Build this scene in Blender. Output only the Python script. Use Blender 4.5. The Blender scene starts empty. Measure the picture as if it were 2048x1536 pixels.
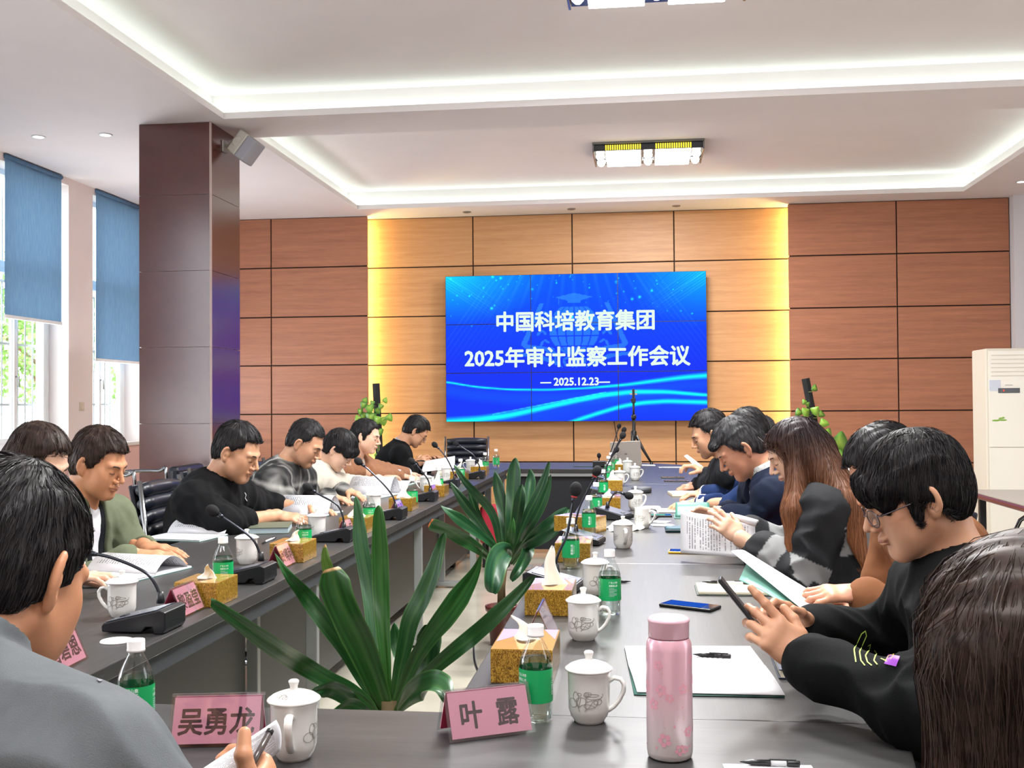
import bpy, math, random
import numpy as np
from mathutils import Vector, Matrix
random.seed(7)
RNG = np.random.default_rng(7)
SC = bpy.context.scene
COL = SC.collection
PI = math.pi

# ------------------------------------------------------------------ camera
FPX = 2133.0
CAM = np.array([0.0, 0.0, 1.34])
_y = np.array([(1286-1024)/FPX, -(805-768)/FPX, -1.0]); _y /= np.linalg.norm(_y)
_x = np.array([17374/FPX, 162/FPX, 1.0]); _x -= _y*np.dot(_x, _y); _x /= np.linalg.norm(_x)
_z = np.cross(_x, _y)
RWC = np.stack([_x, _y, _z])            # camera axes expressed in the room: world = RWC @ c
cam_d = bpy.data.cameras.new('camera'); cam = bpy.data.objects.new('camera', cam_d); COL.objects.link(cam)
cam_d.sensor_fit = 'HORIZONTAL'; cam_d.sensor_width = 36.0; cam_d.lens = 36.0*FPX/2048
cam_d.clip_start = 0.05; cam_d.clip_end = 300
cam.matrix_world = Matrix([[*RWC[0], CAM[0]], [*RWC[1], CAM[1]], [*RWC[2], CAM[2]], [0, 0, 0, 1]])
SC.camera = cam

def ray(u, v):
    return RWC @ np.array([(u-1024)/FPX, -(v-768)/FPX, -1.0])
def at(u, v, Y):
    """room point seen at (u, v) that lies at depth Y"""
    w = ray(u, v); return CAM + w*(Y/w[1])
TOP = 0.757
def on(u, v, z=TOP):
    """room point seen at (u, v) on the horizontal plane z"""
    w = ray(u, v); return CAM + w*((z-CAM[2])/w[2])

# ------------------------------------------------------------------ view, sky, light
SC.view_settings.view_transform = 'Standard'
SC.view_settings.look = 'None'
SC.view_settings.gamma = 1.0
SC.view_settings.use_curve_mapping = False
SC.view_settings.exposure = 0.88
K_COVE, K_LAMP, K_YELLOW, K_SKY, K_SCREEN = 5.6, 11.0, 50.0, 5.0, .68
SC.cycles.max_bounces = 8
SC.cycles.diffuse_bounces = 5
SC.cycles.glossy_bounces = 4
SC.cycles.transmission_bounces = 8
SC.cycles.transparent_max_bounces = 16
SC.cycles.caustics_reflective = False
SC.cycles.caustics_refractive = False
SC.cycles.sample_clamp_indirect = 6.0
def area(name, loc, size, power, col=(1, 1, 1), rot=(0, 0, 0)):
    l = bpy.data.lights.new(name, 'AREA'); l.shape = 'RECTANGLE'; l.size, l.size_y = size; l.energy = power; l.color = col
    o = bpy.data.objects.new(name, l); COL.objects.link(o); o.location = loc; o.rotation_euler = rot; return o
for _x, _y2, _w in ((.07, 10.38, 68), (.10, 6.07, 82), (.12, 4.2, 92)):        # the ceiling lamps' own light
    area('lamp_and_fill', (_x, _y2, 3.66), (.9, .5), _w, (1, 1, 1))
area('lamp_and_fill', (.12, 1.3, 3.50), (1.6, .9), 50, (1, 1, 1))              # unseen overhead fill added to brighten the near end, no lamp there
area('lamp_and_fill', (-2.6, .3, 3.50), (1.6, .9), 25, (1, 1, 1))  # second added overhead fill, near left
area('daylight_and_fill', (5.10, 2.5, 2.0), (5.0, 1.8), 55, (.92, .96, 1), (0, PI/2, 0))  # added side fill in front of the right wall, which has no windows
area('daylight_and_fill', (-5.40, 3.0, 2.0), (5.0, 1.5), 70, (.92, .96, 1), (0, -PI/2, 0)) # windows along the left wall, nearer than the view
area('daylight_and_fill', (-5.40, 9.2, 1.5), (.9, 1.1), 22, (.94, .97, 1), (0, -PI*.62, 0)); area('daylight_and_fill', (-5.40, 10.8, 1.4), (.9, .9), 16, (.94, .97, 1), (0, -PI*.62, 0))  # the two windows in view
world = bpy.data.worlds.new('sky'); SC.world = world; world.use_nodes = True
_bg = world.node_tree.nodes['Background']
_bg.inputs[0].default_value = (0.86, 0.93, 1.0, 1); _bg.inputs[1].default_value = K_SKY

# ------------------------------------------------------------------ colour and materials
def lin(c):
    if isinstance(c, str):
        c = [int(c[i:i+2], 16)/255 for i in (0, 2, 4)]
    return tuple((v/12.92 if v <= .04045 else ((v+.055)/1.055)**2.4) for v in c)
MATS = {}
class NT:
    """small node-tree writer"""
    def __init__(s, name):
        s.m = bpy.data.materials.new(name); s.m.use_nodes = True
        s.t = s.m.node_tree; s.t.nodes.clear()
        s.out = s.t.nodes.new('ShaderNodeOutputMaterial')
    def n(s, kind, props=None, **ins):
        nd = s.t.nodes.new('ShaderNode'+kind)
        for k, v in (props or {}).items(): setattr(nd, k, v)
        for k, v in ins.items():
            k2 = k.replace('_', ' ')
            if k.startswith('i') and k[1:].isdigit(): sock = nd.inputs[int(k[1:])]
            else: sock = nd.inputs[k2]
            if isinstance(v, bpy.types.NodeSocket): s.t.links.new(v, sock)
            else:
                if sock.type == 'RGBA' and not isinstance(v, (int, float)) and len(v) == 3: v = (*v, 1)
                sock.default_value = v
        return nd
    def surf(s, sock): s.t.links.new(sock, s.out.inputs['Surface'])
    def ramp(s, fac, stops, interp='LINEAR'):
        r = s.t.nodes.new('ShaderNodeValToRGB'); r.color_ramp.interpolation = interp
        e = r.color_ramp.elements
        while len(e) < len(stops): e.new(.5)
        for i, (p, c) in enumerate(stops):
            e[i].position = p
            if isinstance(c, (int, float)): c = (c, c, c)
            e[i].color = (*c, 1) if len(c) == 3 else c
        s.t.links.new(fac, r.inputs[0]); return r.outputs[0]
def mat(name, col, rough=.5, metal=0, noise=0.0, nscale=20, bump=0.0, bscale=200, spec=.5, coat=0, sss=0, stretch=None, sheen=0):
    if name in MATS: return MATS[name]
    t = NT(name); c = lin(col)
    tc = t.n('TexCoord').outputs['Object']
    if stretch: tc = t.n('Mapping', None, Vector=tc, Scale=stretch).outputs[0]
    p = t.n('BsdfPrincipled', None, Roughness=rough, Metallic=metal)
    p.inputs['Specular IOR Level'].default_value = spec
    p.inputs['Coat Weight'].default_value = coat
    p.inputs['Sheen Weight'].default_value = sheen
    if sss:
        p.inputs['Subsurface Weight'].default_value = sss
        p.inputs['Subsurface Radius'].default_value = (.012, .005, .003); p.inputs['Subsurface Scale'].default_value = 1.0
    if noise:
        nz = t.n('TexNoise', None, Vector=tc, Scale=nscale, Detail=4)
        a = tuple(max(0, v*(1-noise)) for v in c); b = tuple(min(1, v*(1+noise)) for v in c)
        t.t.links.new(t.ramp(nz.outputs[0], [(.3, a), (.7, b)]), p.inputs['Base Color'])
    else: p.inputs['Base Color'].default_value = (*c, 1)
    if bump:
        nb = t.n('TexNoise', None, Vector=tc, Scale=bscale, Detail=3)
        bp = t.n('Bump', None, Strength=bump, Distance=.002, Height=nb.outputs[0])
        t.t.links.new(bp.outputs[0], p.inputs['Normal'])
    t.surf(p.outputs[0]); MATS[name] = t.m; return t.m
def emit(name, col, strength):
    if name in MATS: return MATS[name]
    t = NT(name); e = t.n('Emission', None, Color=lin(col), Strength=strength); t.surf(e.outputs[0]); MATS[name] = t.m; return t.m
def vcol(name, rough=.5, emis=0, spec=.5, bump=0, bscale=300, sheen=0):
    """colour read from the mesh's own 'tint' attribute (prints, weaves, stripes)"""
    if name in MATS: return MATS[name]
    t = NT(name); a = t.n('Attribute', {'attribute_name': 'tint'}).outputs[0]
    if emis:
        p = t.n('Emission', None, Color=a, Strength=emis)
    else:
        p = t.n('BsdfPrincipled', None, Roughness=rough); t.t.links.new(a, p.inputs['Base Color'])
        p.inputs['Specular IOR Level'].default_value = spec; p.inputs['Sheen Weight'].default_value = sheen
        if bump:
            nb = t.n('TexNoise', None, Vector=t.n('TexCoord').outputs['Object'], Scale=bscale, Detail=2)
            t.t.links.new(t.n('Bump', None, Strength=bump, Distance=.002, Height=nb.outputs[0]).outputs[0], p.inputs['Normal'])
    t.surf(p.outputs[0]); MATS[name] = t.m; return t.m
def wood(name, c1, c2, axis='x', rough=.45, fine=1.0, spec=.4):
    if name in MATS: return MATS[name]
    t = NT(name); tc = t.n('TexCoord').outputs['Object']
    sc = {'x': (1.2, 14, 26), 'y': (26, 1.2, 14), 'z': (26, 14, 1.2)}[axis]
    rnd = t.n('ObjectInfo').outputs['Random']
    off = t.n('CombineXYZ', None, X=t.n('Math', {'operation': 'MULTIPLY'}, i0=rnd, i1=37.0).outputs[0], Z=rnd)
    mp = t.n('Mapping', None, Vector=tc, Location=off.outputs[0], Scale=tuple(v*fine for v in sc))
    n1 = t.n('TexNoise', None, Vector=mp.outputs[0], Scale=1.0, Detail=6, Roughness=.6, Distortion=.35)
    n2 = t.n('TexNoise', None, Vector=mp.outputs[0], Scale=6.0, Detail=4)
    mx = t.n('Math', {'operation': 'MULTIPLY_ADD'}, i0=n2.outputs[0], i1=.35, i2=t.n('Math', {'operation': 'MULTIPLY'}, i0=n1.outputs[0], i1=.65).outputs[0])
    col = t.ramp(mx.outputs[0], [(.30, lin(c1)), (.70, lin(c2))])
    p = t.n('BsdfPrincipled', None, Roughness=rough); t.t.links.new(col, p.inputs['Base Color'])
    p.inputs['Specular IOR Level'].default_value = spec
    b = t.n('Bump', None, Strength=.12, Distance=.002, Height=mx.outputs[0]); t.t.links.new(b.outputs[0], p.inputs['Normal'])
    t.surf(p.outputs[0]); MATS[name] = t.m; return t.m

# ------------------------------------------------------------------ geometry helpers
def link(o, parent=None):
    COL.objects.link(o)
    if parent: o.parent = parent
    return o
def raw_mesh(name, V, F, mats=(), smooth=False, mi=None, tint=None):
    me = bpy.data.meshes.new(name)
    V = np.asarray(V, dtype=np.float32)
    if isinstance(F, np.ndarray) and F.ndim == 2:
        nf, k = F.shape
        me.vertices.add(len(V)); me.vertices.foreach_set('co', V.ravel())
        me.loops.add(nf*k); me.loops.foreach_set('vertex_index', F.astype(np.int32).ravel())
        me.polygons.add(nf); me.polygons.foreach_set('loop_start', np.arange(0, nf*k, k, dtype=np.int32))
        me.update(calc_edges=True)
    else:
        me.from_pydata([tuple(map(float, v)) for v in V], [], [tuple(int(i) for i in f) for f in F])
    for m in mats: me.materials.append(m)
    if mi is not None: me.polygons.foreach_set('material_index', np.asarray(mi, dtype=np.int32))
    if smooth: me.polygons.foreach_set('use_smooth', np.ones(len(me.polygons), dtype=bool))
    if tint is not None:
        a = me.color_attributes.new('tint', 'FLOAT_COLOR', 'POINT')
        c = np.ones((len(V), 4), dtype=np.float32); c[:, :3] = tint
        a.data.foreach_set('color', c.ravel())
    me.update(); return me
class MB:
    def __init__(s): s.V = []; s.F = []; s.S = []
    def add(s, V, F, sm=False):
        b = len(s.V); s.V.extend([tuple(map(float, v)) for v in V]); s.F.extend([tuple(i+b for i in f) for f in F]); s.S.extend([sm]*len(F)); return s
    def box(s, x0, x1, y0, y1, z0, z1, M=None):
        V = [(x, y, z) for z in (z0, z1) for y in (y0, y1) for x in (x0, x1)]
        if M is not None: V = [tuple(M @ Vector(v)) for v in V]
        return s.add(V, [(0, 2, 3, 1), (4, 5, 7, 6), (0, 1, 5, 4), (2, 6, 7, 3), (0, 4, 6, 2), (1, 3, 7, 5)])
    def lathe(s, prof, c=(0, 0, 0), n=28, M=None, sm=True):
        V = []; F = []
        for (r, z) in prof:
            for i in range(n):
                a = 2*PI*i/n; V.append((c[0]+r*math.cos(a), c[1]+r*math.sin(a), c[2]+z))
        for j in range(len(prof)-1):
            for i in range(n):
                k = (i+1) % n; F.append((j*n+i, j*n+k, (j+1)*n+k, (j+1)*n+i))
        F.append(tuple(range(n))[::-1]); F.append(tuple((len(prof)-1)*n+i for i in range(n)))
        if M is not None: V = [tuple(M @ Vector(v)) for v in V]
        return s.add(V, F, sm)
    def tube(s, pts, r, n=8, cap=True, sm=True, flat=1.0):
        P = [Vector(p) for p in pts]; m = len(P)
        rr = r if hasattr(r, '__len__') else [r]*m
        V = []; F = []; up = None
        for i in range(m):
            d = (P[min(i+1, m-1)]-P[max(i-1, 0)]).normalized()
            if up is None:
                up = Vector((0, 0, 1)) if abs(d.z) < .9 else Vector((0, 1, 0))
            a = (up - d*up.dot(d)).normalized(); up = a; b = d.cross(a)
            for k in range(n):
                t = 2*PI*k/n; V.append(P[i]+a*(rr[i]*math.cos(t))+b*(rr[i]*math.sin(t)*flat))
        for i in range(m-1):
            for k in range(n):
                q = (k+1) % n; F.append((i*n+k, i*n+q, (i+1)*n+q, (i+1)*n+k))
        if cap: F.append(tuple(range(n))[::-1]); F.append(tuple((m-1)*n+k for k in range(n)))
        return s.add(V, F, sm)
    def prism(s, poly, z0, z1, M=None):
        n = len(poly); V = [(p[0], p[1], z0) for p in poly]+[(p[0], p[1], z1) for p in poly]
        F = [tuple(range(n))[::-1], tuple(range(n, 2*n))]+[(i, (i+1) % n, n+(i+1) % n, n+i) for i in range(n)]
        if M is not None: V = [tuple(M @ Vector(v)) for v in V]
        return s.add(V, F)
    def sphere(s, c, r, nu=16, nv=10, M=None):
        rx, ry, rz = r if hasattr(r, '__len__') else (r, r, r)
        V = []; F = []
        for j in range(nv+1):
            t = PI*j/nv
            for i in range(nu):
                a = 2*PI*i/nu; V.append((c[0]+rx*math.sin(t)*math.cos(a), c[1]+ry*math.sin(t)*math.sin(a), c[2]-rz*math.cos(t)))
        for j in range(nv):
            for i in range(nu):
                k = (i+1) % nu; F.append((j*nu+i, j*nu+k, (j+1)*nu+k, (j+1)*nu+i))
        if M is not None: V = [tuple(M @ Vector(v)) for v in V]
        return s.add(V, F, True)
    def mesh(s, name, m):
        me = raw_mesh(name, s.V, s.F, (m,) if m else ())
        me.polygons.foreach_set('use_smooth', np.array(s.S, dtype=bool)); return me
    def build(s, name, m, parent=None, bev=0, solid=0):
        o = bpy.data.objects.new(name, s.mesh(name, m)); link(o, parent)
        if bev:
            b = o.modifiers.new('bevel', 'BEVEL'); b.width = bev; b.segments = 2; b.limit_method = 'ANGLE'; b.angle_limit = .7
            b.harden_normals = False
        return o
def tag(o, label=None, cat=None, group=None, kind=None):
    if label: o['label'] = label
    if cat: o['category'] = cat
    if group: o['group'] = group
    if kind: o['kind'] = kind
    return o
def thing(name, label, cat, loc=(0, 0, 0), rz=0, group=None):
    o = bpy.data.objects.new(name, None); o.empty_display_size = .1
    o.location = tuple(map(float, loc)); o.rotation_euler = (0, 0, rz); COL.objects.link(o)
    return tag(o, label, cat, group)
def dup(root, loc, rz, label, group=None):
    def cp(o, par):
        c = o.copy(); COL.objects.link(c)
        if par is not None: c.parent = par
        for ch in o.children: cp(ch, c)
        return c
    r = cp(root, None); r.location = tuple(map(float, loc)); r.rotation_euler = (0, 0, rz); r['label'] = label
    if group: r['group'] = group
    return r
def struct(o): o['kind'] = 'structure'; return o
def part_copy(src, parent, loc, scale=None):
    c = src.copy(); COL.objects.link(c); c.parent = parent; c.location = loc
    if scale: c.scale = scale
    return c
def text_mesh(body, size, width=None, bold=.0, extrude=.0, name='lettering', align='CENTER', spacing=1.0):
    """lettering as a mesh in the XY plane, centred"""
    cu = bpy.data.curves.new(name, 'FONT'); cu.body = body; cu.size = size; cu.align_x = align; cu.align_y = 'CENTER'
    cu.extrude = extrude; cu.resolution_u = 2; cu.space_character = spacing
    o = bpy.data.objects.new(name, cu); COL.objects.link(o)
    dg = bpy.context.evaluated_depsgraph_get(); ev = o.evaluated_get(dg); me = bpy.data.meshes.new_from_object(ev)
    bpy.data.objects.remove(o); bpy.data.curves.remove(cu)
    me.name = name
    n = len(me.vertices); v = np.empty(n*3, dtype=np.float32); me.vertices.foreach_get('co', v); v = v.reshape(-1, 3)
    if n:
        lo, hi = v.min(0), v.max(0); v[:, 0] -= (lo[0]+hi[0])/2; v[:, 1] -= (lo[1]+hi[1])/2
        if width: v[:, 0] *= width/(hi[0]-lo[0])
        me.vertices.foreach_set('co', v.ravel()); me.update()
        if bold:
            # heavier strokes: the outline repeated around itself, each copy a hair behind the last
            fs = [tuple(p.vertices) for p in me.polygons]; V = []; F = []
            for k in range(9):
                a = PI/4*k; dx, dy = (0, 0) if k == 8 else (bold*math.cos(a), bold*math.sin(a))
                b = len(V); V += [(q[0]+dx, q[1]+dy, -k*2e-6) for q in v]; F += [tuple(i+b for i in f) for f in fs]
            bpy.data.meshes.remove(me); me = raw_mesh(name, V, F)
    return me
def put_text(me, m, parent, M, name='lettering'):
    me.materials.clear(); me.materials.append(m)
    o = bpy.data.objects.new(name, me); link(o, parent); o.matrix_local = M; return o

# ------------------------------------------------------------------ the room shell
Y_BACK, Y_SIDE, Y_FRONT = 12.50, 12.28, -1.6
X_L, X_R, Z_C, Z_U = -5.55, 5.20, 3.57, 3.80
m_white = mat('ceiling_paint', 'e0dadb', .85, noise=.015, nscale=3)
m_wall = mat('wall_paint', 'ece1df', .8, noise=.02, nscale=4)
m_wall_pink = mat('wall_dado_paint', 'd9b3ad', .7, noise=.03, nscale=4)

# floor: polished tiles laid in a grid over a screed
def tile_mat():
    t = NT('floor_tile'); tc = t.n('TexCoord').outputs['Object']
    rnd = t.n('ObjectInfo').outputs['Random']
    off = t.n('CombineXYZ', None, X=t.n('Math', {'operation': 'MULTIPLY'}, i0=rnd, i1=31.0).outputs[0])
    mp = t.n('Mapping', None, Vector=tc, Location=off.outputs[0])
    n1 = t.n('TexNoise', None, Vector=mp.outputs[0], Scale=3.0, Detail=6)
    col = t.ramp(n1.outputs[0], [(.3, lin('a9a394')), (.7, lin('bbb5a6'))])
    p = t.n('BsdfPrincipled', None, Roughness=.12); t.t.links.new(col, p.inputs['Base Color'])
    t.surf(p.outputs[0]); return t.m
m_tile = tile_mat()
fl = struct(MB().box(X_L-.3, X_R+.3, Y_FRONT-.3, Y_BACK+.3, -.12, -.006).build('floor', mat('screed', '8a8478', .8)))
tm = MB().box(-.399, .399, -.399, .399, -.006, 0).mesh('tile', m_tile)
for i in range(14):
    for j in range(16):
        x = X_L+.4+.8*i; y = Y_BACK-.4-.8*j
        if x > X_R: continue
        o = bpy.data.objects.new('tile', tm); link(o, fl); o.location = (x, y, 0)

# ceiling: low perimeter and beam, two raised trays with hidden light strips
cb = MB()
TX0, TX1 = -3.22, 3.42
trays = [(3.00, 7.93), (8.53, 11.85)]
LP = .05; CV = .16
def slab(x0, x1, y0, y1): cb.box(x0, x1, y0, y1, Z_C, Z_C+LP)
slab(X_L-.3, TX0, Y_FRONT-.3, Y_BACK+.3); slab(TX1, X_R+.3, Y_FRONT-.3, Y_BACK+.3)
slab(TX0, TX1, Y_FRONT-.3, trays[0][0]); slab(TX0, TX1, trays[0][1], trays[1][0]); slab(TX0, TX1, trays[1][1], Y_BACK+.3)
for (a, b) in trays:
    # cove side walls and raised top
    cb.box(TX0-CV-.04, TX0-CV, a-CV, b+CV, Z_C+LP, Z_U); cb.box(TX1+CV, TX1+CV+.04, a-CV, b+CV, Z_C+LP, Z_U)
    cb.box(TX0-CV, TX1+CV, a-CV-.04, a-CV, Z_C+LP, Z_U); cb.box(TX0-CV, TX1+CV, b+CV, b+CV+.04, Z_C+LP, Z_U)
    cb.box(TX0-CV-.04, TX1+CV+.04, a-CV-.04, b+CV+.04, Z_U, Z_U+.05)
ceil = struct(cb.build('ceiling', m_white))
m_led = emit('cove_led', 'e8fff0', K_COVE)
for k, (a, b) in enumerate(trays):
    s = MB(); z0, z1 = Z_C+LP+.001, Z_C+LP+.016; w = .02; e = CV-.05
    s.box(TX0-e-w, TX0-e, a-e, b+e, z0, z1); s.box(TX1+e, TX1+e+w, a-e, b+e, z0, z1)
    s.box(TX0-e, TX1+e, a-e-w, a-e, z0, z1); s.box(TX0-e, TX1+e, b+e, b+e+w, z0, z1)
    tag(s.build('light_strip', m_led), ['white light strip hidden in the nearer raised ceiling tray', 'white light strip hidden in the farther raised ceiling tray'][k], 'light strip')

# back wall: side sections of wood panels in front, a recessed middle section
X_M0, X_M1, X_W1 = -3.21, 1.635, 4.02
wb = MB().box(X_L-.3, X_R+.3, Y_BACK+.02, Y_BACK+.3, 0, Z_C)
wb.box(X_L, X_M0-.02, Y_SIDE+.02, Y_SIDE+.04, 0, Z_C).box(X_M1+.02, X_W1, Y_SIDE+.02, Y_SIDE+.04, 0, Z_C)
wall_back = struct(wb.build('wall_back', mat('joint_black', '2a1c16', .8)))
m_wd = wood('wood_panel_red', '94604a', 'b67b5c', 'x', .42)
m_wl = wood('wood_panel_light', 'b07e54', 'ca9b6e', 'x', .42)
ZL = [0.0, .07, .65, 1.23, 1.81, 2.387, 2.977, Z_C]
pm = {}
def panel(x0, x1, z0, z1, y, m):
    w, h = x1-x0-.014, z1-z0-.014
    k = (round(w, 3), round(h, 3), m.name)
    if k not in pm:
        b = .003
        V = [(-w/2, 0, -h/2), (w/2, 0, -h/2), (w/2, 0, h/2), (-w/2, 0, h/2), (-w/2, -.02+b, -h/2), (w/2, -.02+b, -h/2), (w/2, -.02+b, h/2), (-w/2, -.02+b, h/2),
             (-w/2+b, -.02, -h/2+b), (w/2-b, -.02, -h/2+b), (w/2-b, -.02, h/2-b), (-w/2+b, -.02, h/2-b)]
        F = [(0, 1, 5, 4), (1, 2, 6, 5), (2, 3, 7, 6), (3, 0, 4, 7), (4, 5, 9, 8), (5, 6, 10, 9), (6, 7, 11, 10), (7, 4, 8, 11), (8, 9, 10, 11), (0, 3, 2, 1)]
        pm[k] = raw_mesh('wood_panel', V, F, (m,))
    o = bpy.data.objects.new('wood_panel', pm[k]); link(o, wall_back); o.location = ((x0+x1)/2, y, (z0+z1)/2)
for k in range(7):
    z0, z1 = ZL[k], ZL[k+1]
    for a, b in ((X_L, -4.40), (-4.40, X_M0), (X_M1, 2.82), (2.82, X_W1)): panel(a, b, z0, z1, Y_SIDE+.02, m_wd)
    for a, b in ((X_M0-.14, -1.99), (-1.99, -.81), (-.81, .375), (.375, X_M1+.14)): panel(a, b, z0, z1, Y_BACK+.02, m_wl)
# light strips hidden in the recess behind the front panels
my = emit('recess_led', 'ffe08a', K_YELLOW)
s = MB().box(X_M0-.075, X_M0-.06, Y_SIDE+.09, Y_SIDE+.11, .1, Z_C-.02)
tag(s.build('light_strip', my), 'yellow strip light glowing behind the left edge of the middle panels', 'light strip')
s = MB().box(X_M1+.06, X_M1+.075, Y_SIDE+.09, Y_SIDE+.11, .1, Z_C-.02)
tag(s.build('light_strip', my), 'yellow strip light glowing behind the right edge of the middle panels', 'light strip')
# pale pier right of the wood, right wall, front wall
struct(MB().box(X_W1+.003, X_R, Y_SIDE-.12, Y_BACK+.02, 0, Z_C).build('wall_back_pier', mat('pier_paint', 'd4d4da', .7)))
struct(MB().box(X_R, X_R+.2, Y_FRONT, Y_BACK, 0, Z_C).build('wall_right', m_wall))
struct(MB().box(X_L-.3, X_R+.3, Y_FRONT-.2, Y_FRONT, 0, Z_C).build('wall_front', m_wall))

# left wall with window openings
WINS = [(10.24, 11.30, 1.80), (8.66, 9.78, 2.12), (7.08, 8.20, 1.5), (5.50, 6.60, 1.5), (3.2, 4.3, 1.5), (1.6, 2.7, 1.5)]
SILL, HEAD = .95, 3.50
wl = MB(); WT = .30
ys = sorted(WINS, key=lambda w: w[0]); y = Y_FRONT
for (a, b, zb) in ys:
    wl.box(X_L-WT, X_L, y, a, 0, Z_C); wl.box(X_L-WT, X_L, a, b, HEAD, Z_C); y = b
wl.box(X_L-WT, X_L, y, Y_BACK+.3, 0, Z_C)
struct(wl.build('wall_left', m_wall))
wd = MB()
for (a, b, zb) in ys: wd.box(X_L-WT, X_L, a, b, 0, SILL-.001)
struct(wd.build('wall_left_dado', m_wall_pink))
m_fr = mat('window_frame_white', 'e8eaec', .4); m_bar = mat('grille_steel', 'a9adb0', .4, .3)
t = NT('window_glass'); gl = t.n('BsdfGlossy', None, Roughness=.02); tr = t.n('BsdfTransparent', None, Color=(.95, .98, .97))
fz = t.n('LayerWeight', None, Blend=.12); t.surf(t.n('MixShader', None, i0=t.n('Math', {'operation': 'MULTIPLY'}, i0=fz.outputs['Facing'], i1=.5).outputs[0], i1=tr.outputs[0], i2=gl.outputs[0]).outputs[0]); m_glass = t.m
def blind_mat():
    t = NT('blind_fabric'); tc = t.n('TexCoord').outputs['Object']
    mp = t.n('Mapping', None, Vector=tc, Scale=(1, 60, 8)); nz = t.n('TexNoise', None, Vector=mp.outputs[0], Scale=1.0, Detail=3)
    c = t.ramp(nz.outputs[0], [(.3, lin('6585a6')), (.7, lin('7392b0'))])
    d = t.n('BsdfDiffuse', None, Color=c); tl = t.n('BsdfTranslucent', None, Color=c)
    t.surf(t.n('MixShader', None, i0=.22, i1=d.outputs[0], i2=tl.outputs[0]).outputs[0]); return t.m
m_blind = blind_mat()
for k, (a, b, zb) in enumerate(WINS):
    w = struct(MB().box(X_L-.26, X_L-.20, a, a+.05, SILL, HEAD).box(X_L-.26, X_L-.20, b-.05, b, SILL, HEAD)
               .box(X_L-.26, X_L-.20, a+.05, b-.05, SILL, SILL+.05).box(X_L-.26, X_L-.20, a+.05, b-.05, HEAD-.05, HEAD)
               .box(X_L-.25, X_L-.21, a+.05, b-.05, 2.62, 2.67).build('window_%d' % (k+1), m_fr))
    mid = (a+b)/2
    for (p, q, xx) in ((a+.05, mid+.02, X_L-.235), (mid-.02, b-.05, X_L-.215)):
        sx = MB(); sx.box(xx-.012, xx+.012, p, p+.045, SILL+.05, 2.62).box(xx-.012, xx+.012, q-.045, q, SILL+.05, 2.62)
        sx.box(xx-.012, xx+.012, p+.045, q-.045, SILL+.05, SILL+.10).box(xx-.012, xx+.012, p+.045, q-.045, 2.57, 2.62)
        sh = sx.build('sash', m_fr, w)
        MB().box(xx-.003, xx+.003, p+.045, q-.045, SILL+.10, 2.57).build('pane', m_glass, sh)
    MB().box(X_L-.232, X_L-.226, a+.05, b-.05, 2.67, HEAD-.05).build('pane', m_glass, w)
    MB().tube([(X_L-.20, mid, 1.62), (X_L-.17, mid, 1.62), (X_L-.165, mid-.0, 1.52)], .008, 6).build('handle', mat('handle_grey', '9a9a98', .35, .6), w)
    if k < 3:
        n = 9
        for i in range(n):
            yy = a+.06+(b-a-.12)*i/(n-1); MB().tube([(X_L-.34, yy, SILL-.05), (X_L-.34, yy, HEAD)], .008, 6).build('grille_bar', m_bar, w)
        for zz in (1.0, 1.35, 1.92, 2.5): MB().box(X_L-.352, X_L-.330, a, b, zz, zz+.022).build('grille_rail', m_bar, w)
    MB().box(X_L-.20, X_L+.03, a-.03, b+.03, SILL-.035, SILL).build('window_sill', mat('sill_stone', 'e2e0dc', .3), w)
    if k < 2:
        tr_ = [(10.28, 11.26), (8.71, 9.63)][k]
        bl = thing('roller_blind', ['blue roller blind on the window beside the tiled pillar, hanging lower', 'blue roller blind on the window at the left edge, ending higher'][k], 'blind', (X_L, (a+b)/2, HEAD))
    else:
        tr_ = (a, b); bl = thing('roller_blind', 'blue roller blind over a nearer window outside the view', 'blind', (X_L, (a+b)/2, HEAD), 0, 'blinds on the nearer windows')
    yc = (a+b)/2
    n = 24; V = []; F = []
    for i in range(n+1):
        yy = tr_[0]+(tr_[1]-tr_[0])*i/n - yc
        xx = .012+.004*math.sin(i*.9)+.003*math.sin(i*2.3)
        V += [(xx, yy, zb+.03-HEAD), (xx, yy, Z_C-.03-HEAD)]
    for i in range(n): F.append((2*i, 2*i+2, 2*i+3, 2*i+1))
    me = raw_mesh('fabric', V, F, (m_blind,), True); link(bpy.data.objects.new('fabric', me), bl)
    MB().box(.004, .022, tr_[0]-yc, tr_[1]-yc, zb-HEAD, zb+.032-HEAD).build('bottom_rail', m_fr, bl, .003)
    MB().tube([(.012, tr_[0]-yc, Z_C-.024-HEAD), (.012, tr_[1]-yc, Z_C-.024-HEAD)], .020, 12).build('roller', m_blind, bl)
# socket plate on the pier between the windows
w = at(158, 813, 10.02)
sp = thing('wall_switch', 'small square switch plate on the pier between the two blue blinds', 'switch', (X_L, 10.02, w[2]))
MB().box(0, .008, -.043, .043, -.043, .043).build('plate', mat('plate_cream', 'dcd0bc', .4), sp, .002)
MB().box(.008, .012, -.02, .02, -.028, .028).build('rocker', mat('plate_cream', 'dcd0bc', .4), sp, .001)

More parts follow.
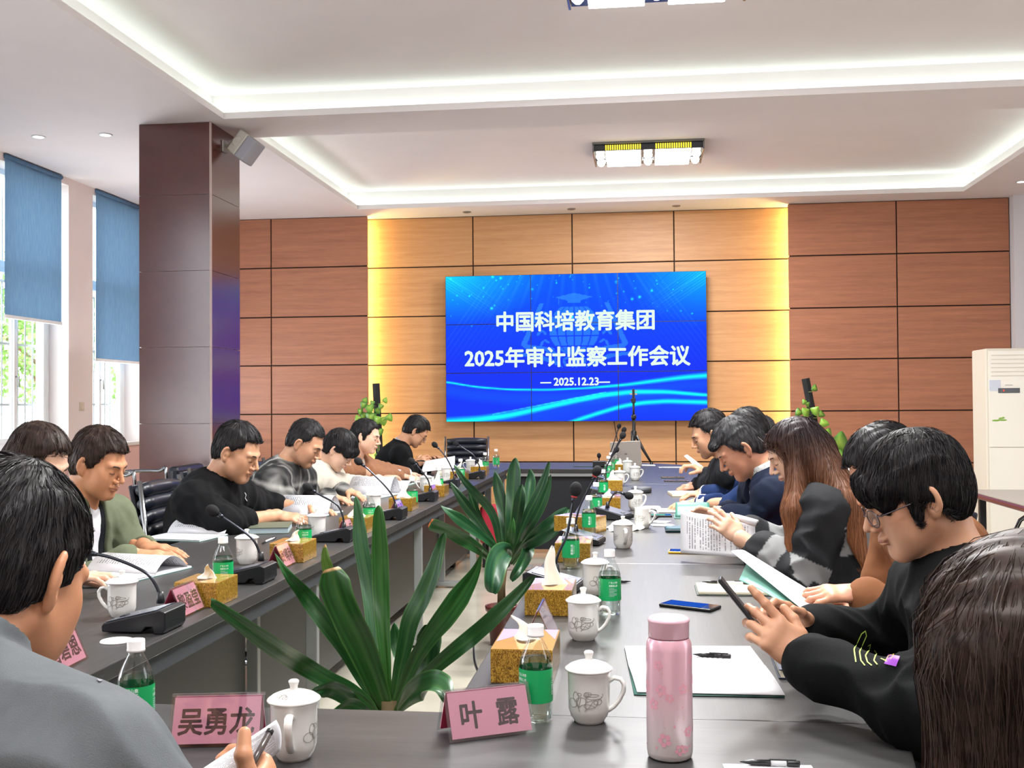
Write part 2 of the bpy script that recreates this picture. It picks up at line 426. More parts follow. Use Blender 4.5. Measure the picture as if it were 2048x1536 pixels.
# square pillar clad in dark red tiles
px0, px1, py0, py1 = -3.945, -3.35, 7.99, 8.60
pil = struct(MB().box(px0+.012, px1-.012, py0+.012, py1-.012, 0, Z_C).build('pillar', mat('grout_pale', 'c9aca4', .7)))
def ptile():
    t = NT('pillar_tile'); tc = t.n('TexCoord').outputs['Object']
    off = t.n('CombineXYZ', None, X=t.n('Math', {'operation': 'MULTIPLY'}, i0=t.n('ObjectInfo').outputs['Random'], i1=19.0).outputs[0])
    mp = t.n('Mapping', None, Vector=tc, Location=off.outputs[0])
    n1 = t.n('TexNoise', None, Vector=mp.outputs[0], Scale=5.0, Detail=8, Roughness=.65)
    n2 = t.n('TexNoise', None, Vector=mp.outputs[0], Scale=160.0, Detail=3)
    p = t.n('BsdfPrincipled', None, Roughness=.20, IOR=1.8); t.t.links.new(t.ramp(n1.outputs[0], [(.3, lin('4a1f1c')), (.7, lin('54251f'))]), p.inputs['Base Color'])
    b = t.n('Bump', None, Strength=.05, Distance=.002, Height=n2.outputs[0]); t.t.links.new(b.outputs[0], p.inputs['Normal'])
    t.surf(p.outputs[0]); return t.m
m_pt = ptile()
zt = [0.0]+[Z_C-.57-.6*k for k in range(5)][::-1]+[Z_C]
for i in range(len(zt)-1):
    a, b = zt[i]+.002, zt[i+1]-.002; h = (b-a)/2; zc = (a+b)/2
    for nm, c, ex in (('f', ((px0+px1)/2, py0+.006, zc), ((px1-px0)/2-.003, .006, h)), ('b', ((px0+px1)/2, py1-.006, zc), ((px1-px0)/2-.003, .006, h)),
                      ('r', (px1-.006, (py0+py1)/2, zc), (.006, (py1-py0)/2-.014, h)), ('l', (px0+.006, (py0+py1)/2, zc), (.006, (py1-py0)/2-.014, h))):
        o = MB().box(-ex[0], ex[0], -ex[1], ex[1], -ex[2], ex[2]).build('tile', m_pt, pil); o.location = c
# pale corner trims of the pillar
struct(MB().box(px1-.010, px1+.004, py0-.004, py0+.010, 0, Z_C-.002).build('trim_1', mat('corner_trim', 'b09a94', .4)))

# recessed downlights in the lower ceiling
m_dl = emit('downlight_glow', 'ffffff', 14.0)
for k, (u, v) in enumerate([(77, 273), (211, 269), (2043, 363)]):
    p = on(u, v, Z_C)
    d = thing('downlight', ['small round downlight in the low ceiling, farther left of the two by the pillar', 'small round downlight in the low ceiling, nearer the red tiled pillar', 'small round downlight at the right edge above the cove'][k], 'downlight', (p[0], p[1], Z_C))
    MB().lathe([(.055, -.001), (.055, -.006), (.043, -.008), (.042, -.001)], n=24).build('ring', m_fr, d)
    MB().lathe([(.0, -.004), (.040, -.004), (.040, -.0015), (.0, -.0015)], n=24).build('lens', m_dl, d)
for k, (u, v) in enumerate([(937, 427.5), (1144, 421.5), (1352, 415)]):
    p = on(u, v, Z_C); p[1] = min(p[1], 12.4)
    d = thing('ceiling_spotlight', ['unlit round ceiling spotlight above the left part of the middle panels', 'unlit round ceiling spotlight above the middle of the screen', 'unlit round ceiling spotlight above the right part of the screen'][k], 'spotlight', (p[0], min(p[1], 12.2), Z_C))
    MB().lathe([(.048, -.001), (.048, -.008), (.036, -.011), (.030, -.002)], n=20).build('ring', mat('spot_ring', '9b938e', .3, .5), d)
    MB().lathe([(.0, -.004), (.029, -.004), (.029, -.002), (.0, -.002)], n=20).build('lens', mat('spot_lens', 'c9c4bd', .2), d)

# crystal ceiling lamps: chrome box with two white glass panels, three crystal bowls, pierced gold sides
m_chr = mat('chrome', '8c8e90', .18, 1.0); m_dkchr = mat('dark_chrome', '4c5056', .22, .9)
m_pan = emit('lamp_panel', 'fffef8', K_LAMP); m_cry = emit('crystal_glow', 'fff8e6', 5.0); m_gold = emit('gold_side', 'ffe23c', 1.1)
def lamp(x, y, label):
    L, W, H = 1.05, .66, .09
    d = thing('ceiling_lamp', label, 'ceiling light', (x, y, Z_U))
    MB().box(-L/2, L/2, -W/2, W/2, -.02, 0).build('back_plate', m_chr, d, .004)
    MB().box(-L/2+.02, L/2-.02, -W/2+.03, W/2-.03, -H+.012, -.02).build('body', m_dkchr, d, .003)
    for sx in (-1, 1):
        MB().box(sx*.235-.165, sx*.235+.165, -W/2+.055, W/2-.045, -H-.012, -H+.012).build('glass_panel', m_pan, d, .004)
        g = MB()
        for i in range(16):
            xx = sx*.235-.16+.32*i/15; g.box(xx-.006, xx+.006, -W/2+.022, -W/2+.029, -H+.018, -.026)
        g.build('gold_fretwork', m_gold, d)
        MB().box(sx*(L/2-.01)-.008, sx*(L/2-.01)+.008, -W/2+.02, W/2-.02, -H-.004, -.02).build('side_rail', m_chr, d, .002)
    for sx in (-.455, 0, .455):
        hd = MB().lathe([(.052, -H+.011), (.056, -H+.004), (.048, -H), (.03, -H+.003)], n=24).build('bezel', m_chr, d)
        hd.location = (sx, .09, 0)
        for yy in (.10, -.16):
            c = MB().lathe([(.0, -H-.05), (.018, -H-.046), (.034, -H-.03), (.042, -H-.012), (.04, -H+.006), (0, -H+.008)], n=8, sm=False).build('crystal', m_cry, d)
            c.location = (sx, yy, 0)
    return d
lamp(.07, 10.38, 'chrome crystal ceiling lamp with two glass panels in the farther tray')
lamp(.10, 6.07, 'chrome crystal ceiling lamp in the nearer tray, cut by the top edge')
lamp(.12, 4.2, 'chrome crystal ceiling lamp in the nearer tray, above the top edge')
# ------------------------------------------------------------------ the ring-shaped conference table
XA, XB, XC, XD = -1.98, -1.20, -.367, .447      # left outer, left inner, right inner, right outer
YN, YI, YJ, YF = 1.12, 2.0, 9.42, 10.46
m_topY = wood('table_grain_long', '313131', '454443', 'y', .36, 1.4, .34)
m_topX = wood('table_grain_cross', '313131', '454443', 'x', .36, 1.4, .34)
m_edge = mat('table_edge', '3c4145', .5)
m_mod = mat('modesty_panel', '4b4d4c', .45, noise=.06, nscale=30, stretch=(1, 1, 12))
m_modd = mat('modesty_panel_dark', '191d24', .45, noise=.08, nscale=20, stretch=(8, 1, 1))
m_leg = mat('leg_silver', 'a2a6a6', .35, .5); m_black = mat('black_plastic', '131417', .4)
table = thing('conference_table', 'long dark grey wood-grain conference table forming a closed ring around an open well', 'table', (0, 0, 0))
TH = .036
def arc(cx, cy, r, a0, a1, n=14): return [(cx+r*math.cos(math.radians(a0+(a1-a0)*i/n)), cy+r*math.sin(math.radians(a0+(a1-a0)*i/n))) for i in range(n+1)]
def top(poly, m):
    MB().prism(poly, TOP-TH, TOP).build('tabletop', m, table, .003)
r = .84; g = .001
top([(XB+.02, YI), (XA, YI)]+arc(XA+r, YI-.04, r, 180, 270)+arc(XD-r, YI-.04, r, 270, 360)+[(XD, YI), (XC-.02, YI)], m_topX)
ys_ = [YI, 3.9, 5.8, 7.7, YJ]
for a, b in zip(ys_[:-1], ys_[1:]):
    top([(XA, a+g), (XB, a+g), (XB, b-g), (XA, b-g)], m_topY); top([(XC, a+g), (XD, a+g), (XD, b-g), (XC, b-g)], m_topY)
r = .80
top([(XA, YJ+g), (XD, YJ+g)]+arc(XD-r, YF-r, r, 0, 90)+arc(XA+r, YF-r, r, 90, 180), m_topX)
# dark aprons under the inner edges, modesty panels, silver leg frames
MB().box(XB-.05, XB-.012, YI+.02, YJ, TOP-TH-.05, TOP-TH-.001).build('apron', m_edge, table)
MB().box(XC+.012, XC+.05, YI+.02, YJ, TOP-TH-.05, TOP-TH-.001).build('apron', m_edge, table)
MB().box(XB, XC, YI-.05, YI-.012, TOP-TH-.05, TOP-TH-.001).build('apron', m_edge, table)
MB().box(XB, XC, YJ+.012, YJ+.04, TOP-TH-.03, TOP-TH-.001).build('apron', m_leg, table)
for a, b in zip(ys_[:-1], ys_[1:]):
    for x in (XB-.30, XC+.30):
        MB().box(x-.009, x+.009, a+.03, b-.03, .08, TOP-TH-.052).build('modesty_panel', m_mod, table, .002)
MB().box(XB-.02, XC+.02, YJ+.06, YJ+.078, .04, TOP-TH-.03).build('modesty_panel', m_modd, table, .002)
MB().box(XB-.02, XC+.02, YI-.38, YI-.362, .08, TOP-TH-.052).build('modesty_panel', m_mod, table, .002)
def leg_frame(y, s, x0):
    """s=-1 for the left run: two uprights, top bar and foot bar across the run"""
    e = table
    xa, xb = x0+s*.04, x0+s*.27
    for x in (xa, xb): MB().box(x-.022, x+.022, y-.016, y+.016, .045, TOP-TH-.056).build('leg', m_leg, e, .003)
    MB().box(min(xa, xb)-.022, max(xa, xb)+.022, y-.0155, y+.0155, TOP-TH-.056, TOP-TH-.002).build('top_rail', m_leg, e, .002)
    MB().box(min(x0+s*.02, x0+s*.62), max(x0+s*.02, x0+s*.62), y-.03, y+.03, .014, .045).build('foot_bar', m_leg, e, .004)
    for x in (x0+s*.06, x0+s*.58): MB().lathe([(.02, 0), (.02, .014)], (x, y, 0), 12).build('foot_pad', m_black, e)
for y in (2.06, 3.9, 5.8, 7.7, 9.34):
    leg_frame(y, -1, XB); leg_frame(y, 1, XC)
for x in (XA+.5, XD-.5):
    MB().box(x-.03, x+.03, 1.45, 1.5, 0, TOP-TH).build('leg', m_leg, table, .003)
    MB().box(x-.03, x+.03, 10.1, 10.15, 0, TOP-TH).build('leg', m_leg, table, .003)
# cable grommet left of the microphone
p = on(233, 1283)
gr = thing('cable_grommet', 'white oval cable grommet set in the left tabletop near the first microphone', 'grommet', (p[0], p[1], TOP))
MB().lathe([(.024, .0005), (.040, .0005), (.038, .004), (.026, .004)], n=28).build('ring', mat('white_plastic', 'eceae6', .35), gr)
MB().lathe([(0, .0005), (.024, .0005), (.024, .002), (0, .002)], n=20).build('cap', m_black, gr)

# ------------------------------------------------------------------ video wall with the meeting title
SX0, SX1, SZ0, SZ1 = -2.294, .729, 1.128, 2.838
SY = 12.36
def screen_art(W=640, H=360):
    yy, xx = np.mgrid[0:H, 0:W]; u = xx/(W-1); v = yy/(H-1)      # v=0 at the top
    A = W/H
    c = np.zeros((H, W, 3)); top_ = np.array([.02, .36, 1.0]); mid = np.array([.06, .22, .92]); 
    k = np.clip(v*1.6, 0, 1)[..., None]; c[:] = top_*(1-k)+mid*k
    c += np.clip(1-np.hypot(u*1.1, v*1.3)*2.2, 0, 1)[..., None]*np.array([0, .42, .10])
    c += np.clip(1-np.hypot((1-u)*1.4, v*1.1)*2.4, 0, 1)[..., None]*np.array([0, .34, .08])
    # fine slanted light lines at both sides
    for side in (0, 1):
        U = u if side == 0 else 1-u
        for i in range(26):
            x0 = i*.012; s = .55+.012*i
            d = np.abs((U-x0)*A*s-(v-.0)*.9+.15*(i % 5)/5)
            c += (np.clip(1-d*170, 0, 1)*np.clip(1-U*3.6, 0, 1)*np.clip(1-v*1.3, 0, 1)*.16)[..., None]*np.array([.5, .9, 1])
            d2 = np.abs(U*A*.75+v*.55-.25-.028*i)
            c += (np.clip(1-d2*200, 0, 1)*np.clip(1-U*3.4, 0, 1)*np.clip(.75-v, 0, 1)*.20)[..., None]*np.array([.5, .9, 1])
    for i in range(13):
        d = np.abs((u-.5)*A-(i-6)*(.07+.10*v)); c += (np.clip(1-d*55, 0, 1)*np.clip(.35-v, 0, 1)*.22)[..., None]*np.array([.4, .9, 1])
    # emblem: open book, laurel, globe, cap
    em = np.zeros((H, W)); X = (u-.5)*A; Y = v
    def poly(pts):
        m = np.zeros((H, W), bool); n = len(pts); j = n-1
        for i in range(n):
            xi, yi = pts[i]; xj, yj = pts[j]
            cond = ((yi > Y) != (yj > Y)) & (X < (xj-xi)*(Y-yi)/(yj-yi+1e-9)+xi); m ^= cond; j = i
        return m
    R = .175; cy = .375; rr = np.hypot(X, Y-cy)
    globe = rr < R
    lat = (np.abs(((Y-cy+.02)/R*2.6) % 1-.5) > .43); lon = (np.abs((X/np.sqrt(np.maximum(R*R-(Y-cy)**2, 1e-6))*3.0) % 1-.5) > .42)
    g = globe & ~lat & ~lon; em[g] = 1
    for s in (-1, 1):
        for i in range(8):
            a = math.radians(-28+i*17)
            for off in (-.017, .017):
                cx_, cy_ = s*(R+.048+off)*math.cos(a), cy+(R+.048+off)*math.sin(a)
                q = a+(.6 if off > 0 else 2.2)
                dx, dy = (X-cx_)*s, Y-cy_
                e1 = dx*math.cos(q)+dy*math.sin(q); e2 = -dx*math.sin(q)+dy*math.cos(q)
                em[(e1/.023)**2+(e2/.009)**2 < 1] = 1
        o1 = [(s*.205, .195), (s*.235, .195), (s*.365, .475), (s*.34, .505), (s*.20, .52), (s*.09, .57), (s*.09, .55), (s*.19, .495), (s*.325, .475)]
        em[poly(o1)] = 1
        o2 = [(s*.10, .60), (s*.24, .545), (s*.385, .53), (s*.385, .55), (s*.25, .57), (s*.08, .635)]; em[poly(o2)] = 1
    cap = poly([(0, .13), (.125, .158), (.045, .182), (.045, .20), (-.045, .20), (-.045, .182), (-.10, .168), (-.10, .205), (-.107, .205), (-.107, .166), (-.125, .158)])
    ring = globe & (Y < cy-R*.86); em[ring] = 0; em[cap] = 1
    e = (em*.62)[..., None]; c = c*(1-e)+np.array([.16, .58, 1.0])*e
    # drifting dots
    rg = np.random.default_rng(3)
    for i in range(95):
        x, y = rg.uniform(.02, .98), abs(rg.normal(.04, .15)); rad = rg.choice([.0022, .003, .0045, .008], p=[.4, .3, .2, .1])
        if y > .7: continue
        d = np.hypot((u-x)*A, v-y); c += np.exp(-(d/rad)**2)[..., None]*np.array([.1, .75, .8])*rg.uniform(.5, 1)
    # wave ribbons along the bottom
    base = np.clip((v-.66)/.34, 0, 1)[..., None]
    c = c*(1-.65*base)+np.array([.05, .24, .95])*.65*base
    def rib(f, w, col, amp, soft=1.0):
        d = (v-f); up = np.clip(1-np.abs(d)/w, 0, 1)**soft; return up[..., None]*np.array(col)*amp
    f1 = np.interp(u, [0, .12, .25, .4, .55, .7, .82, .92, 1], [.725, .762, .782, .786, .776, .755, .728, .708, .698])
    f1 = np.convolve(np.pad(f1[0], 20, 'edge'), np.ones(41)/41, 'valid')[None, :]+0*u
    c += rib(f1, .010+.035*np.clip(u-.5, 0, 1), (0, .95, .9), .85)
    lo = np.clip((v-f1)/.07, 0, 1)*np.clip(1-(v-f1)/.12, 0, 1); c += lo[..., None]*np.array([0, .30, .25])*.6
    f2 = np.interp(u, [0, .12, .25, .38, .5, .62, .72, .85, 1], [1.0, .985, .955, .905, .86, .82, .803, .805, .83])
    f2 = np.convolve(np.pad(f2[0], 20, 'edge'), np.ones(41)/41, 'valid')[None, :]+0*u
    c += rib(f2, .036-.020*u, (0, .9, .8), .95)
    c += ((v > f2)*np.clip(1-(v-f2)/.2, 0, 1))[..., None]*np.array([0, .18, .2])*.5
    f3 = np.interp(u, [0, .45, .52, .6, .68, .76, .85, 1], [1.2, 1.03, .985, .94, .90, .877, .868, .878])
    f3 = np.convolve(np.pad(f3[0], 15, 'edge'), np.ones(31)/31, 'valid')[None, :]+0*u
    c += rib(f3, .022, (0, .9, .8), .9)*(u > .4)[..., None]
    f4 = .97-.33*np.clip(u-.12, 0, .5); c += rib(f4, .005, (.2, .8, .8), .5)*((u > .18) & (u < .62))[..., None]
    c[:, :, 0] += .05
    return np.clip(c, 0, 1)
art = screen_art()
def srgb2lin(a): return np.where(a <= .04045, a/12.92, ((a+.055)/1.055)**2.4)
art_l = srgb2lin(art)*np.array([1.0, .9, .92])
m_scr = vcol('screen_picture', emis=K_SCREEN)
vw = thing('video_wall', 'wall-mounted screen of nine glowing blue panels with white meeting title', 'screen', ((SX0+SX1)/2, SY, (SZ0+SZ1)/2))
WS, HS = SX1-SX0, SZ1-SZ0
MB().box(-WS/2+.02, WS/2-.02, .012, Y_BACK-SY-.003, -HS/2+.02, HS/2-.02).build('mount_frame', m_black, vw)
m_scrw = emit('screen_text', 'eafff0', K_SCREEN*.8); m_bez = mat('bezel_black', '10131c', .4)
for i in range(3):
    for j in range(3):
        x0, x1 = -WS/2+WS*i/3, -WS/2+WS*(i+1)/3; z0, z1 = HS/2-HS*(j+1)/3, HS/2-HS*j/3
        dp = MB().box(x0+.0005, x1-.0005, -.03, .012, z0+.0005, z1-.0005).build('display_panel', m_bez, vw)
        b = .004; nx, nz = 134, 76
        gx = np.linspace(x0+b, x1-b, nx); gz = np.linspace(z0+b, z1-b, nz); GX, GZ = np.meshgrid(gx, gz)
        V = np.stack([GX.ravel(), np.full(GX.size, -.0305), GZ.ravel()], 1)
        uu = np.clip(((GX+WS/2)/WS*639), 0, 639).round().astype(int); vv = np.clip(((HS/2-GZ)/HS*359), 0, 359).round().astype(int)
        idx = np.arange(nx*nz).reshape(nz, nx)
        F = np.stack([idx[:-1, :-1].ravel(), idx[:-1, 1:].ravel(), idx[1:, 1:].ravel(), idx[1:, :-1].ravel()], 1)
        me = raw_mesh('picture', V, F, (m_scr,), tint=art_l[vv.ravel(), uu.ravel()])
        link(bpy.data.objects.new('picture', me), dp)
RX = Matrix.Rotation(PI/2, 4, 'X')
def scr_text(body, size, width, u0, v0, bold):
    p = at(u0, v0, SY-.04); me = text_mesh(body, size, width, bold)
    M = Matrix.Translation((p[0]-(SX0+SX1)/2, -.034, p[2]-(SZ0+SZ1)/2)) @ RX
    put_text(me, m_scrw, vw, M)
scr_text('中国科培教育集团', .245, 1.82, 1149.5, 641, .0068)
scr_text('2025年审计监察工作会议', .245, 2.60, 1152, 713, .0068)
scr_text('— 2025.12.23—', .125, .80, 1150, 763, .004)

# ------------------------------------------------------------------ loudspeaker on the pillar
sp = thing('wall_speaker', 'pale grey loudspeaker on a bracket high on the tiled pillar', 'speaker', (px1, 8.26, 3.44))
mg = mat('speaker_grey', 'c4c2b8', .5); mg2 = mat('speaker_cloth', '9b9ba4', .8, bump=.4, bscale=900)
MB().box(0, .012, -.05, .05, -.05, .04).build('wall_plate', mg, sp, .003)
b = MB().tube([(.012, 0, .0), (.10, 0, 0)], .016, 10); b.build('bracket_arm', mg, sp)
Mr = Matrix.Translation((.17, 0, -.01)) @ Matrix.Rotation(math.radians(38), 4, 'Y')
MB().prism([(-.09, -.06), (-.07, -.085), (.02, -.115), (.02, .115), (-.07, .085), (-.09, .06)], -.10, .10, Mr).build('housing', mg, sp, .012)
MB().prism([(.02, -.116), (.10, -.108), (.115, -.06), (.115, .06), (.10, .108), (.02, .116)], -.101, .101, Mr).build('grille', mg2, sp, .012)
MB().lathe([(.0, 0), (.04, 0), (.04, .012), (.034, .016), (0, .016)], n=20, M=Mr @ Matrix.Translation((-.03, -.085, 0)) @ Matrix.Rotation(PI/2, 4, 'X')).build('hinge_cap', mg, sp)

# ------------------------------------------------------------------ air conditioner cabinet, side desk
p0 = at(1972, 697, 9.25); acx = p0[0]
ac = thing('air_conditioner', 'tall white floor-standing air conditioner cabinet at the right edge', 'air conditioner', (acx+.28, 9.45, 0))
mac = mat('ac_white', 'e9e6da', .25, coat=.3); mac2 = mat('ac_trim', 'd8d2c4', .3)
H_ = p0[2]
MB().box(-.28, .28, -.19, .19, .02, H_).build('cabinet', mac2, ac, .012)
MB().box(-.262, .262, -.198, -.19, .95, H_-.02).build('upper_panel', mac, ac, .003)
MB().box(-.262, .262, -.198, -.19, .06, .945).build('lower_panel', mac, ac, .003)
for i in range(6): MB().box(-.24, .24, -.202, -.198, H_-.06-.034*i, H_-.052-.034*i).build('louvre', mac2, ac)
def acpos(u, v): q = at(u, v, 9.25); return q[0]-acx-.28, q[2]
x, z = acpos(2018, 781); MB().box(x-.085, x+.085, -.204, -.198, z-.02, z+.02).build('display', mat('ac_display', '2a2c30', .15), ac, .002)
x2, z2 = acpos(2009, 781); MB().box(x2-.012, x2-.004, -.206, -.204, z-.006, z+.006).build('indicator', emit('red_led', 'ff3020', 2), ac)
x, z = acpos(1990, 771); MB().box(x-.045, x+.045, -.2005, -.198, z-.045, z+.045).build('energy_label', mat('label_pale', 'cdd4e2', .4), ac)
x, z = acpos(2018, 770); MB().box(x-.03, x+.03, -.2, -.198, z-.003, z+.003).build('nameplate', m_leg, ac)
x, z = acpos(1999, 840)
dm = MB()
for (dx, dz, a, w) in ((-.03, -.004, 0, .03), (.03, -.001, .2, .03), (.012, .014, .9, .018), (.0, .0, .4, .02), (.03, .018, -.3, .012)):
    dm.sphere((x+dx, -.1985, z+dz), (w, .001, .007), 10, 6)
dm.build('leaf_decal', mat('decal_green', '7fae3a', .4), ac)
MB().box(-.27, .27, -.18, .18, 0, .02).build('plinth', m_black, ac)

m_desk = mat('desk_top', '8a827c', .3, noise=.05, nscale=30, stretch=(1, 8, 1)); m_deske = mat('desk_edge', '5a2329', .3)
c0 = on(1950, 985, .76)
dk = thing('side_desk', 'dark red edged training desk at the right edge before the air conditioner', 'desk', (c0[0], 6.0, 0))
MB().box(.006, 1.5, -.9, 1.25, .755, .76).build('desktop', m_desk, dk)
MB().box(0, 1.506, -.906, 1.256, .722, .7545).build('desk_edge', m_deske, dk, .008)
MB().box(.06, .10, 1.12, 1.16, .05, .722).build('leg', m_black, dk, .004); MB().box(.06, .10, -.8, -.76, .05, .722).build('leg', m_black, dk, .004)
MB().box(1.36, 1.40, 1.12, 1.16, .05, .722).build('leg', m_black, dk, .004); MB().box(1.36, 1.40, -.8, -.76, .05, .722).build('leg', m_black, dk, .004)
MB().box(.05, .11, -.85, 1.2, .0, .05).build('foot_bar', m_black, dk, .004); MB().box(1.35, 1.41, -.85, 1.2, .0, .05).build('foot_bar', m_black, dk, .004)
# folded trolley frame under the desk
tr = thing('folding_frame', 'folded black and chrome frame with blue bars under the side desk', 'frame', (c0[0]+.2, 6.3, 0))
tb = MB().tube([(0, .62, .05), (0, .62, .52), (.03, .60, .60), (.09, .56, .655), (.2, .5, .67)], .014, 8); tb.build('chrome_tube', m_chr, tr)
MB().tube([(.0, -.3, .05), (0, -.3, .6), (.05, -.3, .66), (.2, -.3, .67)], .014, 8).build('chrome_tube', m_chr, tr)
for yy in (.56, .1, -.35): MB().box(.09, .13, yy-.02, yy+.02, .30, .66).build('upright', m_black, tr, .003)
MB().box(.1, .12, -.4, .6, .60, .635).build('rail', m_black, tr); MB().box(.1, .12, -.4, .6, .46, .49).build('rail', m_black, tr)
MB().box(.02, .8, -.42, .62, .27, .30).build('shelf', m_black, tr)
mbl = mat('blue_bar', '3c55b4', .4)
for k in range(3): MB().tube([(.10, .56-.05*k, .52-.03*k), (.62, .46-.2*k, .36-.01*k)], .008, 6).build('blue_bar', mbl, tr)
for k, z in enumerate((.0, .27)):
    for xx in (.1, .6): MB().box(xx-.015, xx+.015, .4, .43, 0, .27).build('leg', m_black, tr) if k == 0 else None
bxs = thing('storage_box', 'cream storage box under the side desk behind the folding frame', 'box', (c0[0]+.85, 7.55, 0))
MB().box(-.28, .28, -.18, .18, 0, .52).build('box_body', mat('box_cream', 'd9d3b4', .6), bxs, .01); MB().box(-.29, .29, -.19, .19, .52, .55).build('lid', mat('box_lid', 'e4e0cc', .5), bxs, .008)

# ------------------------------------------------------------------ things on the table: builders
m_porc = mat('porcelain', 'e6e6e2', .12, spec=.6, coat=.4)
m_deco = mat('mug_line_grey', '8d8a85', .4)
def deco_lines(parent_mb, rad, segs):
    """line drawing laid on a cylinder: segs = polylines of (angle, z)"""
    for pl in segs:
        V = []; w = .00055; n = len(pl)
        for i, (a, z) in enumerate(pl):
            a0, z0 = pl[max(i-1, 0)]; a1, z1 = pl[min(i+1, n-1)]
            tx, tz = (a1-a0)*rad, z1-z0; L = math.hypot(tx, tz)+1e-9; nx, nz = -tz/L*w, tx/L*w
            for s in (-1, 1):
                aa = a+s*nx/rad; V.append(((rad+.0003)*math.cos(aa), (rad+.0003)*math.sin(aa), z+s*nz))
        parent_mb.add(V, [(2*i, 2*i+1, 2*i+3, 2*i+2) for i in range(n-1)])
def lotus():
    S = []
    def ell(ca, cz, ra, rz, a0=0, a1=2*PI, n=12, rot=0):
        out = []
        for i in range(n+1):
            t = a0+(a1-a0)*i/n; x, y = ra*math.cos(t), rz*math.sin(t)
            out.append((ca+(x*math.cos(rot)-y*math.sin(rot))/.037, cz+x*math.sin(rot)+y*math.cos(rot)))
        return out
    S += [ell(-.55, .052, .006, .009), ell(-.35, .057, .004, .0025), ell(.0, .058, .004, .004), ell(.05, .0575, .007, .004, rot=.3), ell(.28, .056, .012, .0025, rot=-.05),
          ell(.36, .052, .014, .003, PI, 2*PI+.4), ell(.5, .055, .012, .006, -1.2, .5), ell(-.75, .040, .010, .008), ell(-.25, .043, .011, .009, .2, 4.2), ell(.22, .040, .013, .007, rot=.3),
          ell(.55, .044, .008, .005), ell(.02, .033, .014, .007, 0, PI)]
    S += [[(-.5, .045), (-.42, .034), (-.35, .026)], [(-.28, .052), (-.33, .043), (-.42, .034)], [(.0, .054), (-.05, .045), (-.02, .030)], [(.3, .045), (.1, .034), (-.1, .028)], [(.6, .05), (.45, .036)]]
    return S
def make_mug(lid=True):
    root = thing('lidded_mug' if lid else 'open_mug', 'x', 'mug')
    prof = [(0, .003), (.024, .003), (.0245, 0), (.027, 0), (.0285, .004), (.034, .012), (.0375, .024), (.038, .05), (.0385, .088), (.0395, .092), (.0385, .0935), (.0368, .092), (.036, .06), (.0355, .022), (.028, .009), (0, .007)]
    MB().lathe(prof, n=40).build('body', m_porc, root)
    h = [(.036, 0, .074), (.047, 0, .081), (.058, 0, .079), (.064, 0, .070), (.063, 0, .056), (.055, 0, .040), (.046, 0, .029), (.035, 0, .021)]
    hp = []
    for i in range(len(h)-1):
        for k in range(3): t_ = k/3; hp.append(tuple(h[i][q]*(1-t_)+h[i+1][q]*t_ for q in range(3)))
    hp.append(h[-1]); MB().tube(hp, .0042, 10, flat=1.7).build('handle', m_porc, root)
    d = MB(); deco_lines(d, .0383, [[(a-PI/2, z) for a, z in s] for s in lotus()]); deco_lines(d, .0383, [[(a+PI/2, z) for a, z in s] for s in lotus()]); d.build('lotus_print', m_deco, root)
    if lid:
        l = MB().lathe([(.0365, .0925), (.0435, .0945), (.0445, .0965), (.043, .0985), (.034, .1045), (.022, .1085), (.018, .1085), (.008, .1095), (.0065, .113), (.0065, .118), (.0088, .124), (.0088, .1265), (.006, .1285), (0, .129)], n=40)
        lo = l.build('lid', m_porc, root)
        e = MB()
        for cx_, cy_, ra in ((.026, -.014, .006), (.030, -.010, .0045), (.022, -.020, .004)):
            V = []; n = 12
            for i in range(n+1):
                tt = 5.2*i/n
                for r_ in (ra-.0005, ra+.0005):
                    x, y = cx_+r_*math.cos(tt), cy_+r_*math.sin(tt); rr = math.hypot(x, y); z = np.interp(rr, [.018, .022, .034, .043], [.1085, .1085, .1045, .0985])+.0006; V.append((x, y, z))
            e.add(V, [(2*i, 2*i+1, 2*i+3, 2*i+2) for i in range(n)])
        e.build('lid_print', m_deco, lo)
    return root
# water bottle
t = NT('clear_plastic'); gl = t.n('BsdfGlossy', None, Roughness=.04, Color=(1, 1, 1)); tr_ = t.n('BsdfTransparent', None, Color=(.94, .97, .96))
lw = t.n('LayerWeight', None, Blend=.35); fac = t.n('Math', {'operation': 'MULTIPLY_ADD'}, i0=t.n('Math', {'operation': 'POWER'}, i0=lw.outputs['Facing'], i1=2.2).outputs[0], i1=.62, i2=.06)
t.surf(t.n('MixShader', None, i0=fac.outputs[0], i1=tr_.outputs[0], i2=gl.outputs[0]).outputs[0]); m_pet = t.m
t = NT('water'); gb = t.n('BsdfRefraction', None, IOR=1.33, Roughness=0.0, Color=(.93, .98, .96)); tr_ = t.n('BsdfTransparent', None, Color=(.93, .98, .96))
t.surf(t.n('MixShader', None, i0=.55, i1=gb.outputs[0], i2=tr_.outputs[0]).outputs[0]); m_water = t.m
m_cap = mat('cap_white', 'f0f1f0', .35); m_lab = mat('label_green', '16a85f', .35); m_labw = mat('label_white', 'e8fff2', .4)
def cyl_text(body, size, width, bold, rad, ang, z, vertical=False):
    me = text_mesh(body, size, width, bold, name='label_print')
    n = len(me.vertices); v = np.empty(n*3, dtype=np.float32); me.vertices.foreach_get('co', v); v = v.reshape(-1, 3)
    x, y = v[:, 0].copy(), v[:, 1].copy()
    if vertical: x, y = -y, x
    a = ang+x/rad; v[:, 0] = rad*np.cos(a); v[:, 1] = rad*np.sin(a); v[:, 2] = z+y
    me.vertices.foreach_set('co', v.ravel()); me.update(); return me
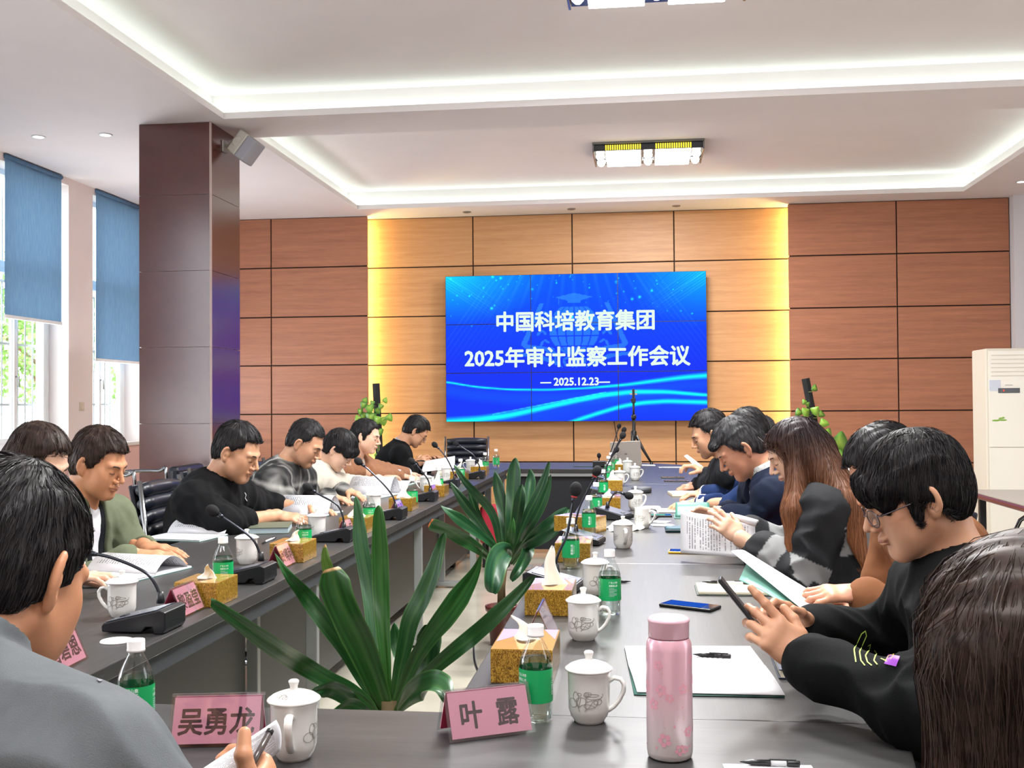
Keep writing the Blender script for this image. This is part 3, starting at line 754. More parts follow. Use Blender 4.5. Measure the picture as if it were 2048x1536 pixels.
def make_bottle():
    root = thing('water_bottle', 'x', 'bottle')
    body = [(0, .004), (.012, .003), (.022, 0), (.0285, .002), (.0305, .007), (.0295, .014), (.0305, .018), (.0295, .024), (.0305, .030), (.0308, .036), (.0308, .104), (.0305, .110), (.028, .119), (.0215, .135), (.0155, .147), (.0128, .152), (.0125, .158)]
    MB().lathe(body, n=32).build('bottle_body', m_pet, root)
    w = [(0, .006), (.021, .004), (.0275, .008), (.0275, .036), (.029, .040), (.029, .104), (.0285, .110), (.0275, .1165), (0, .1165)]
    MB().lathe(w, n=28).build('water', m_water, root)
    MB().lathe([(.0155, .156), (.0155, .160), (.0150, .161), (.0152, .174), (.0145, .1765), (0, .177)], n=36).build('cap', m_cap, root)
    lb = MB(); n = 40; V = []
    for i in range(n+1):
        a = 2*PI*i/n; V += [(.0312*math.cos(a), .0312*math.sin(a), .040), (.0312*math.cos(a), .0312*math.sin(a), .100)]
    lb.add(V, [(2*i, 2*i+2, 2*i+3, 2*i+1) for i in range(n)], True); l = lb.build('label', m_lab, root)
    R_ = .0315
    for (b, sz, wd, bo, an, z, ve) in (('广东人冲茶', .0062, .025, .0001, 0, .090, False), ('用鼎湖山泉', .0062, .025, .0001, 0, .0815, False), ('鼎湖山泉', .0098, .036, .0003, 2.2, .070, True), ('DINGHU SPRING', .0036, .030, .0001, 2.45, .070, True)):
        me = cyl_text(b, sz, wd, bo, R_, an, z, ve); me.materials.clear(); me.materials.append(m_labw); link(bpy.data.objects.new('label_print', me), l)
    d = MB()
    for k in range(7):
        a0 = -.38; a1 = a0+.75*(.95 if k % 3 else .6); z = .074-.0035*k; V = []
        for i in range(7): a = a0+(a1-a0)*i/6; V += [(R_*math.cos(a), R_*math.sin(a), z-.0005), (R_*math.cos(a), R_*math.sin(a), z+.0005)]
        d.add(V, [(2*i, 2*i+2, 2*i+3, 2*i+1) for i in range(6)])
    tag(d.build('label_print', mat('label_pale', '8fd9b4', .4), l), kind='stuff')
    d2 = MB()
    for k in range(12):
        z = .088-.0032*k; a = 4.05
        while a < 4.95:
            w_ = .05+.09*((k*7+int(a*40)) % 5)/5; V = []
            for i in range(3): b_ = a+w_*i/2; V += [(R_*math.cos(b_), R_*math.sin(b_), z), (R_*math.cos(b_), R_*math.sin(b_), z+.0013)]
            d2.add(V, [(2*i, 2*i+2, 2*i+3, 2*i+1) for i in range(2)]); a += w_+.02
    tag(d2.build('label_print', mat('label_pale', '8fd9b4', .4), l), kind='stuff')
    me = cyl_text('鼎湖山泉', .0075, .028, .0002, R_, 4.5, .0945, False); me.materials.clear(); me.materials.append(m_labw); link(bpy.data.objects.new('label_print', me), l)
    return root
# tissue box
def goldbox():
    t = NT('tissue_box_gold'); tc = t.n('TexCoord').outputs['Object']
    mp = t.n('Mapping', None, Vector=tc, Scale=(160, 160, 110)); nz = t.n('TexNoise', None, Vector=mp.outputs[0], Scale=1.0, Detail=2, Distortion=1.6)
    b = t.n('Math', {'operation': 'ABSOLUTE'}, i0=t.n('Math', {'operation': 'SUBTRACT'}, i0=nz.outputs[0], i1=.5).outputs[0])
    c = t.ramp(b.outputs[0], [(.0, lin('6a4a10')), (.035, lin('7a5812')), (.07, lin('b98d2c')), (.2, lin('cda445'))])
    p = t.n('BsdfPrincipled', None, Roughness=.28, Metallic=.25); p.inputs['Coat Weight'].default_value = .5
    t.t.links.new(c, p.inputs['Base Color']); bp = t.n('Bump', None, Strength=.3, Distance=.001, Height=b.outputs[0]); t.t.links.new(bp.outputs[0], p.inputs['Normal'])
    t.surf(p.outputs[0]); return t.m
m_gb = goldbox(); m_gt = mat('tissue_box_top', 'c29036', .22, .2, coat=.8); m_tis = mat('tissue_paper', 'efece2', .9)
m_lav = mat('box_top_sheen', 'b9a8cf', .2, coat=.6); m_hole = mat('slot_dark', '5a3d14', .6)  # lavender patches: gloss reflection painted onto the right row's box tops
def tissue_mesh(h, lean, seed, w=.05):
    rg = np.random.default_rng(seed); V = []; F = []; nu, nv = 22, 12
    ph = rg.uniform(0, 6, 4)
    for j in range(nv+1):
        s = j/nv; rad = w*(1-s)**.8*(1-.35*math.sin(s*3))+.0015
        for i in range(nu+1):
            a = 2*PI*i/nu
            r_ = rad*(1+.28*math.sin(3*a+ph[0]+2*s)+.16*math.sin(5*a+ph[1]-3*s))
            V.append((r_*math.cos(a)*.75+lean[0]*s*s+.004*math.sin(7*s+ph[2]), r_*math.sin(a)*.45+lean[1]*s*s, h*s*(1+.05*math.sin(2*a+ph[3]))-.001))
    for j in range(nv):
        for i in range(nu): F.append((j*(nu+1)+i, j*(nu+1)+i+1, (j+1)*(nu+1)+i+1, (j+1)*(nu+1)+i))
    return raw_mesh('tissue', V, F, (m_tis,), True)
def make_tissue_box(label, c, rz=0, th=.04, lean=(0, 0), seed=1, lav=True, L=.2, group='gold tissue boxes on the table'):
    root = thing('tissue_box', label, 'tissue box', (c[0], c[1], TOP), rz, group)
    MB().box(-.065, .065, -L/2, L/2, .0005, .070).build('carton', m_gb, root, .0015)
    MB().box(-.0645, .0645, -L/2+.0005, L/2-.0005, .0701, .0715).build('top_panel', m_gt, root, .0006)
    MB().lathe([(0, .0716), (.03, .0716), (.03, .072), (0, .072)], n=20, M=Matrix.Diagonal((.7, 1.5, 1, 1))).build('slot', m_hole, root)
    if lav:
        MB().prism([(-.062, -.03), (-.062, L/2-.003), (.02, L/2-.003)], .0716, .0719).build('top_sheen', m_lav, root)
        MB().prism([(.062, .0), (.062, L/2-.003), (.03, L/2-.003)], .0716, .0719).build('top_sheen', m_lav, root)
    if th:
        o = bpy.data.objects.new('tissue', tissue_mesh(th, lean, seed, .034 if th < .06 else .045)); link(o, root); o.location = (0, 0, .072)
    return root
# name card: clear A-frame stand with pink insert
t = NT('acrylic'); gl = t.n('BsdfGlossy', None, Roughness=.03, Color=(1, 1, 1)); tr_ = t.n('BsdfTransparent', None, Color=(.93, .94, .95))
lw = t.n('LayerWeight', None, Blend=.3); fac = t.n('Math', {'operation': 'MULTIPLY_ADD'}, i0=lw.outputs['Facing'], i1=.35, i2=.07)
t.surf(t.n('MixShader', None, i0=fac.outputs[0], i1=tr_.outputs[0], i2=gl.outputs[0]).outputs[0]); m_acr = t.m
m_pink = mat('card_pink', 'f0a2b6', .6); m_cback = mat('card_back_red', 'c23d62', .6); m_ink = mat('card_ink', '40282e', .6)
def name_card(label, p, rz, text, w=.160, h=.088, d=.036, sp=1.0, group='pink name cards in clear stands', tw=None, pink=m_pink, tsize=.05):
    """front face looks along local -y; p = front bottom left corner"""
    root = thing('name_card', label, 'name card', (p[0], p[1], TOP), rz, group)
    hz = math.sqrt(h*h-d*d)
    for s, nm in ((1, 'f'), (-1, 'b')):
        M = Matrix(((1, 0, 0, w/2), (0, d/h*1, -hz/h*s, (0 if s > 0 else 2*d)), (0, hz/h, d/h*s, .001), (0, 0, 0, 1)))
        if s < 0: M = Matrix(((-1, 0, 0, w/2), (0, -d/h, hz/h, 2*d), (0, hz/h, d/h, .001), (0, 0, 0, 1)))
        a = MB(); e = .004
        for (x0, x1, y0, y1) in ((-w/2, w/2, 0, e), (-w/2, w/2, h-e, h), (-w/2, -w/2+e, e, h-e), (w/2-e, w/2, e, h-e)): a.box(x0, x1, y0, y1, 0, .003, M)
        a.box(-w/2+e, w/2-e, e, h-e, .0022, .003, M)
        a.build('acrylic_panel', m_acr, root)
        c = MB().box(-w/2+e+.002, w/2-e-.002, e+.001, h-e-.001, .0008, .0013, M).build('paper_insert', pink, root)
        MB().box(-w/2+e+.002, w/2-e-.002, e+.001, h-e-.001, .0001, .0006, M).build('insert_back', m_cback, root)
        if text and s > 0:
            me = text_mesh(text, tsize, tw, .0011); me.materials.clear(); me.materials.append(m_ink)
            o = bpy.data.objects.new('lettering', me); link(o, c); o.matrix_local = M @ Matrix.Translation((0, h*.48, .0016))
    return root
# gooseneck microphone
m_mic = mat('mic_black', '15171c', .38); m_mict = mat('mic_panel', '3a4152', .25, .3); m_foam = mat('mic_foam', '0d0d10', .9, bump=.6, bscale=700)
m_mst = mat('mic_steel', '3b3e46', .25, .8); m_redr = mat('mic_ring_red', 'c23a3a', .4)
def smooth_path(P, n=6):
    P = [Vector(p) for p in P]; out = []
    for i in range(len(P)-1):
        a, b, c, d = P[max(i-1, 0)], P[i], P[i+1], P[min(i+2, len(P)-1)]
        for k in range(n):
            t_ = k/n; out.append(.5*((2*b)+(c-a)*t_+(2*a-5*b+4*c-d)*t_*t_+(3*b-a-3*c+d)*t_**3))
    out.append(P[-1]); return out
def microphone(label, c, rz, neck, ring=False):
    """base high end at local -x, sloping down towards +x; neck = room points from base to head"""
    root = thing('conference_microphone', label, 'microphone', (c[0], c[1], TOP), rz, 'gooseneck microphones on the conference table')
    prof = [(-.085, .012), (-.085, .056), (-.07, .062), (.082, .026), (.088, .020), (.086, .004), (-.02, .004), (-.032, .018), (-.05, .018), (-.055, .001), (-.078, .001)]
    V = [(x, -.062, z) for x, z in prof]+[(x, .062, z) for x, z in prof]; n = len(prof)
    MB().add(V, [tuple(range(n)), tuple(range(n, 2*n))[::-1]]+[(i, n+i, n+(i+1) % n, (i+1) % n) for i in range(n)]).build('base', m_mic, root, .003)
    Mp = Matrix.Translation((.012, 0, .0425)) @ Matrix.Rotation(math.atan2(.036, .152), 4, 'Y')
    MB().box(-.072, .068, -.056, .056, .0008, .0025, Mp).build('control_panel', m_mict, root, .001)
    MB().box(.034, .052, -.012, .012, .0025, .0045, Mp).build('button', m_mic, root, .001)
    MB().box(-.0858, -.0851, -.02, .02, .028, .030).build('side_mark', m_mst, root)
    inv = Matrix.Translation((c[0], c[1], TOP)) @ Matrix.Rotation(rz, 4, 'Z'); inv.invert()
    L = [inv @ Vector(p) for p in neck]; P = smooth_path([(L[0].x, L[0].y, .05)]+L) if L[0].z > .07 else smooth_path(L)
    MB().tube([P[0], P[0]+Vector((0, 0, .012)), P[0]+Vector((0, 0, .03))], [.011, .010, .0075], 12).build('socket', m_mic, root)
    MB().tube(P, .0043, 8).build('gooseneck', m_mst, root)
    d = (P[-1]-P[-2]).normalized(); q = d.to_track_quat('Z', 'Y').to_matrix().to_4x4()
    Mh = Matrix.Translation(P[-1]) @ q
    MB().lathe([(.0050, -.026), (.0065, -.018), (.0085, -.004)], n=14, M=Mh).build('collar', m_mst, root)
    if ring: MB().lathe([(.0096, -.008), (.0100, -.003)], n=14, M=Mh).build('light_ring', m_redr, root)
    MB().sphere((0, 0, .018), (.0195, .0195, .024), 18, 12, Mh).build('foam_windscreen', m_foam, root)
    return root
# ------------------------------------------------------------------ mugs
MUG = make_mug(True); MUG2 = make_mug(False)
G_MUG = 'white lotus-print mugs on the conference table'
_first = [True, True]
def mug(u, v, ang, label, lid=True):
    p = on(u, v); src = MUG if lid else MUG2; k = 0 if lid else 1
    if _first[k]:
        _first[k] = False; o = src; o['label'] = label; o['group'] = G_MUG; o.location = (p[0], p[1]+.028, TOP); o.rotation_euler = (0, 0, math.radians(ang)); return o
    return dup(src, (p[0], p[1]+.028, TOP), math.radians(ang), label, G_MUG)
mug(1177, 1451, -4, 'nearest white lidded mug on the right, beside the near bottle and name card')
mug(1166, 1284, -2, 'white lidded mug behind the nearest right one, before the green bottle')
mug(1190, 1192, 35, 'white lidded mug half hidden behind the green-labelled bottle on the right')
mug(1246, 1098, -78, 'white lidded mug whose handle points at the camera, beside the crumpled tissue')
mug(1286, 1057, -30, 'white open mug without a lid, behind the crumpled tissue', False)
mug(1271, 1021, 30, 'white lidded mug behind the open mug on the right')
mug(1270, 961, 20, 'white lidded mug at the right row\'s far end, before the laptop, its handle right')
mug(1239, 972, -5, 'white lidded mug by the far right bottles, its big handle showing right')
mug(1255, 947, 60, 'white lidded mug directly before the silver laptop')
mug(577, 1526, -80, 'white lidded mug at the near left corner touching the name card')
mug(234, 1237, 188, 'white lidded mug on the left beside the first microphone, handle to the left')
mug(488, 1130, 130, 'white lidded mug on the left behind the first green bottle of the row')
mug(630, 1077, 130, 'white lidded mug on the left half behind the second row bottle')
mug(745, 1027, 130, 'white lidded mug on the left behind the third row bottle and a leaf')
mug(850, 984, 190, 'white lidded mug on the left behind the fourth row bottle')
mug(892, 962, 190, 'white lidded mug on the left between the last two microphones')
mug(940, 944, 200, 'white lidded mug on the left before the empty far chair')
# ------------------------------------------------------------------ bottles
BOT = make_bottle(); G_BOT = 'green-labelled water bottles on the conference table'; _b = [True]
def bottle(u, v, ang, label):
    p = on(u, v, TOP+.177)
    if p[0] < -1 and 2.6 < p[1]: k = (p[1]+(.06 if p[1] < 4 else .10))/p[1]; p = np.array([p[0]*k, p[1]*k, 0])
    if _b[0]:
        _b[0] = False; BOT.location = (p[0], p[1], TOP); BOT.rotation_euler = (0, 0, math.radians(ang)); BOT['label'] = label; BOT['group'] = G_BOT; return
    dup(BOT, (p[0], p[1], TOP), math.radians(ang), label, G_BOT)
bottle(1071, 1249, -140, 'nearest water bottle on the right, standing behind the near name card')
bottle(1219, 1099, -70, 'water bottle standing in front of the third mug on the right')
bottle(1141, 1036, 155, 'water bottle behind the leaning microphone stem on the right')
bottle(1177.5, 991, 150, 'water bottle in front of the turned tissue box')
bottle(1192, 965, 170, 'water bottle standing just past the turned tissue box')
bottle(1206, 939, 160, 'water bottle on the right with the dark phone stand behind it')
bottle(1218, 924, 160, 'water bottle in the right row before the last tissue box')
bottle(1217, 912, 150, 'water bottle near the right row\'s end, beside the last tissue box')
bottle(1222, 905, 170, 'second last water bottle in the far right cluster')
bottle(1232, 901, 160, 'farthest water bottle on the right, beside the laptop')
bottle(272, 1278, 20, 'water bottle at the grey jacket man\'s elbow in the near left corner')
bottle(446, 1078, -60, 'water bottle on the left beside the mug behind the first tissue box')
bottle(607, 1022, -60, 'water bottle on the left behind the second tissue box')
bottle(738, 986, -60, 'water bottle on the left seen between two tall leaf tips')
bottle(824, 957, -60, 'water bottle on the left by the tan coat woman\'s papers')
bottle(877, 936, -60, 'water bottle on the left past the tan coat woman\'s hands')
bottle(921, 919, -60, 'water bottle beside the last mug of the left row')
bottle(970, 906, -60, 'second last water bottle at the left row\'s far end')
bottle(992, 899, -60, 'last water bottle of the left row, standing alone at the far corner')
# ------------------------------------------------------------------ tissue boxes
def tb_l(u, v, label, **k): p = on(u, v); return make_tissue_box(label, (p[0]-.066, p[1]+.082), 0, L=.16, **k)
def tb_r(u, v, label, **k): p = on(u, v); return make_tissue_box(label, (p[0]+.066, p[1]+.102), 0, **k)
tb_l(434, 1216, 'nearest gold tissue box of the left row, beside the first name card', th=.045, lean=(.02, -.03), seed=3, lav=False)
tb_l(607, 1126, 'second gold tissue box of the left row, short tissue tip', th=.04, lean=(.02, 0), seed=4, lav=False)
tb_l(734, 1068, 'gold tissue box of the left row hidden behind the upright leaves', th=.07, lean=(0, -.01), seed=5, lav=False)
tb_l(824.5, 1023, 'gold tissue box beside the tan coat woman\'s papers', th=.075, lean=(.02, 0), seed=6, lav=False)
tb_l(889, 994, 'gold tissue box on the left behind the small-leaved plant tip', th=.075, lean=(.02, 0), seed=7, lav=False)
tb_l(931, 962, 'gold tissue box between the last two microphones on the left', th=.07, lean=(.02, 0), seed=8, lav=False)
tb_l(973, 951, 'farthest gold tissue box of the left row', th=.06, seed=9, lav=False)
tb_r(980, 1367, 'nearest gold tissue box on the right, behind the near bottle', th=.05, lean=(-.03, 0), seed=11)
tb_r(1048.5, 1232, 'gold tissue box on the right with a tall white tissue sticking up', th=.105, lean=(.0, .0), seed=12)
tb_r(1109, 1125, 'gold tissue box on the right behind the bottle at the microphone stem', th=0, seed=13)
p = on(1203, 1067); make_tissue_box('gold tissue box turned askew in the right row', (p[0]-.10, p[1]+.085), math.radians(62), th=0, seed=14)
tb_r(1192, 1022, 'gold tissue box under the bottle past the askew box', th=.04, seed=15)
tb_r(1205, 982, 'gold tissue box on the right before the farther mugs', th=.06, seed=16)
tb_r(1223, 947, L=.12, label='farthest gold tissue box on the right, among the last bottles', th=.05, seed=17)
# ------------------------------------------------------------------ name cards
def card_l(u, v, label, text, **k): p = on(u, v); return name_card(label, (p[0], p[1]), PI/2, text, **k)
p = on(334, 1497); q = on(543, 1492)
name_card('pink name card with three characters beside the near left mug', (p[0], p[1]), math.atan2(q[1]-p[1], q[0]-p[0]), '吴勇龙', tw=.128, tsize=.048)
p = on(899, 1488); q = on(1076, 1465)
name_card('pink name card with two spaced characters before the near bottle', (p[0], p[1]), math.atan2(q[1]-p[1], q[0]-p[0]), '叶  露', tw=.107)
p = on(127, 1342); name_card('pink name card partly hidden by the grey jacket man', (p[0]+.005, p[1]-.05), PI/2+.05, '吕碧恩', tw=.13)
card_l(366, 1238, 'pink name card in front of the nearest left tissue box', '黎盈莹', tw=.125, w=.15)
card_l(570, 1137, 'pink name card in front of the second left tissue box', '贺得利', tw=.125, w=.125)
card_l(700, 1079, 'pink name card behind the tall leaf at the third tissue box', '陈  军', tw=.09, w=.12)
card_l(803, 1033, 'pink name card before the fourth left tissue box', '王  磊', tw=.09, w=.12)
card_l(873, 998, 'pink name card before the fifth left tissue box', '李  敏', tw=.09, w=.12)
card_l(921, 968, 'pale name card between the last two left microphones', '', tw=.09, w=.12, pink=mat('card_pale', 'e9cfc8', .6))
card_l(974, 944, 'pale name card at the left row\'s far end', '', w=.12, pink=mat('card_pale', 'e9cfc8', .6))
p = on(1074, 1222, TOP+.084); name_card('clear name card stand seen end-on behind the nearest right tissue box', (p[0]-.036, p[1]+.18), -PI/2, '', pink=mat('card_lilac', 'cdb9c4', .5))
# ------------------------------------------------------------------ microphones
def mic_l(u, v, neck, label, yoff=0):
    p = on(u, v); c = (p[0]-.086, p[1]+.062)
    microphone(label, c, PI, [at(a, b, p[1]+.062+d) for a, b, d in neck])
mic_l(331, 1270, [(321, 1206, .0), (316, 1180, 0), (297, 1150, 0), (262, 1130, 0), (215, 1113, 0), (176, 1106, 0)], 'nearest left microphone, its head hidden behind the near man\'s ear')
mic_l(529, 1170, [(522, 1122, 0), (517, 1100, 0), (505, 1078, 0), (480, 1058, 0), (445, 1034, 0), (434, 1027, 0)], 'second microphone of the left row, bent towards the black jacket man')
mic_l(701, 1086, [(688, 1048, 0), (684, 1028, 0), (672, 1008, 0), (640, 990, 0), (622, 979, 0)], 'third microphone of the left row, bent towards the checked shirt man')
mic_l(805, 1041, [(791, 1009, 0), (785, 992, 0), (770, 972, 0), (742, 944, 0), (722, 927, 0)], 'fourth microphone of the left row, before the tan coat woman')
mic_l(870, 1004, [(860, 975, 0), (856, 960, 0), (847, 947, 0), (835, 932, 0), (828, 926, 0)], 'fifth microphone of the left row, its head over the papers')
mic_l(915, 976, [(909, 953, 0), (904, 938, 0), (893, 916, 0), (880, 900, 0), (873, 893, 0)], 'sixth microphone of the left row, its head left of the empty chair')
mic_l(967, 958, [(959, 933, 0), (955, 925, 0), (947, 910, 0), (925, 895, 0), (916, 890, 0)], 'last microphone of the left row, its head before the empty chair')
def mic_r(x, y, rz, neck, label, ring=False, Y=None):
    microphone(label, (x, y), rz, [at(a, b, (Y or y)+d) for a, b, d in neck], ring)
p = on(1176, 1187); mic_r(p[0]-.110, p[1]+.06, -.15, [(1113, 1120, 0), (1121, 1098, 0), (1131, 1078, 0), (1136, 1060, 0), (1143, 1022, 0), (1149, 990, 0)], 'nearest right microphone, upright stem with a red ring under the foam head', True)
p = on(1204, 1092); mic_r(p[0]-.085, p[1]+.06, -.2, [(1152, 1050, 0), (1153, 1037, 0), (1161, 1010, 0), (1177, 978, 0), (1190, 950, 0)], 'second right microphone, stem leaning right past the green bottles', True)
p = on(1262, 1041); mic_r(p[0]-.09, p[1]+.06, -.45, [(1215, 1016, 0), (1219, 1003, 0), (1226, 990, 0), (1234, 984, 0), (1245, 987, 0), (1251, 989, 0)], 'third right microphone, its short neck curled over toward the mugs')
mic_r(-.26, 6.62, -.1, [(1212, 940, 0), (1220, 920, 0), (1233, 896, 0), (1243, 876, 0)], 'fourth right microphone, long stem leaning right over the bottle caps')
mic_r(-.25, 7.65, -.1, [(1212, 935, 0), (1221, 918, 0), (1230, 904, 0)], 'fifth right microphone, lower head just above the bottle caps')
mic_r(-.24, 8.30, -.1, [(1219, 920, 0), (1234, 890, 0), (1246, 864, 0)], 'sixth right microphone, its head highest left of the tripod')
mic_r(-.22, 9.28, -.1, [(1218, 915, 0), (1228, 885, 0), (1237, 856, 0)], 'seventh right microphone, thin stem crossing the wall panel joint')
p = on(1198, 937); mic_r(p[0], 9.72, PI/2, [(1198, 930, 0), (1198, 922, 0), (1198, 915, 0)], 'small microphone standing on the far end of the table')

# ------------------------------------------------------------------ paper, books, pens, phones
def paper_mat():
    """white page with rows of small dark text; object x runs along a row, y down the page"""
    t = NT('printed_page'); tc = t.n('TexCoord').outputs['UV']; sx = t.n('SeparateXYZ', None, Vector=tc)
    u, v = sx.outputs[0], sx.outputs[1]
    M = lambda op, a, b=0.0, c=0.0: t.n('Math', {'operation': op}, i0=a, i1=b, i2=c).outputs[0]
    row = M('MULTIPLY', v, 27.0); fr = M('FRACT', row); ln = M('LESS_THAN', M('ABSOLUTE', M('SUBTRACT', fr, .5)), .22)
    cell = t.n('CombineXYZ', None, X=M('FLOOR', M('MULTIPLY', u, 60.0)), Y=M('FLOOR', row))
    wn = t.n('TexWhiteNoise', {'noise_dimensions': '2D'}, Vector=cell.outputs[0]); wd = M('GREATER_THAN', wn.outputs['Value'], .22)
    len_ = t.n('TexWhiteNoise', {'noise_dimensions': '1D'}, W=M('FLOOR', row)).outputs['Value']
    end = M('LESS_THAN', u, M('MULTIPLY_ADD', M('GREATER_THAN', len_, .8), -.35, .88)); st = M('GREATER_THAN', u, .12)
    mv = M('MULTIPLY', M('GREATER_THAN', v, .09), M('LESS_THAN', v, .91))
    ink = M('MULTIPLY', M('MULTIPLY', ln, wd), M('MULTIPLY', M('MULTIPLY', end, st), mv))
    mx = t.n('MixRGB', None, Fac=M('MULTIPLY', ink, .62), Color1=lin('dadade'), Color2=lin('33333c'))
    p = t.n('BsdfPrincipled', None, Roughness=.75); t.t.links.new(mx.outputs[0], p.inputs['Base Color']); t.surf(p.outputs[0]); return t.m
m_page = paper_mat(); m_paper = mat('plain_paper', 'dcdce0', .75); m_teal = mat('folder_teal', '7fb5a4', .5); m_green = mat('folder_green', '3f6f66', .45)
m_cream = mat('notebook_cream', 'ece7cf', .7)
def sheet(name, P, m, parent, nu=12, nv=8, bulge=0.0, flip=False, lift=0.0, thick=0.0012):
    """curved sheet through four corners P = [(u0v0),(u1v0),(u1v1),(u0v1)]; rows of print run along the first edge"""
    P = [np.array(p, float) for p in P]; V = []; UV = []
    n_ = np.cross(P[1]-P[0], P[3]-P[0]); n_ /= np.linalg.norm(n_)
    if n_[2] < 0: n_ = -n_
    for j in range(nv+1):
        for i in range(nu+1):
            a, b = i/nu, j/nv
            q = P[0]*(1-a)*(1-b)+P[1]*a*(1-b)+P[2]*a*b+P[3]*(1-a)*b
            q = q+n_*(bulge*math.sin(PI*b)*(.8+.2*math.sin(PI*a)))+np.array([0, 0, 1])*lift*math.sin(PI*min(1, b))**2
            V.append(q); UV.append((a, b))
    F = [(j*(nu+1)+i, j*(nu+1)+i+1, (j+1)*(nu+1)+i+1, (j+1)*(nu+1)+i) for j in range(nv) for i in range(nu)]
    me = raw_mesh(name, V, F, (m,), True); uv = me.uv_layers.new(name='UVMap')
    li = np.empty(len(me.loops), dtype=np.int32); me.loops.foreach_get('vertex_index', li)
    U = np.array(UV, dtype=np.float32)[li]
    if flip: U = 1-U
    uv.data.foreach_set('uv', U.ravel())
    o = bpy.data.objects.new(name, me); link(o, parent)
    s = o.modifiers.new('solid', 'SOLIDIFY'); s.thickness = thick; s.offset = -1
    return o
G_DOC = 'meeting documents on and over the conference table'
def booklet(label, c, rz, open_lift=.02, cover=m_green, spread=True, up=.0, print1=True):
    """open booklet: rows of print along local x (width .21 per page), spine along y"""
    r = thing('open_booklet', label, 'booklet', (c[0], c[1], TOP), rz, G_DOC)
    w, h = .205, .29
    MB().box(-w-.006 if spread else -.003, w+.006, -h/2-.004, h/2+.004, .0004, .0016).build('cover', cover, r)
    if spread:
        MB().box(-w, -.001, -h/2, h/2, .002, .006).build('page_stack', m_paper, r)
        sheet('page', [(-w, h/2, .0075), (-.002, h/2, .0075), (-.002, -h/2, .0075), (-w, -h/2, .0075)], m_page if print1 else m_paper, r)
    MB().box(.001, w, -h/2, h/2, .002, .008).build('page_stack', m_paper, r)
    # one page rising from the spine in a curve
    V = []; F = []; n = 14
    for i in range(n+1):
        s = i/n; x = .002+(w-.01)*s*(1-up*.4); z = .0092+open_lift*math.sin(PI*min(1, s*1.1))**.8*(1 if s < .9 else .9)+up*.12*s
        V += [(x, -h/2, z), (x, h/2, z)]
    F = [(2*i, 2*i+2, 2*i+3, 2*i+1) for i in range(n)]
    me = raw_mesh('page', V, F, (m_page,), True); uv = me.uv_layers.new(name='UVMap')
    li = np.empty(len(me.loops), dtype=np.int32); me.loops.foreach_get('vertex_index', li)
    U = np.array([((k//2)/n, 1-(k % 2)) for k in range(2*n+2)], dtype=np.float32)[li]; uv.data.foreach_set('uv', U.ravel())
    o = bpy.data.objects.new('page', me); link(o, r); s = o.modifiers.new('solid', 'SOLIDIFY'); s.thickness = .0012; s.offset = -1
    return r
def pen(label, a, b, z=TOP, clear=False, col='17181a'):
    a = np.array([a[0], a[1], z+.0052]); b = np.array([b[0], b[1], z+.0052]); d = b-a; L = np.linalg.norm(d); d /= L
    r = thing('pen', label, 'pen', a, math.atan2(d[1], d[0]), 'pens on the conference table')
    mb_ = mat('pen_black', col, .3); mc = mat('pen_clear', 'c9cccc', .15)
    Ry = Matrix.Rotation(PI/2, 4, 'Y')
    MB().lathe([(.0008, 0), (.0022, .008), (.0046, .018), (.0048, .048)], n=12, M=Ry).build('grip', mb_, r)
    MB().lathe([(.0045, .048), (.0045, L-.022), (.0035, L-.02)], n=12, M=Ry).build('barrel', mc if clear else mb_, r)
    MB().lathe([(.0038, L-.022), (.0048, L-.018), (.0048, L-.002), (.004, L)], n=12, M=Ry).build('end_cap', mb_, r)
    MB().box(L-.048, L-.006, -.0014, .0014, .0042, .0066).build('clip', mb_, r)
    return r
def phone(label, c, rz, case, scr, z=TOP, L=.16, W=.077, tilt=None):
    r = thing('smartphone', label, 'phone', (c[0], c[1], z), rz, None)
    if tilt is not None: r.rotation_euler = tilt
    MB().box(-L/2, L/2, -W/2, W/2, .0004, .009).build('case', case, r, .003)
    MB().box(-L/2+.004, L/2-.004, -W/2+.004, W/2-.004, .009, .0095).build('glass', mat('phone_glass', '0c0d12', .08), r)
    if scr: MB().box(-L/2+.012, L/2-.035, -W/2+.007, W/2-.007, .0096, .0098).build('display', scr, r)
    return r
m_scrblue = emit('phone_screen', '2f6df0', .35)
def centre(*ps): q = [on(*p) for p in ps]; return sum(q)/len(q)
# booklet of the near right place: rows run along depth, spine across
A, B, C, D = on(1249, 1297), on(1502, 1297), on(1570, 1396), on(1268, 1391)
r = thing('open_booklet', 'open printed booklet lying behind the pink flask, pen across it', 'booklet', (A[0], A[1], TOP), 0, G_DOC)
o_ = np.array([A[0], A[1], TOP]); m1, m2 = (A*.52+D*.48), (B*.54+C*.46)
def L3(p, z): return (p[0]-o_[0], p[1]-o_[1], z)
sheet('cover', [L3(A, .0012), L3(B, .0012), L3(C, .0012), L3(D, .0012)], m_green, r)
sheet('page', [L3(B+[-.002, 0, 0], .004), L3(m2, .0055), L3(m1, .0055), L3(A, .004)], m_page, r, thick=.002)
sheet('page', [L3(m1, .0065), L3(m2, .0065), L3(C, .0045), L3(D+[.006, .006, 0], .0045)], m_paper, r, bulge=.004, thick=.002)
pa, pb = on(1385, 1311, TOP+.009), on(1462, 1315, TOP+.009); pen('black gel pen lying on the booklet behind the pink flask', pa, pb, TOP+.0066)
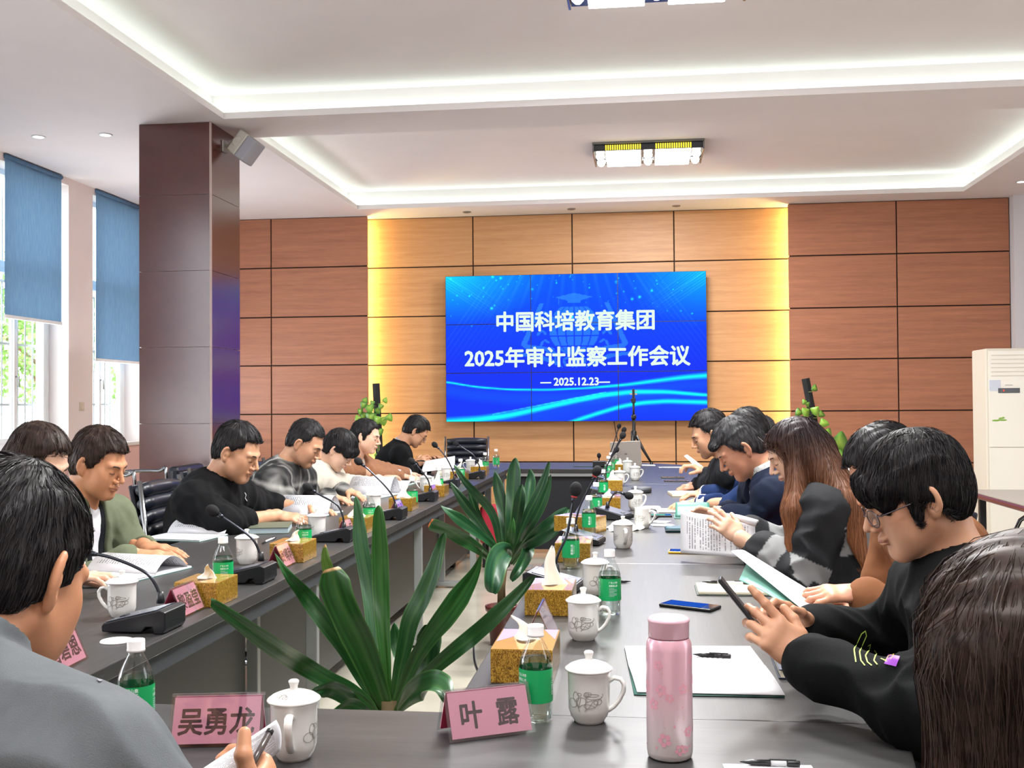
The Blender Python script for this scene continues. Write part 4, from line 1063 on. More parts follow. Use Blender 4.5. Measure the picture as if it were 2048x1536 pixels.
# cream notebook with pen
c = centre((1400, 1165), (1492, 1165), (1535, 1200), (1388, 1202))
nb = thing('open_notebook', 'open cream notebook with handwriting beyond the black phone', 'notebook', (c[0]+.01, c[1], TOP), 0)
MB().box(-.105, .115, -.085, .085, .0005, .003).build('cover', mat('cover_dark_green', '26352c', .5), nb, .001)
MB().box(-.10, .108, -.08, .08, .003, .012).build('page_stack', m_cream, nb, .002)
hm = MB(); rg = np.random.default_rng(5)
for i in range(6):
    for j in range(9):
        if rg.random() < .25: continue
        x = -.085+.02*j+rg.uniform(-.003, .003); y = -.068+.011*i
        for k in range(2): a = rg.uniform(-.5, .5); hm.box(x+.004*k, x+.004*k+.0035, y-.0005, y+.0007, .0122, .0124)
tag(hm.build('handwriting', mat('ink_grey', '9a9a90', .6), nb), kind='stuff')
pa, pb = on(1404, 1167, TOP+.012), on(1500, 1170, TOP+.012); pen('clear-barrelled pen lying on the cream notebook', pa, pb, TOP+.0125, clear=True)
a = on(1318, 1212); b = on(1443, 1218); c = (a+b)/2
phone('black smartphone with lit blue screen lying on the right table', c, math.atan2(on(1395, 1228)[1]-on(1318, 1213)[1], on(1398, 1228)[0]-on(1318, 1213)[0])*.6-.05, m_black, m_scrblue, W=.075)
p = on(1385, 1108); phone('yellow-cased smartphone under the striped woman\'s booklet', (p[0]+.0, p[1]+.03), -.08, mat('case_yellow', 'e8b21e', .35), m_scrblue, L=.18)
p1, p2 = on(1240, 1166), on(1262, 1166); pen('silver pen lying beside the second bottle on the right', p2, (p1[0]-.08, p1[1]-.01), clear=True)
# dark blue book under the man's forearm
p = on(1582, 1362); bb = thing('hardback_book', 'dark blue book with cream page edges under the man\'s sleeve', 'book', (p[0]+.05, p[1]+.12, TOP), -.03)
MB().box(-.07, .09, -.11, .11, .0005, .003).build('cover', mat('cover_navy', '1d2a45', .4), bb, .001); MB().box(-.07, .09, -.11, .11, .018, .021).build('cover', mat('cover_navy', '1d2a45', .4), bb, .001)
MB().box(-.066, .085, -.107, .107, .003, .018).build('page_block', m_cream, bb)
# sheet and pen at the bottom edge
p = on(1540, 1531); r = thing('paper_sheet', 'white paper sheet just entering at the bottom edge, right of the flask', 'paper', (p[0], p[1]-.10, TOP), .05, G_DOC)
MB().box(-.07, .07, -.1, .1, .0005, .0015).build('sheet', m_paper, r)
pen('pen lying at the bottom edge beside the white sheet', on(1480, 1532), on(1600, 1536), TOP+.0015, clear=True)
# thermos flask: pink fading to white with blossom print
t = NT('flask_pink'); tc = t.n('TexCoord').outputs['Object']; sz = t.n('SeparateXYZ', None, Vector=tc)
c = t.ramp(t.n('MapRange', None, Value=sz.outputs[2], From_Min=.0, From_Max=.2).outputs[0], [(.0, lin('ddd6d2')), (.25, lin('dcc9cc')), (.6, lin('dcb0bc')), (1, lin('dba9b8'))])
p = t.n('BsdfPrincipled', None, Roughness=.28, Metallic=.15); p.inputs['Coat Weight'].default_value = .4; t.t.links.new(c, p.inputs['Base Color']); t.surf(p.outputs[0]); m_fl = t.m
p = on(1341, 1528); fk = thing('thermos_flask', 'tall pink thermos flask with blossom print at the near right', 'flask', (p[0], p[1]+.036, TOP))
MB().lathe([(0, .001), (.032, .001), (.036, .004), (.0375, .012), (.0378, .05), (.0378, .178), (.0365, .188), (.0335, .195), (.0325, .1965)], n=48).build('flask_body', m_fl, fk)
m_cp = mat('flask_lid_pink', 'dfb4c0', .3, coat=.4)
MB().lathe([(.0325, .1975), (.0335, .199), (.0335, .2215), (.0345, .2235), (.0345, .2265), (.031, .2295), (0, .2305)], n=48).build('lid', m_cp, fk)
MB().lathe([(.0329, .1958), (.0329, .1982)], n=48).build('seal_ring', mat('flask_seal', '8d5a66', .4), fk)
fm = MB(); m_bl = mat('blossom_pink', 'e3a3b2', .4); m_bl2 = mat('blossom_gold', 'c9a97c', .35); fg = MB()
rg = np.random.default_rng(21)
for i in range(34):
    a = -PI/2+rg.uniform(-1.6, 1.6); z = rg.uniform(.02, .175); s = rg.uniform(.003, .0075)
    mbx = fm if i % 3 else fg
    if i % 3:
        for k in range(5):
            q = k*1.257+i; aa = a+s*math.cos(q)/.038; zz = z+s*math.sin(q); V = []
            for j in range(8):
                w_ = 2*PI*j/8; V.append(((.03805)*math.cos(aa+s*.6*math.cos(w_)/.038), .03805*math.sin(aa+s*.6*math.cos(w_)/.038), zz+s*.6*math.sin(w_)))
            mbx.add(V, [tuple(range(8))])
            if s < .004: break
    else:
        for k in range(3):
            V = []; b0 = a; z0 = z
            for j in range(4):
                f_ = j/3; aa = b0+(.10*f_*math.cos(k+i))*.6; zz = z0+.010*f_*math.sin(k*1.3+i*.7+.5*f_)
                V += [(.03808*math.cos(aa), .03808*math.sin(aa), zz-.0005), (.03808*math.cos(aa), .03808*math.sin(aa), zz+.0005)]
            mbx.add(V, [(2*j, 2*j+2, 2*j+3, 2*j+1) for j in range(3)])
tag(fm.build('blossom_print', m_bl, fk), kind='stuff'); tag(fg.build('twig_print', m_bl2, fk), kind='stuff')

# left side documents
p = on(245, 1152); booklet('open booklet by the first left mug, page curling up', (p[0]-.02, p[1]+.02), math.radians(78), .05, m_green)
p = on(400, 1072); booklet('open booklet in the olive jacket man\'s hand', (p[0]-.03, p[1]+.02), math.radians(82), .05, m_green)
p = on(175, 1178); pen('black pen lying in front of the first left booklet', (p[0]-.07, p[1]), (p[0]+.07, p[1]+.01))
p = on(537, 1083); pen('dark metal pen between the second mug and the green book', on(523, 1089), on(551, 1077), clear=True)
p = on(530, 1066); hb = thing('hardback_book', 'closed grey-green notebook on the left table behind a mug', 'book', (p[0], p[1]+.08, TOP), .25)
m_gg = mat('cover_grey_green', '59604e', .5)
MB().box(-.09, .09, -.12, .12, .0005, .003).build('cover', m_gg, hb, .001); MB().box(-.09, .09, -.12, .12, .026, .029).build('cover', m_gg, hb, .001)
MB().box(-.086, .086, -.117, .117, .003, .026).build('page_block', mat('page_edge_blue', 'a5b8c0', .6), hb)
p = on(600, 1035); booklet('open booklet under the black jacket man\'s hands', (p[0]-.02, p[1]+.1), math.radians(84), .09, m_green)
p = on(735, 995); booklet('open booklet lifted by the checked shirt man', (p[0]-.02, p[1]+.1), math.radians(80), .11, m_green)
p = on(775, 972); booklet('open booklet before the cream jacket man', (p[0], p[1]+.05), math.radians(88), .02, m_teal)
p = on(855, 962); booklet('open booklet under the tan coat woman\'s hands', (p[0], p[1]+.05), math.radians(85), .015, m_paper)
def stack(label, u, v, w, d, h, rz, m=m_paper, n=1):
    q = on(u, v); r = thing('paper_stack', label, 'papers', (q[0], q[1]+d/2, TOP), rz, G_DOC)
    for k in range(n): o = MB().box(-w/2, w/2, -d/2, d/2, .0005+k*h/n, (k+1)*h/n-.0003).build('sheets', m, r, .0008); o.rotation_euler = (0, 0, .06*((k*37) % 5-2)/2)
    return r
p = on(870, 950); c = at(888, 925, p[1]+.35)
def standing_doc(label, pts, m, teal=None):
    """loosely held sheet: four room points, thick paper"""
    q = np.array(pts[0]); r = thing('held_document', label, 'document', q, 0, G_DOC)
    sheet('page', [np.array(x)-q for x in pts], m, r, bulge=.012)
    if teal is not None:
        q2 = [np.array(x)-q for x in teal]; sheet('folder_cover', q2, m_teal, r, bulge=.01)
    return r
standing_doc('white pages held upright by the man in glasses at the left row\'s end', [at(850, 922, 8.6), at(910, 912, 8.75), at(909, 936, 8.6), at(842, 945, 8.45)], m_page)
stack('small stack of white paper beside the last left microphone', 895, 955, .2, .2, .04, .1, m_cream, 3)
stack('white paper pack behind the fourth bottle on the left', 780, 980, .21, .12, .012, .2, m_paper, 2)
# right side documents
standing_doc('printed pages standing in the striped woman\'s hands', [at(1361, 1021, 4.05), at(1361, 1106, 4.02), at(1512, 1117, 3.92), at(1510, 1046, 3.97)], m_page)
q = at(1440, 1030, 4.05); r = thing('rolled_page', 'page curled over the top of the striped woman\'s document', 'paper', q, 0, G_DOC)
a_, b_ = at(1440, 1029, 4.0), at(1514, 1047, 3.93)
MB().tube([a_-q, (a_+b_)/2-q+np.array([0, 0, .004]), b_-q], [.008, .012, .014], 14).build('rolled_sheet', m_paper, r)
r = standing_doc('white sheets in a teal folder held by the brown coat man', [at(1462, 1102, 2.92), at(1614, 1226, 2.72), at(1668, 1209, 2.84), at(1500, 1109, 3.02)], m_page,
             [at(1493, 1126, 2.93), at(1478, 1160, 2.86), at(1592, 1226, 2.72), at(1625, 1206, 2.85)])
standing_doc('white pages held up by the young man at the far right', [at(1368, 912, 7.1), at(1404, 944, 6.95), at(1412, 938, 7.15), at(1376, 911, 7.25)], m_paper)
p = on(1375, 990); nb = thing('open_notebook', 'open pale notebook under the suited man\'s hands', 'notebook', (p[0], p[1], TOP), .1)
MB().box(-.11, .11, -.12, .12, .0005, .016).build('page_stack', m_cream, nb, .002); MB().box(-.113, .113, -.123, .123, .0001, .003).build('cover', mat('cover_brown', '8a6a4c', .5), nb, .001)
MB().box(-.10, .10, -.11, .11, .0162, .0172).build('page', m_paper, nb)
p = on(1338, 1028); stack('white paper sheets in front of the suited man\'s hands', 1352, 1026, .2, .2, .006, .1, m_paper, 2)
p = on(1303, 1020); bx = thing('white_case', 'flat white charging case lying beyond the open mug', 'case', (p[0], p[1]+.0, TOP), .05); MB().box(-.05, .05, -.03, .03, .001, .02).build('shell', m_cap, bx, .008); MB().box(-.051, .051, -.031, .031, .010, .011).build('seam', mat('seam_grey', 'a8a8a8', .5), bx)
p = on(1312, 1033); phone('teal-screened phone lying beyond the open mug', (p[0], p[1], 0), .05, m_black, emit('phone_teal', '6fc8b8', .5))
p = on(1283, 985); bx = thing('round_pouch', 'dark grey oval case behind the fifth mug', 'case', (p[0], p[1], TOP), 0); MB().lathe([(0, 0), (.045, 0), (.05, .006), (.05, .03), (.045, .036), (0, .037)], n=28, M=Matrix.Diagonal((1.3, 1.6, 1, 1))).build('case_body', mat('pouch_grey', '4a4d52', .5), bx)
MB().lathe([(.0505, .018), (.0505, .020)], n=28, M=Matrix.Diagonal((1.3, 1.6, 1, 1))).build('zip', m_black, bx)
p = on(1365, 1038); r = thing('green_folder', 'dark green folder leaning behind the striped woman\'s pages', 'folder', (p[0]+.05, p[1]+.10, TOP), 0)
MB().box(-.09, .09, -.1, .1, .0005, .004).build('cover', m_green, r, .001); sheet('cover_flap', [(-.085, -.06, .006), (.09, -.06, .006), (.09, .06, .07), (-.08, .06, .07)], mat('folder_deep_green', '3f7668', .4), r, bulge=.02)
p = on(1375, 1062); r = thing('blue_wallet', 'dark teal zipped wallet beside the striped woman\'s pages', 'wallet', (p[0]-.01, p[1]-.02, TOP), .06); MB().box(-.09, .09, -.045, .045, .001, .022).build('wallet_body', mat('wallet_teal', '1f4a58', .5), r, .008); MB().box(-.091, .06, -.047, -.044, .010, .013).build('zip', m_leg, r)
r = thing('paper_scrap', 'torn white paper scraps right of the open mug', 'paper', (*on(1325, 1050)[:2], TOP), .3, G_DOC)
for k, (x, y, a) in enumerate([(0, 0, .2), (.03, .12, .9), (-.01, -.03, -.4)]): o = MB().box(-.045, .045, -.04, .04, .0004+.001*k, .0012+.001*k).build('scrap', m_paper, r); o.location = (x, y, 0); o.rotation_euler = (0, 0, a)
p = on(1309, 1040); pen('blue-tipped pen right of the open mug', p, (p[0]+.02, p[1]+.13), col='1c4a8a')
p = on(1378, 1074); pen('white pen at the near end of the dark teal wallet', (p[0]+.10, p[1]+.02), p, clear=True)
# crumpled wet tissue beside the mug
p = on(1246, 1062); r = thing('crumpled_tissue', 'crumpled white tissue left of the open mug', 'tissue', (p[0], p[1]+.05, TOP))
rg = np.random.default_rng(9); V = []; F = []; nu, nv = 30, 12
for j in range(nv+1):
    s = j/nv
    for i in range(nu): a = 2*PI*i/nu; rr = (.065*s)*(1+.2*math.sin(3*a+1)+.1*math.sin(7*a)); V.append((rr*math.cos(a)*1.2, rr*math.sin(a)*1.5, .001+.032*(1-s)**.6*(1+.5*math.sin(4*a+6*s))+.004*math.sin(9*a)*(s > .5)+.004))
for j in range(nv):
    for i in range(nu): k = (i+1) % nu; F.append((j*nu+i, j*nu+k, (j+1)*nu+k, (j+1)*nu+i))
link(bpy.data.objects.new('tissue_folds', raw_mesh('tissue_folds', V, F, (m_tis,), True)), r)
# far end of the table
for (u, v, lab, w_, d_) in ((1288, 932, 'white papers lying at the tripod foot', .2, .14), (1345, 936, 'flat white tray of papers near the far right corner', .24, .1), (1170, 934, 'dark cable and sheet lying on the far table end', .22, .12)):
    stack(lab, u, v, w_, d_, .005, .1, m_paper if v != 934 else mat('dark_sheet', '2f3b3c', .5), 2)
for (u, v, lab) in ((1340, 956, 'black phone beside the young man\'s hand, farther one'), (1347, 963, 'black phone beside the young man\'s hand, nearer one')):
    p = on(u, v); phone(lab, (p[0]+.02, p[1], 0), .02, m_black, None, L=.18)
# laptop seen from behind
p = on(1257, 926); lt = thing('laptop', 'open silver laptop seen from behind at the far right of the table', 'laptop', (p[0], 9.62, TOP), -.12)
ml = mat('laptop_silver', 'b6ada6', .35, .3)
MB().box(-.10, .10, -.03, .20, .001, .016).build('keyboard_base', ml, lt, .004)
MB().box(-.135, .135, -.004, .004, 0, .225, Matrix.Translation((0, -.03, .014)) @ Matrix.Rotation(.12, 4, 'X') @ Matrix.Rotation(-.05, 4, 'Y')).build('screen_lid', ml, lt, .003)
MB().box(-.012, .012, -.0055, -.004, .105, .12, Matrix.Translation((0, -.03, .014)) @ Matrix.Rotation(.12, 4, 'X') @ Matrix.Rotation(-.05, 4, 'Y')).build('lid_mark', mat('laptop_mark', '8d857f', .3, .5), lt)
# tripod
q0 = at(1268, 905, 10.12); tp = thing('tripod', 'black camera tripod with phone clamp standing behind the laptop', 'tripod', (q0[0], 10.12, TOP))
def tz(v): return at(1268, v, 10.12)[2]-TOP
MB().tube([(0, 0, tz(895)), (0, 0, tz(838))], .018, 10).build('centre_column', m_black, tp); MB().tube([(0, 0, tz(838)), (0, 0, tz(800))], .011, 10).build('centre_column', m_black, tp)
MB().lathe([(.022, 0), (.024, .01), (.024, .03), (.02, .04)], (0, 0, tz(838)), 16).build('collar', m_black, tp); MB().lathe([(.026, 0), (.028, .01), (.028, .07), (.02, .08)], (0, 0, tz(878)), 16).build('spider', m_black, tp)
lx = at(1303, 922, 10.12)[0]-q0[0]
for (dx, dy) in ((lx, -.02), (-.06, .14), (-.05, -.15)):
    MB().tube([(dx*.14, dy*.14, tz(872)), (dx*.55, dy*.55, tz(872)*.5), (dx, dy, .012)], [.016, .014, .009], 10).build('leg', m_black, tp); MB().lathe([(.017, 0), (.018, .008), (.011, .02)], (dx, dy, 0), 12).build('foot', m_black, tp)
MB().box(-.02, .02, -.02, .02, tz(806), tz(796)).build('ball_head', m_black, tp, .006); MB().tube([(-.03, 0, tz(800)), (.0, 0, tz(800))], .007, 8).build('knob', m_black, tp)
MB().box(-.012, .012, -.01, .01, tz(796), tz(778)).build('phone_clamp', m_black, tp, .003); MB().box(-.035, .035, -.006, .006, tz(790), tz(786)).build('clamp_plate', m_leg, tp, .002)
MB().tube([(-.025, 0, tz(782)), (.035, 0, tz(782))], .004, 8).build('clamp_screw', m_leg, tp)
# cable from the screen down behind the table
cb_ = MB().tube(smooth_path([at(1228, 843, 12.46), at(1233, 870, 12.46), at(1238, 900, 12.44), at(1240, 925, 12.4), at(1240, 1000, 12.3)], 4), .006, 6).build('power_cable', m_black)
tag(cb_, 'thin black cable hanging from the screen behind the microphones', 'cable')

# ------------------------------------------------------------------ plants
m_leafd = vcol('leaf_green', .38, spec=.4); m_potr = mat('pot_brown', '5c2a26', .35); m_soil = mat('soil', '2d2118', .95, noise=.4, nscale=60); m_stem = mat('cane', '6d5c3f', .8, bump=.6, bscale=60)
def leaf(parent, pts, w, prof='lance', tip=None, col=None, roll=0.0, name='leaf', org=None):
    """pts = [(u, v, Y)...] tip first; w = full width in metres; folded along the midrib"""
    P = smooth_path([at(*q) for q in pts], 5); n = len(P); V = []; C = []; F = []; K = 13
    base = np.array(lin(col or '2f6b33'))*.72; li = np.array(lin('6fa350')) ; dk = np.array(lin('1d4a26'))
    o = org if org is not None else np.zeros(3)
    for i, p in enumerate(P):
        s = i/(n-1); d = (P[min(i+1, n-1)]-P[max(i-1, 0)]).normalized()
        view = (Vector(CAM)-p).normalized(); side = d.cross(view).normalized()
        side = (Matrix.Rotation(roll+.25*math.sin(3*s+roll*5), 3, d) @ side); nrm = side.cross(d).normalized()
        if prof == 'lance': ww = w*(min(1, s*3.2)**.75)*(1-.62*max(0, s-.45)/.55)
        elif prof == 'blunt': ww = w*(min(1, .35+s*4)**.8)*(1-.6*max(0, s-.5)/.5)
        else: ww = w*math.sin(PI*min(1, .06+s*.94))**.7
        for k in range(K):
            a = -1+2*k/(K-1); fold = .16*abs(a)-.05*a*a
            q = p+side*(ww/2*a)+nrm*(ww*fold)+nrm*(.006*w/.05*math.sin(9*s+a*1.5)*abs(a)); V.append(np.array(q)-o)
            c = base*(.80+.26*math.sin(k*2.6+1)+.05*math.sin(s*31+k))+(li-base)*(.22*(abs(a) > .95)+.16*(k == K//2))+(li-base)*(.20*max(0, s-.75)/.25)
            if tip is not None and s < .05: c = np.array(lin(tip))
            C.append(np.clip(c, 0, 1))
    for i in range(n-1):
        for k in range(K-1): F.append((i*K+k, i*K+k+1, (i+1)*K+k+1, (i+1)*K+k))
    me = raw_mesh(name, V, F, (m_leafd,), True, tint=np.array(C)); ob = bpy.data.objects.new(name, me); link(ob, parent)
    return ob
def pot(parent, r0, r1, h):
    MB().lathe([(0, .004), (r0*.9, 0), (r0, .004), (r1*.96, h-.03), (r1*1.06, h-.028), (r1*1.08, h-.004), (r1*1.02, h), (r1*.94, h-.002), (r1*.90, h-.03), (0, h-.03)], n=36).build('pot', m_potr, parent)
    MB().lathe([(0, h-.032), (r1*.9, h-.032), (r1*.88, h-.026), (0, h-.02)], n=24).build('soil', m_soil, parent)
Y1 = 3.30; b1 = at(778, 1412, Y1); org = np.array([b1[0], Y1, 0])
pl = thing('potted_plant', 'large strap-leaved plant in the table well, in front', 'plant', org)
def lf(*a, **k): return leaf(pl, *a, org=org, **k)
pot(pl, .10, .14, .24); MB().tube([(0, 0, .2), (.005, 0, .3), (0, 0, b1[2]+.02)], [.028, .024, .03], 12).build('stem', m_stem, pl)
BD = (778, 1418, Y1)
lf([(422, 1201, 2.72), (440, 1215, 2.75), (498, 1256, 2.8), (560, 1300, 2.9), (607, 1330, 3.1), (655, 1358, 3.15), (701, 1379, 3.2), (740, 1410, 3.25), (760, 1450, 3.28)], .062, roll=.5)
lf([(547, 1102, 3.1), (575, 1150, 3.12), (612, 1194, 3.25), (650, 1245, 3.25), (690, 1300, 3.27), (722, 1355, 3.3), (750, 1400, 3.3), (765, 1440, 3.3)], .052, roll=-.2)
lf([(650, 1088, 3.45), (651, 1115, 3.45), (660, 1150, 3.45), (680, 1210, 3.42), (720, 1300, 3.4), (760, 1400, 3.35)], .04, col='6b8f3c', tip='b58a5c')
lf([(663, 1136, 3.2), (668, 1160, 3.2), (680, 1200, 3.2), (700, 1245, 3.2), (722, 1290, 3.22), (745, 1345, 3.25), (765, 1400, 3.28), (772, 1430, 3.3)], .098, prof='blunt', tip='c9a070', col='2b5f26')
lf([(711, 991, 3.6), (717, 1030, 3.6), (722, 1085, 3.58), (735, 1160, 3.55), (744, 1235, 3.5), (748, 1310, 3.45), (765, 1400, 3.4)], .055, col='3c7446')
lf([(757, 1010, 3.4), (758, 1035, 3.4), (761, 1116, 3.4), (763, 1190, 3.38), (766, 1250, 3.35), (772, 1330, 3.32), (776, 1415, 3.3)], .060, col='2f6d24')
lf([(889, 1066, 3.35), (880, 1100, 3.35), (866, 1147, 3.33), (845, 1195, 3.32), (822, 1240, 3.3), (808, 1300, 3.3), (795, 1360, 3.3), (785, 1420, 3.3)], .066, roll=.3, col='275a2c')
lf([(965, 1098, 3.2), (950, 1140, 3.2), (922, 1185, 3.2), (890, 1232, 3.2), (860, 1272, 3.22), (830, 1320, 3.25), (803, 1380, 3.28), (785, 1425, 3.3)], .066, roll=-.3, col='2f7030')
lf([(1068, 1152, 2.72), (1040, 1185, 2.76), (998, 1228, 2.85), (955, 1266, 3.08), (915, 1298, 3.12), (865, 1340, 3.18), (825, 1380, 3.22), (790, 1425, 3.28)], .056, roll=.4, col='2a5f2c')
lf([(893, 1402, 2.75), (886, 1382, 2.78), (868, 1370, 2.82), (845, 1375, 2.9), (820, 1392, 3.0), (795, 1420, 3.2)], .085, roll=.6, col='2f6534')
lf([(618, 1392, 2.9), (640, 1380, 2.9), (665, 1378, 2.95), (695, 1395, 3.0), (725, 1425, 3.1), (755, 1450, 3.2)], .055, roll=.5, col='2c6335')
lf([(652, 1440, 2.85), (680, 1420, 2.9), (705, 1412, 2.95), (730, 1425, 3.0), (755, 1450, 3.2)], .05, roll=.3)
lf([(788, 1245, 3.55), (792, 1280, 3.55), (800, 1330, 3.5), (790, 1400, 3.4)], .045, col='2f6a38')
lf([(860, 1248, 3.5), (858, 1290, 3.5), (848, 1340, 3.48), (815, 1390, 3.4), (790, 1420, 3.35)], .085, prof='blunt', col='1f4d26')
Y2 = 5.9; b2 = at(1003, 1200, Y2); org = np.array([b2[0], Y2, 0])
pl = thing('potted_plant', 'dark strap-leaved plant in a brown pot, farther down the table well', 'plant', org)
pot(pl, .062, .085, .22); MB().tube([(0, 0, .18), (.0, 0, .32), (.02, 0, .50)], [.024, .022, .024], 12).build('stem', m_stem, pl)
for q, w_, kw in (
    ([(1031, 915, 5.95), (1029, 940, 5.95), (1026, 990, 5.93), (1022, 1040, 5.9), (1016, 1110, 5.9)], .085, dict(col='1d4a2a')),
    ([(1060, 938, 6.1), (1062, 960, 6.1), (1056, 1000, 6.05), (1045, 1050, 6.0), (1025, 1110, 5.95)], .065, dict(col='1f5030')),
    ([(990, 943, 6.0), (996, 970, 6.0), (1004, 1010, 5.97), (1010, 1060, 5.93), (1012, 1120, 5.9)], .07, dict(col='1b4526')),
    ([(1044, 968, 5.75), (1040, 1000, 5.75), (1032, 1050, 5.8), (1022, 1115, 5.85)], .07, dict(col='1c4829')),
    ([(909, 930, 5.7), (925, 955, 5.7), (950, 985, 5.7), (974, 1010, 5.72), (990, 1040, 5.75), (998, 1080, 5.8), (1005, 1120, 5.85)], .055, dict(roll=.3, col='2b5c3a')),
    ([(901, 964, 5.85), (918, 990, 5.85), (938, 1018, 5.85), (962, 1050, 5.85), (985, 1085, 5.87), (1000, 1120, 5.9)], .06, dict(col='1e4a2a')),
    ([(938, 975, 5.9), (945, 1000, 5.9), (958, 1035, 5.9), (980, 1075, 5.9), (1002, 1120, 5.9)], .045, dict(col='234f2d')),
    ([(880, 1010, 5.5), (900, 1026, 5.5), (928, 1046, 5.55), (955, 1066, 5.6), (985, 1090, 5.7), (1005, 1125, 5.8)], .06, dict(roll=-.3, col='28603a')),
    ([(860, 1044, 5.1), (872, 1050, 5.12), (900, 1062, 5.2), (930, 1080, 5.3), (960, 1100, 5.4), (995, 1130, 5.7)], .075, dict(prof='blunt', tip='b5683a', roll=.3, col='356a38')),
    ([(1099, 924, 5.9), (1092, 950, 5.9), (1078, 985, 5.9), (1060, 1020, 5.9), (1042, 1060, 5.9), (1022, 1120, 5.9)], .06, dict(roll=.4, col='1c4729')),
    ([(1102, 946, 5.7), (1095, 975, 5.7), (1080, 1015, 5.7), (1062, 1050, 5.72), (1042, 1085, 5.8), (1022, 1125, 5.85)], .05, dict(roll=-.2, col='214f2e')),
    ([(1139, 1018, 5.3), (1128, 1026, 5.3), (1104, 1046, 5.35), (1078, 1066, 5.45), (1052, 1090, 5.6), (1025, 1125, 5.8)], .075, dict(roll=.3, col='2a5f3a')),
    ([(1128, 1050, 5.2), (1105, 1066, 5.25), (1080, 1080, 5.4), (1050, 1096, 5.6), (1022, 1125, 5.8)], .06, dict(roll=.1, col='225433')),
    ([(984, 1186, 5.3), (986, 1165, 5.3), (990, 1135, 5.35), (1000, 1110, 5.45), (1012, 1100, 5.6), (1018, 1115, 5.8)], .12, dict(prof='oval', col='28593a')),
    ([(1022, 1160, 5.4), (1036, 1140, 5.4), (1050, 1115, 5.5), (1055, 1098, 5.6), (1040, 1095, 5.7), (1022, 1120, 5.85)], .07, dict(prof='oval', col='1f4d2c')),
    ([(1026, 1035, 5.6), (1023, 1065, 5.62), (1019, 1095, 5.7), (1014, 1130, 5.8)], .05, dict(col='3d7a3c'))):
    leaf(pl, q, w_, org=org, **kw)
# climbing pothos on black poles
m_pole = mat('moss_pole_black', '17191c', .8); m_vine = mat('vine_stem', '7c9140', .6); m_po = vcol('pothos_leaf', .35)
def heart(parent, c, s, rot, tilt, col, org):
    V = []; F = []; n = 18; Cc = []; b = np.array(lin(col)); l2 = np.array(lin('9cc04a'))
    V.append((0, 0, 0)); Cc.append(l2)
    for i in range(n):
        t_ = 2*PI*i/n; sn = math.sin(t_); x = s*.46*math.copysign(abs(sn)**.72, sn)*(1+.10*math.cos(t_)); z = s*(.44*math.cos(t_)-.12*math.cos(2*t_))
        if abs(t_-PI) < .1: z -= s*.12
        V.append((x, .05*s*abs(math.sin(t_)), z)); Cc.append(b*(1+.15*math.sin(i)))
    F = [(0, i+1, (i+1) % n+1) for i in range(n)]
    M = Matrix.Translation(Vector(c)-Vector(org)) @ Matrix.Rotation(tilt[0], 4, 'X') @ Matrix.Rotation(tilt[1], 4, 'Z') @ Matrix.Rotation(rot, 4, 'Y')
    me = raw_mesh('leaf', [tuple(M @ Vector(v)) for v in V], F, (m_po,), True, tint=np.clip(Cc, 0, 1)); ob = bpy.data.objects.new('leaf', me); link(ob, parent)
    s_ = ob.modifiers.new('solid', 'SOLIDIFY'); s_.thickness = .0012
def pothos(label, tp_, bt, Y, leaves, lw=.085):
    a = at(*tp_, Y); b = at(*bt, Y); bz = b-(a-b)*((b[2]-.0)/(a[2]-b[2])); org = np.array([bz[0], Y, 0])
    r = thing('climbing_plant', label, 'plant', org)
    MB().tube([tuple(bz-org+np.array([0, 0, .25])), tuple(a-org)], lw/2, 8, sm=False).build('support_pole', m_pole, r)
    MB().lathe([(0, 0), (.13, 0), (.17, .32), (.18, .33), (.16, .33), (.15, .28), (0, .28)], n=28).build('pot', m_potr, r)
    rg = np.random.default_rng(4)
    for (u, v, s, rot) in leaves:
        c = at(u, v, Y-.12-rg.uniform(0, .1)); heart(r, c, s, rot, (rg.uniform(-.35, .2), rg.uniform(-.4, .5)), ['5f9a3a', '4f8a36', '78a83e', '3f7a38'][int(rg.integers(4))], org)
        t_ = min(1, max(0, (v-tp_[1])/(bt[1]-tp_[1]+1e-6)))+.08; q = a*(1-t_)+b*t_
        MB().tube([tuple(q-org), tuple((q+c)/2-org+np.array([0, -.04, -.02])), tuple(c-org)], .004, 5).build('stem', m_vine, r)
    return r
pothos('climbing plant on a black pole left of the screen, behind the tan coat woman', (752, 767), (756, 860), 11.9,
       [(727, 809, .085, .3), (739, 815, .11, -.2), (728, 830, .10, .4), (742, 832, .13, .1), (716, 836, .08, .5), (755, 820, .08, -.4), (770, 800, .07, -.5), (762, 812, .07, .4), (766, 840, .11, -.2), (755, 838, .1, .2), (778, 834, .09, -.6), (730, 800, .07, -.4), (745, 805, .06, .2), (747, 846, .09, 0), (720, 822, .08, 0), (760, 862, .09, 0), (735, 850, .1, .1), (757, 912, .1, 0), (764, 925, .1, .4)])
pothos('climbing plant on a leaning black pole right of the screen, with one big leaf', (1611, 757), (1627, 856), 11.6,
       [(1630, 776, .08, 1.2), (1609, 803, .06, .5), (1615, 808, .055, -.2), (1598, 824, .09, .8), (1612, 823, .11, .1), (1609, 838, .08, .3), (1630, 820, .10, -.2), (1642, 828, .08, -1.2), (1618, 847, .11, -.3), (1646, 846, .10, -1.3), (1655, 864, .10, -.5), (1678, 884, .23, -.7), (1655, 892, .10, -.6), (1665, 905, .09, -.9), (1677, 912, .14, -.8), (1690, 925, .12, -.4), (1668, 925, .12, .2), (1682, 940, .12, .4)])

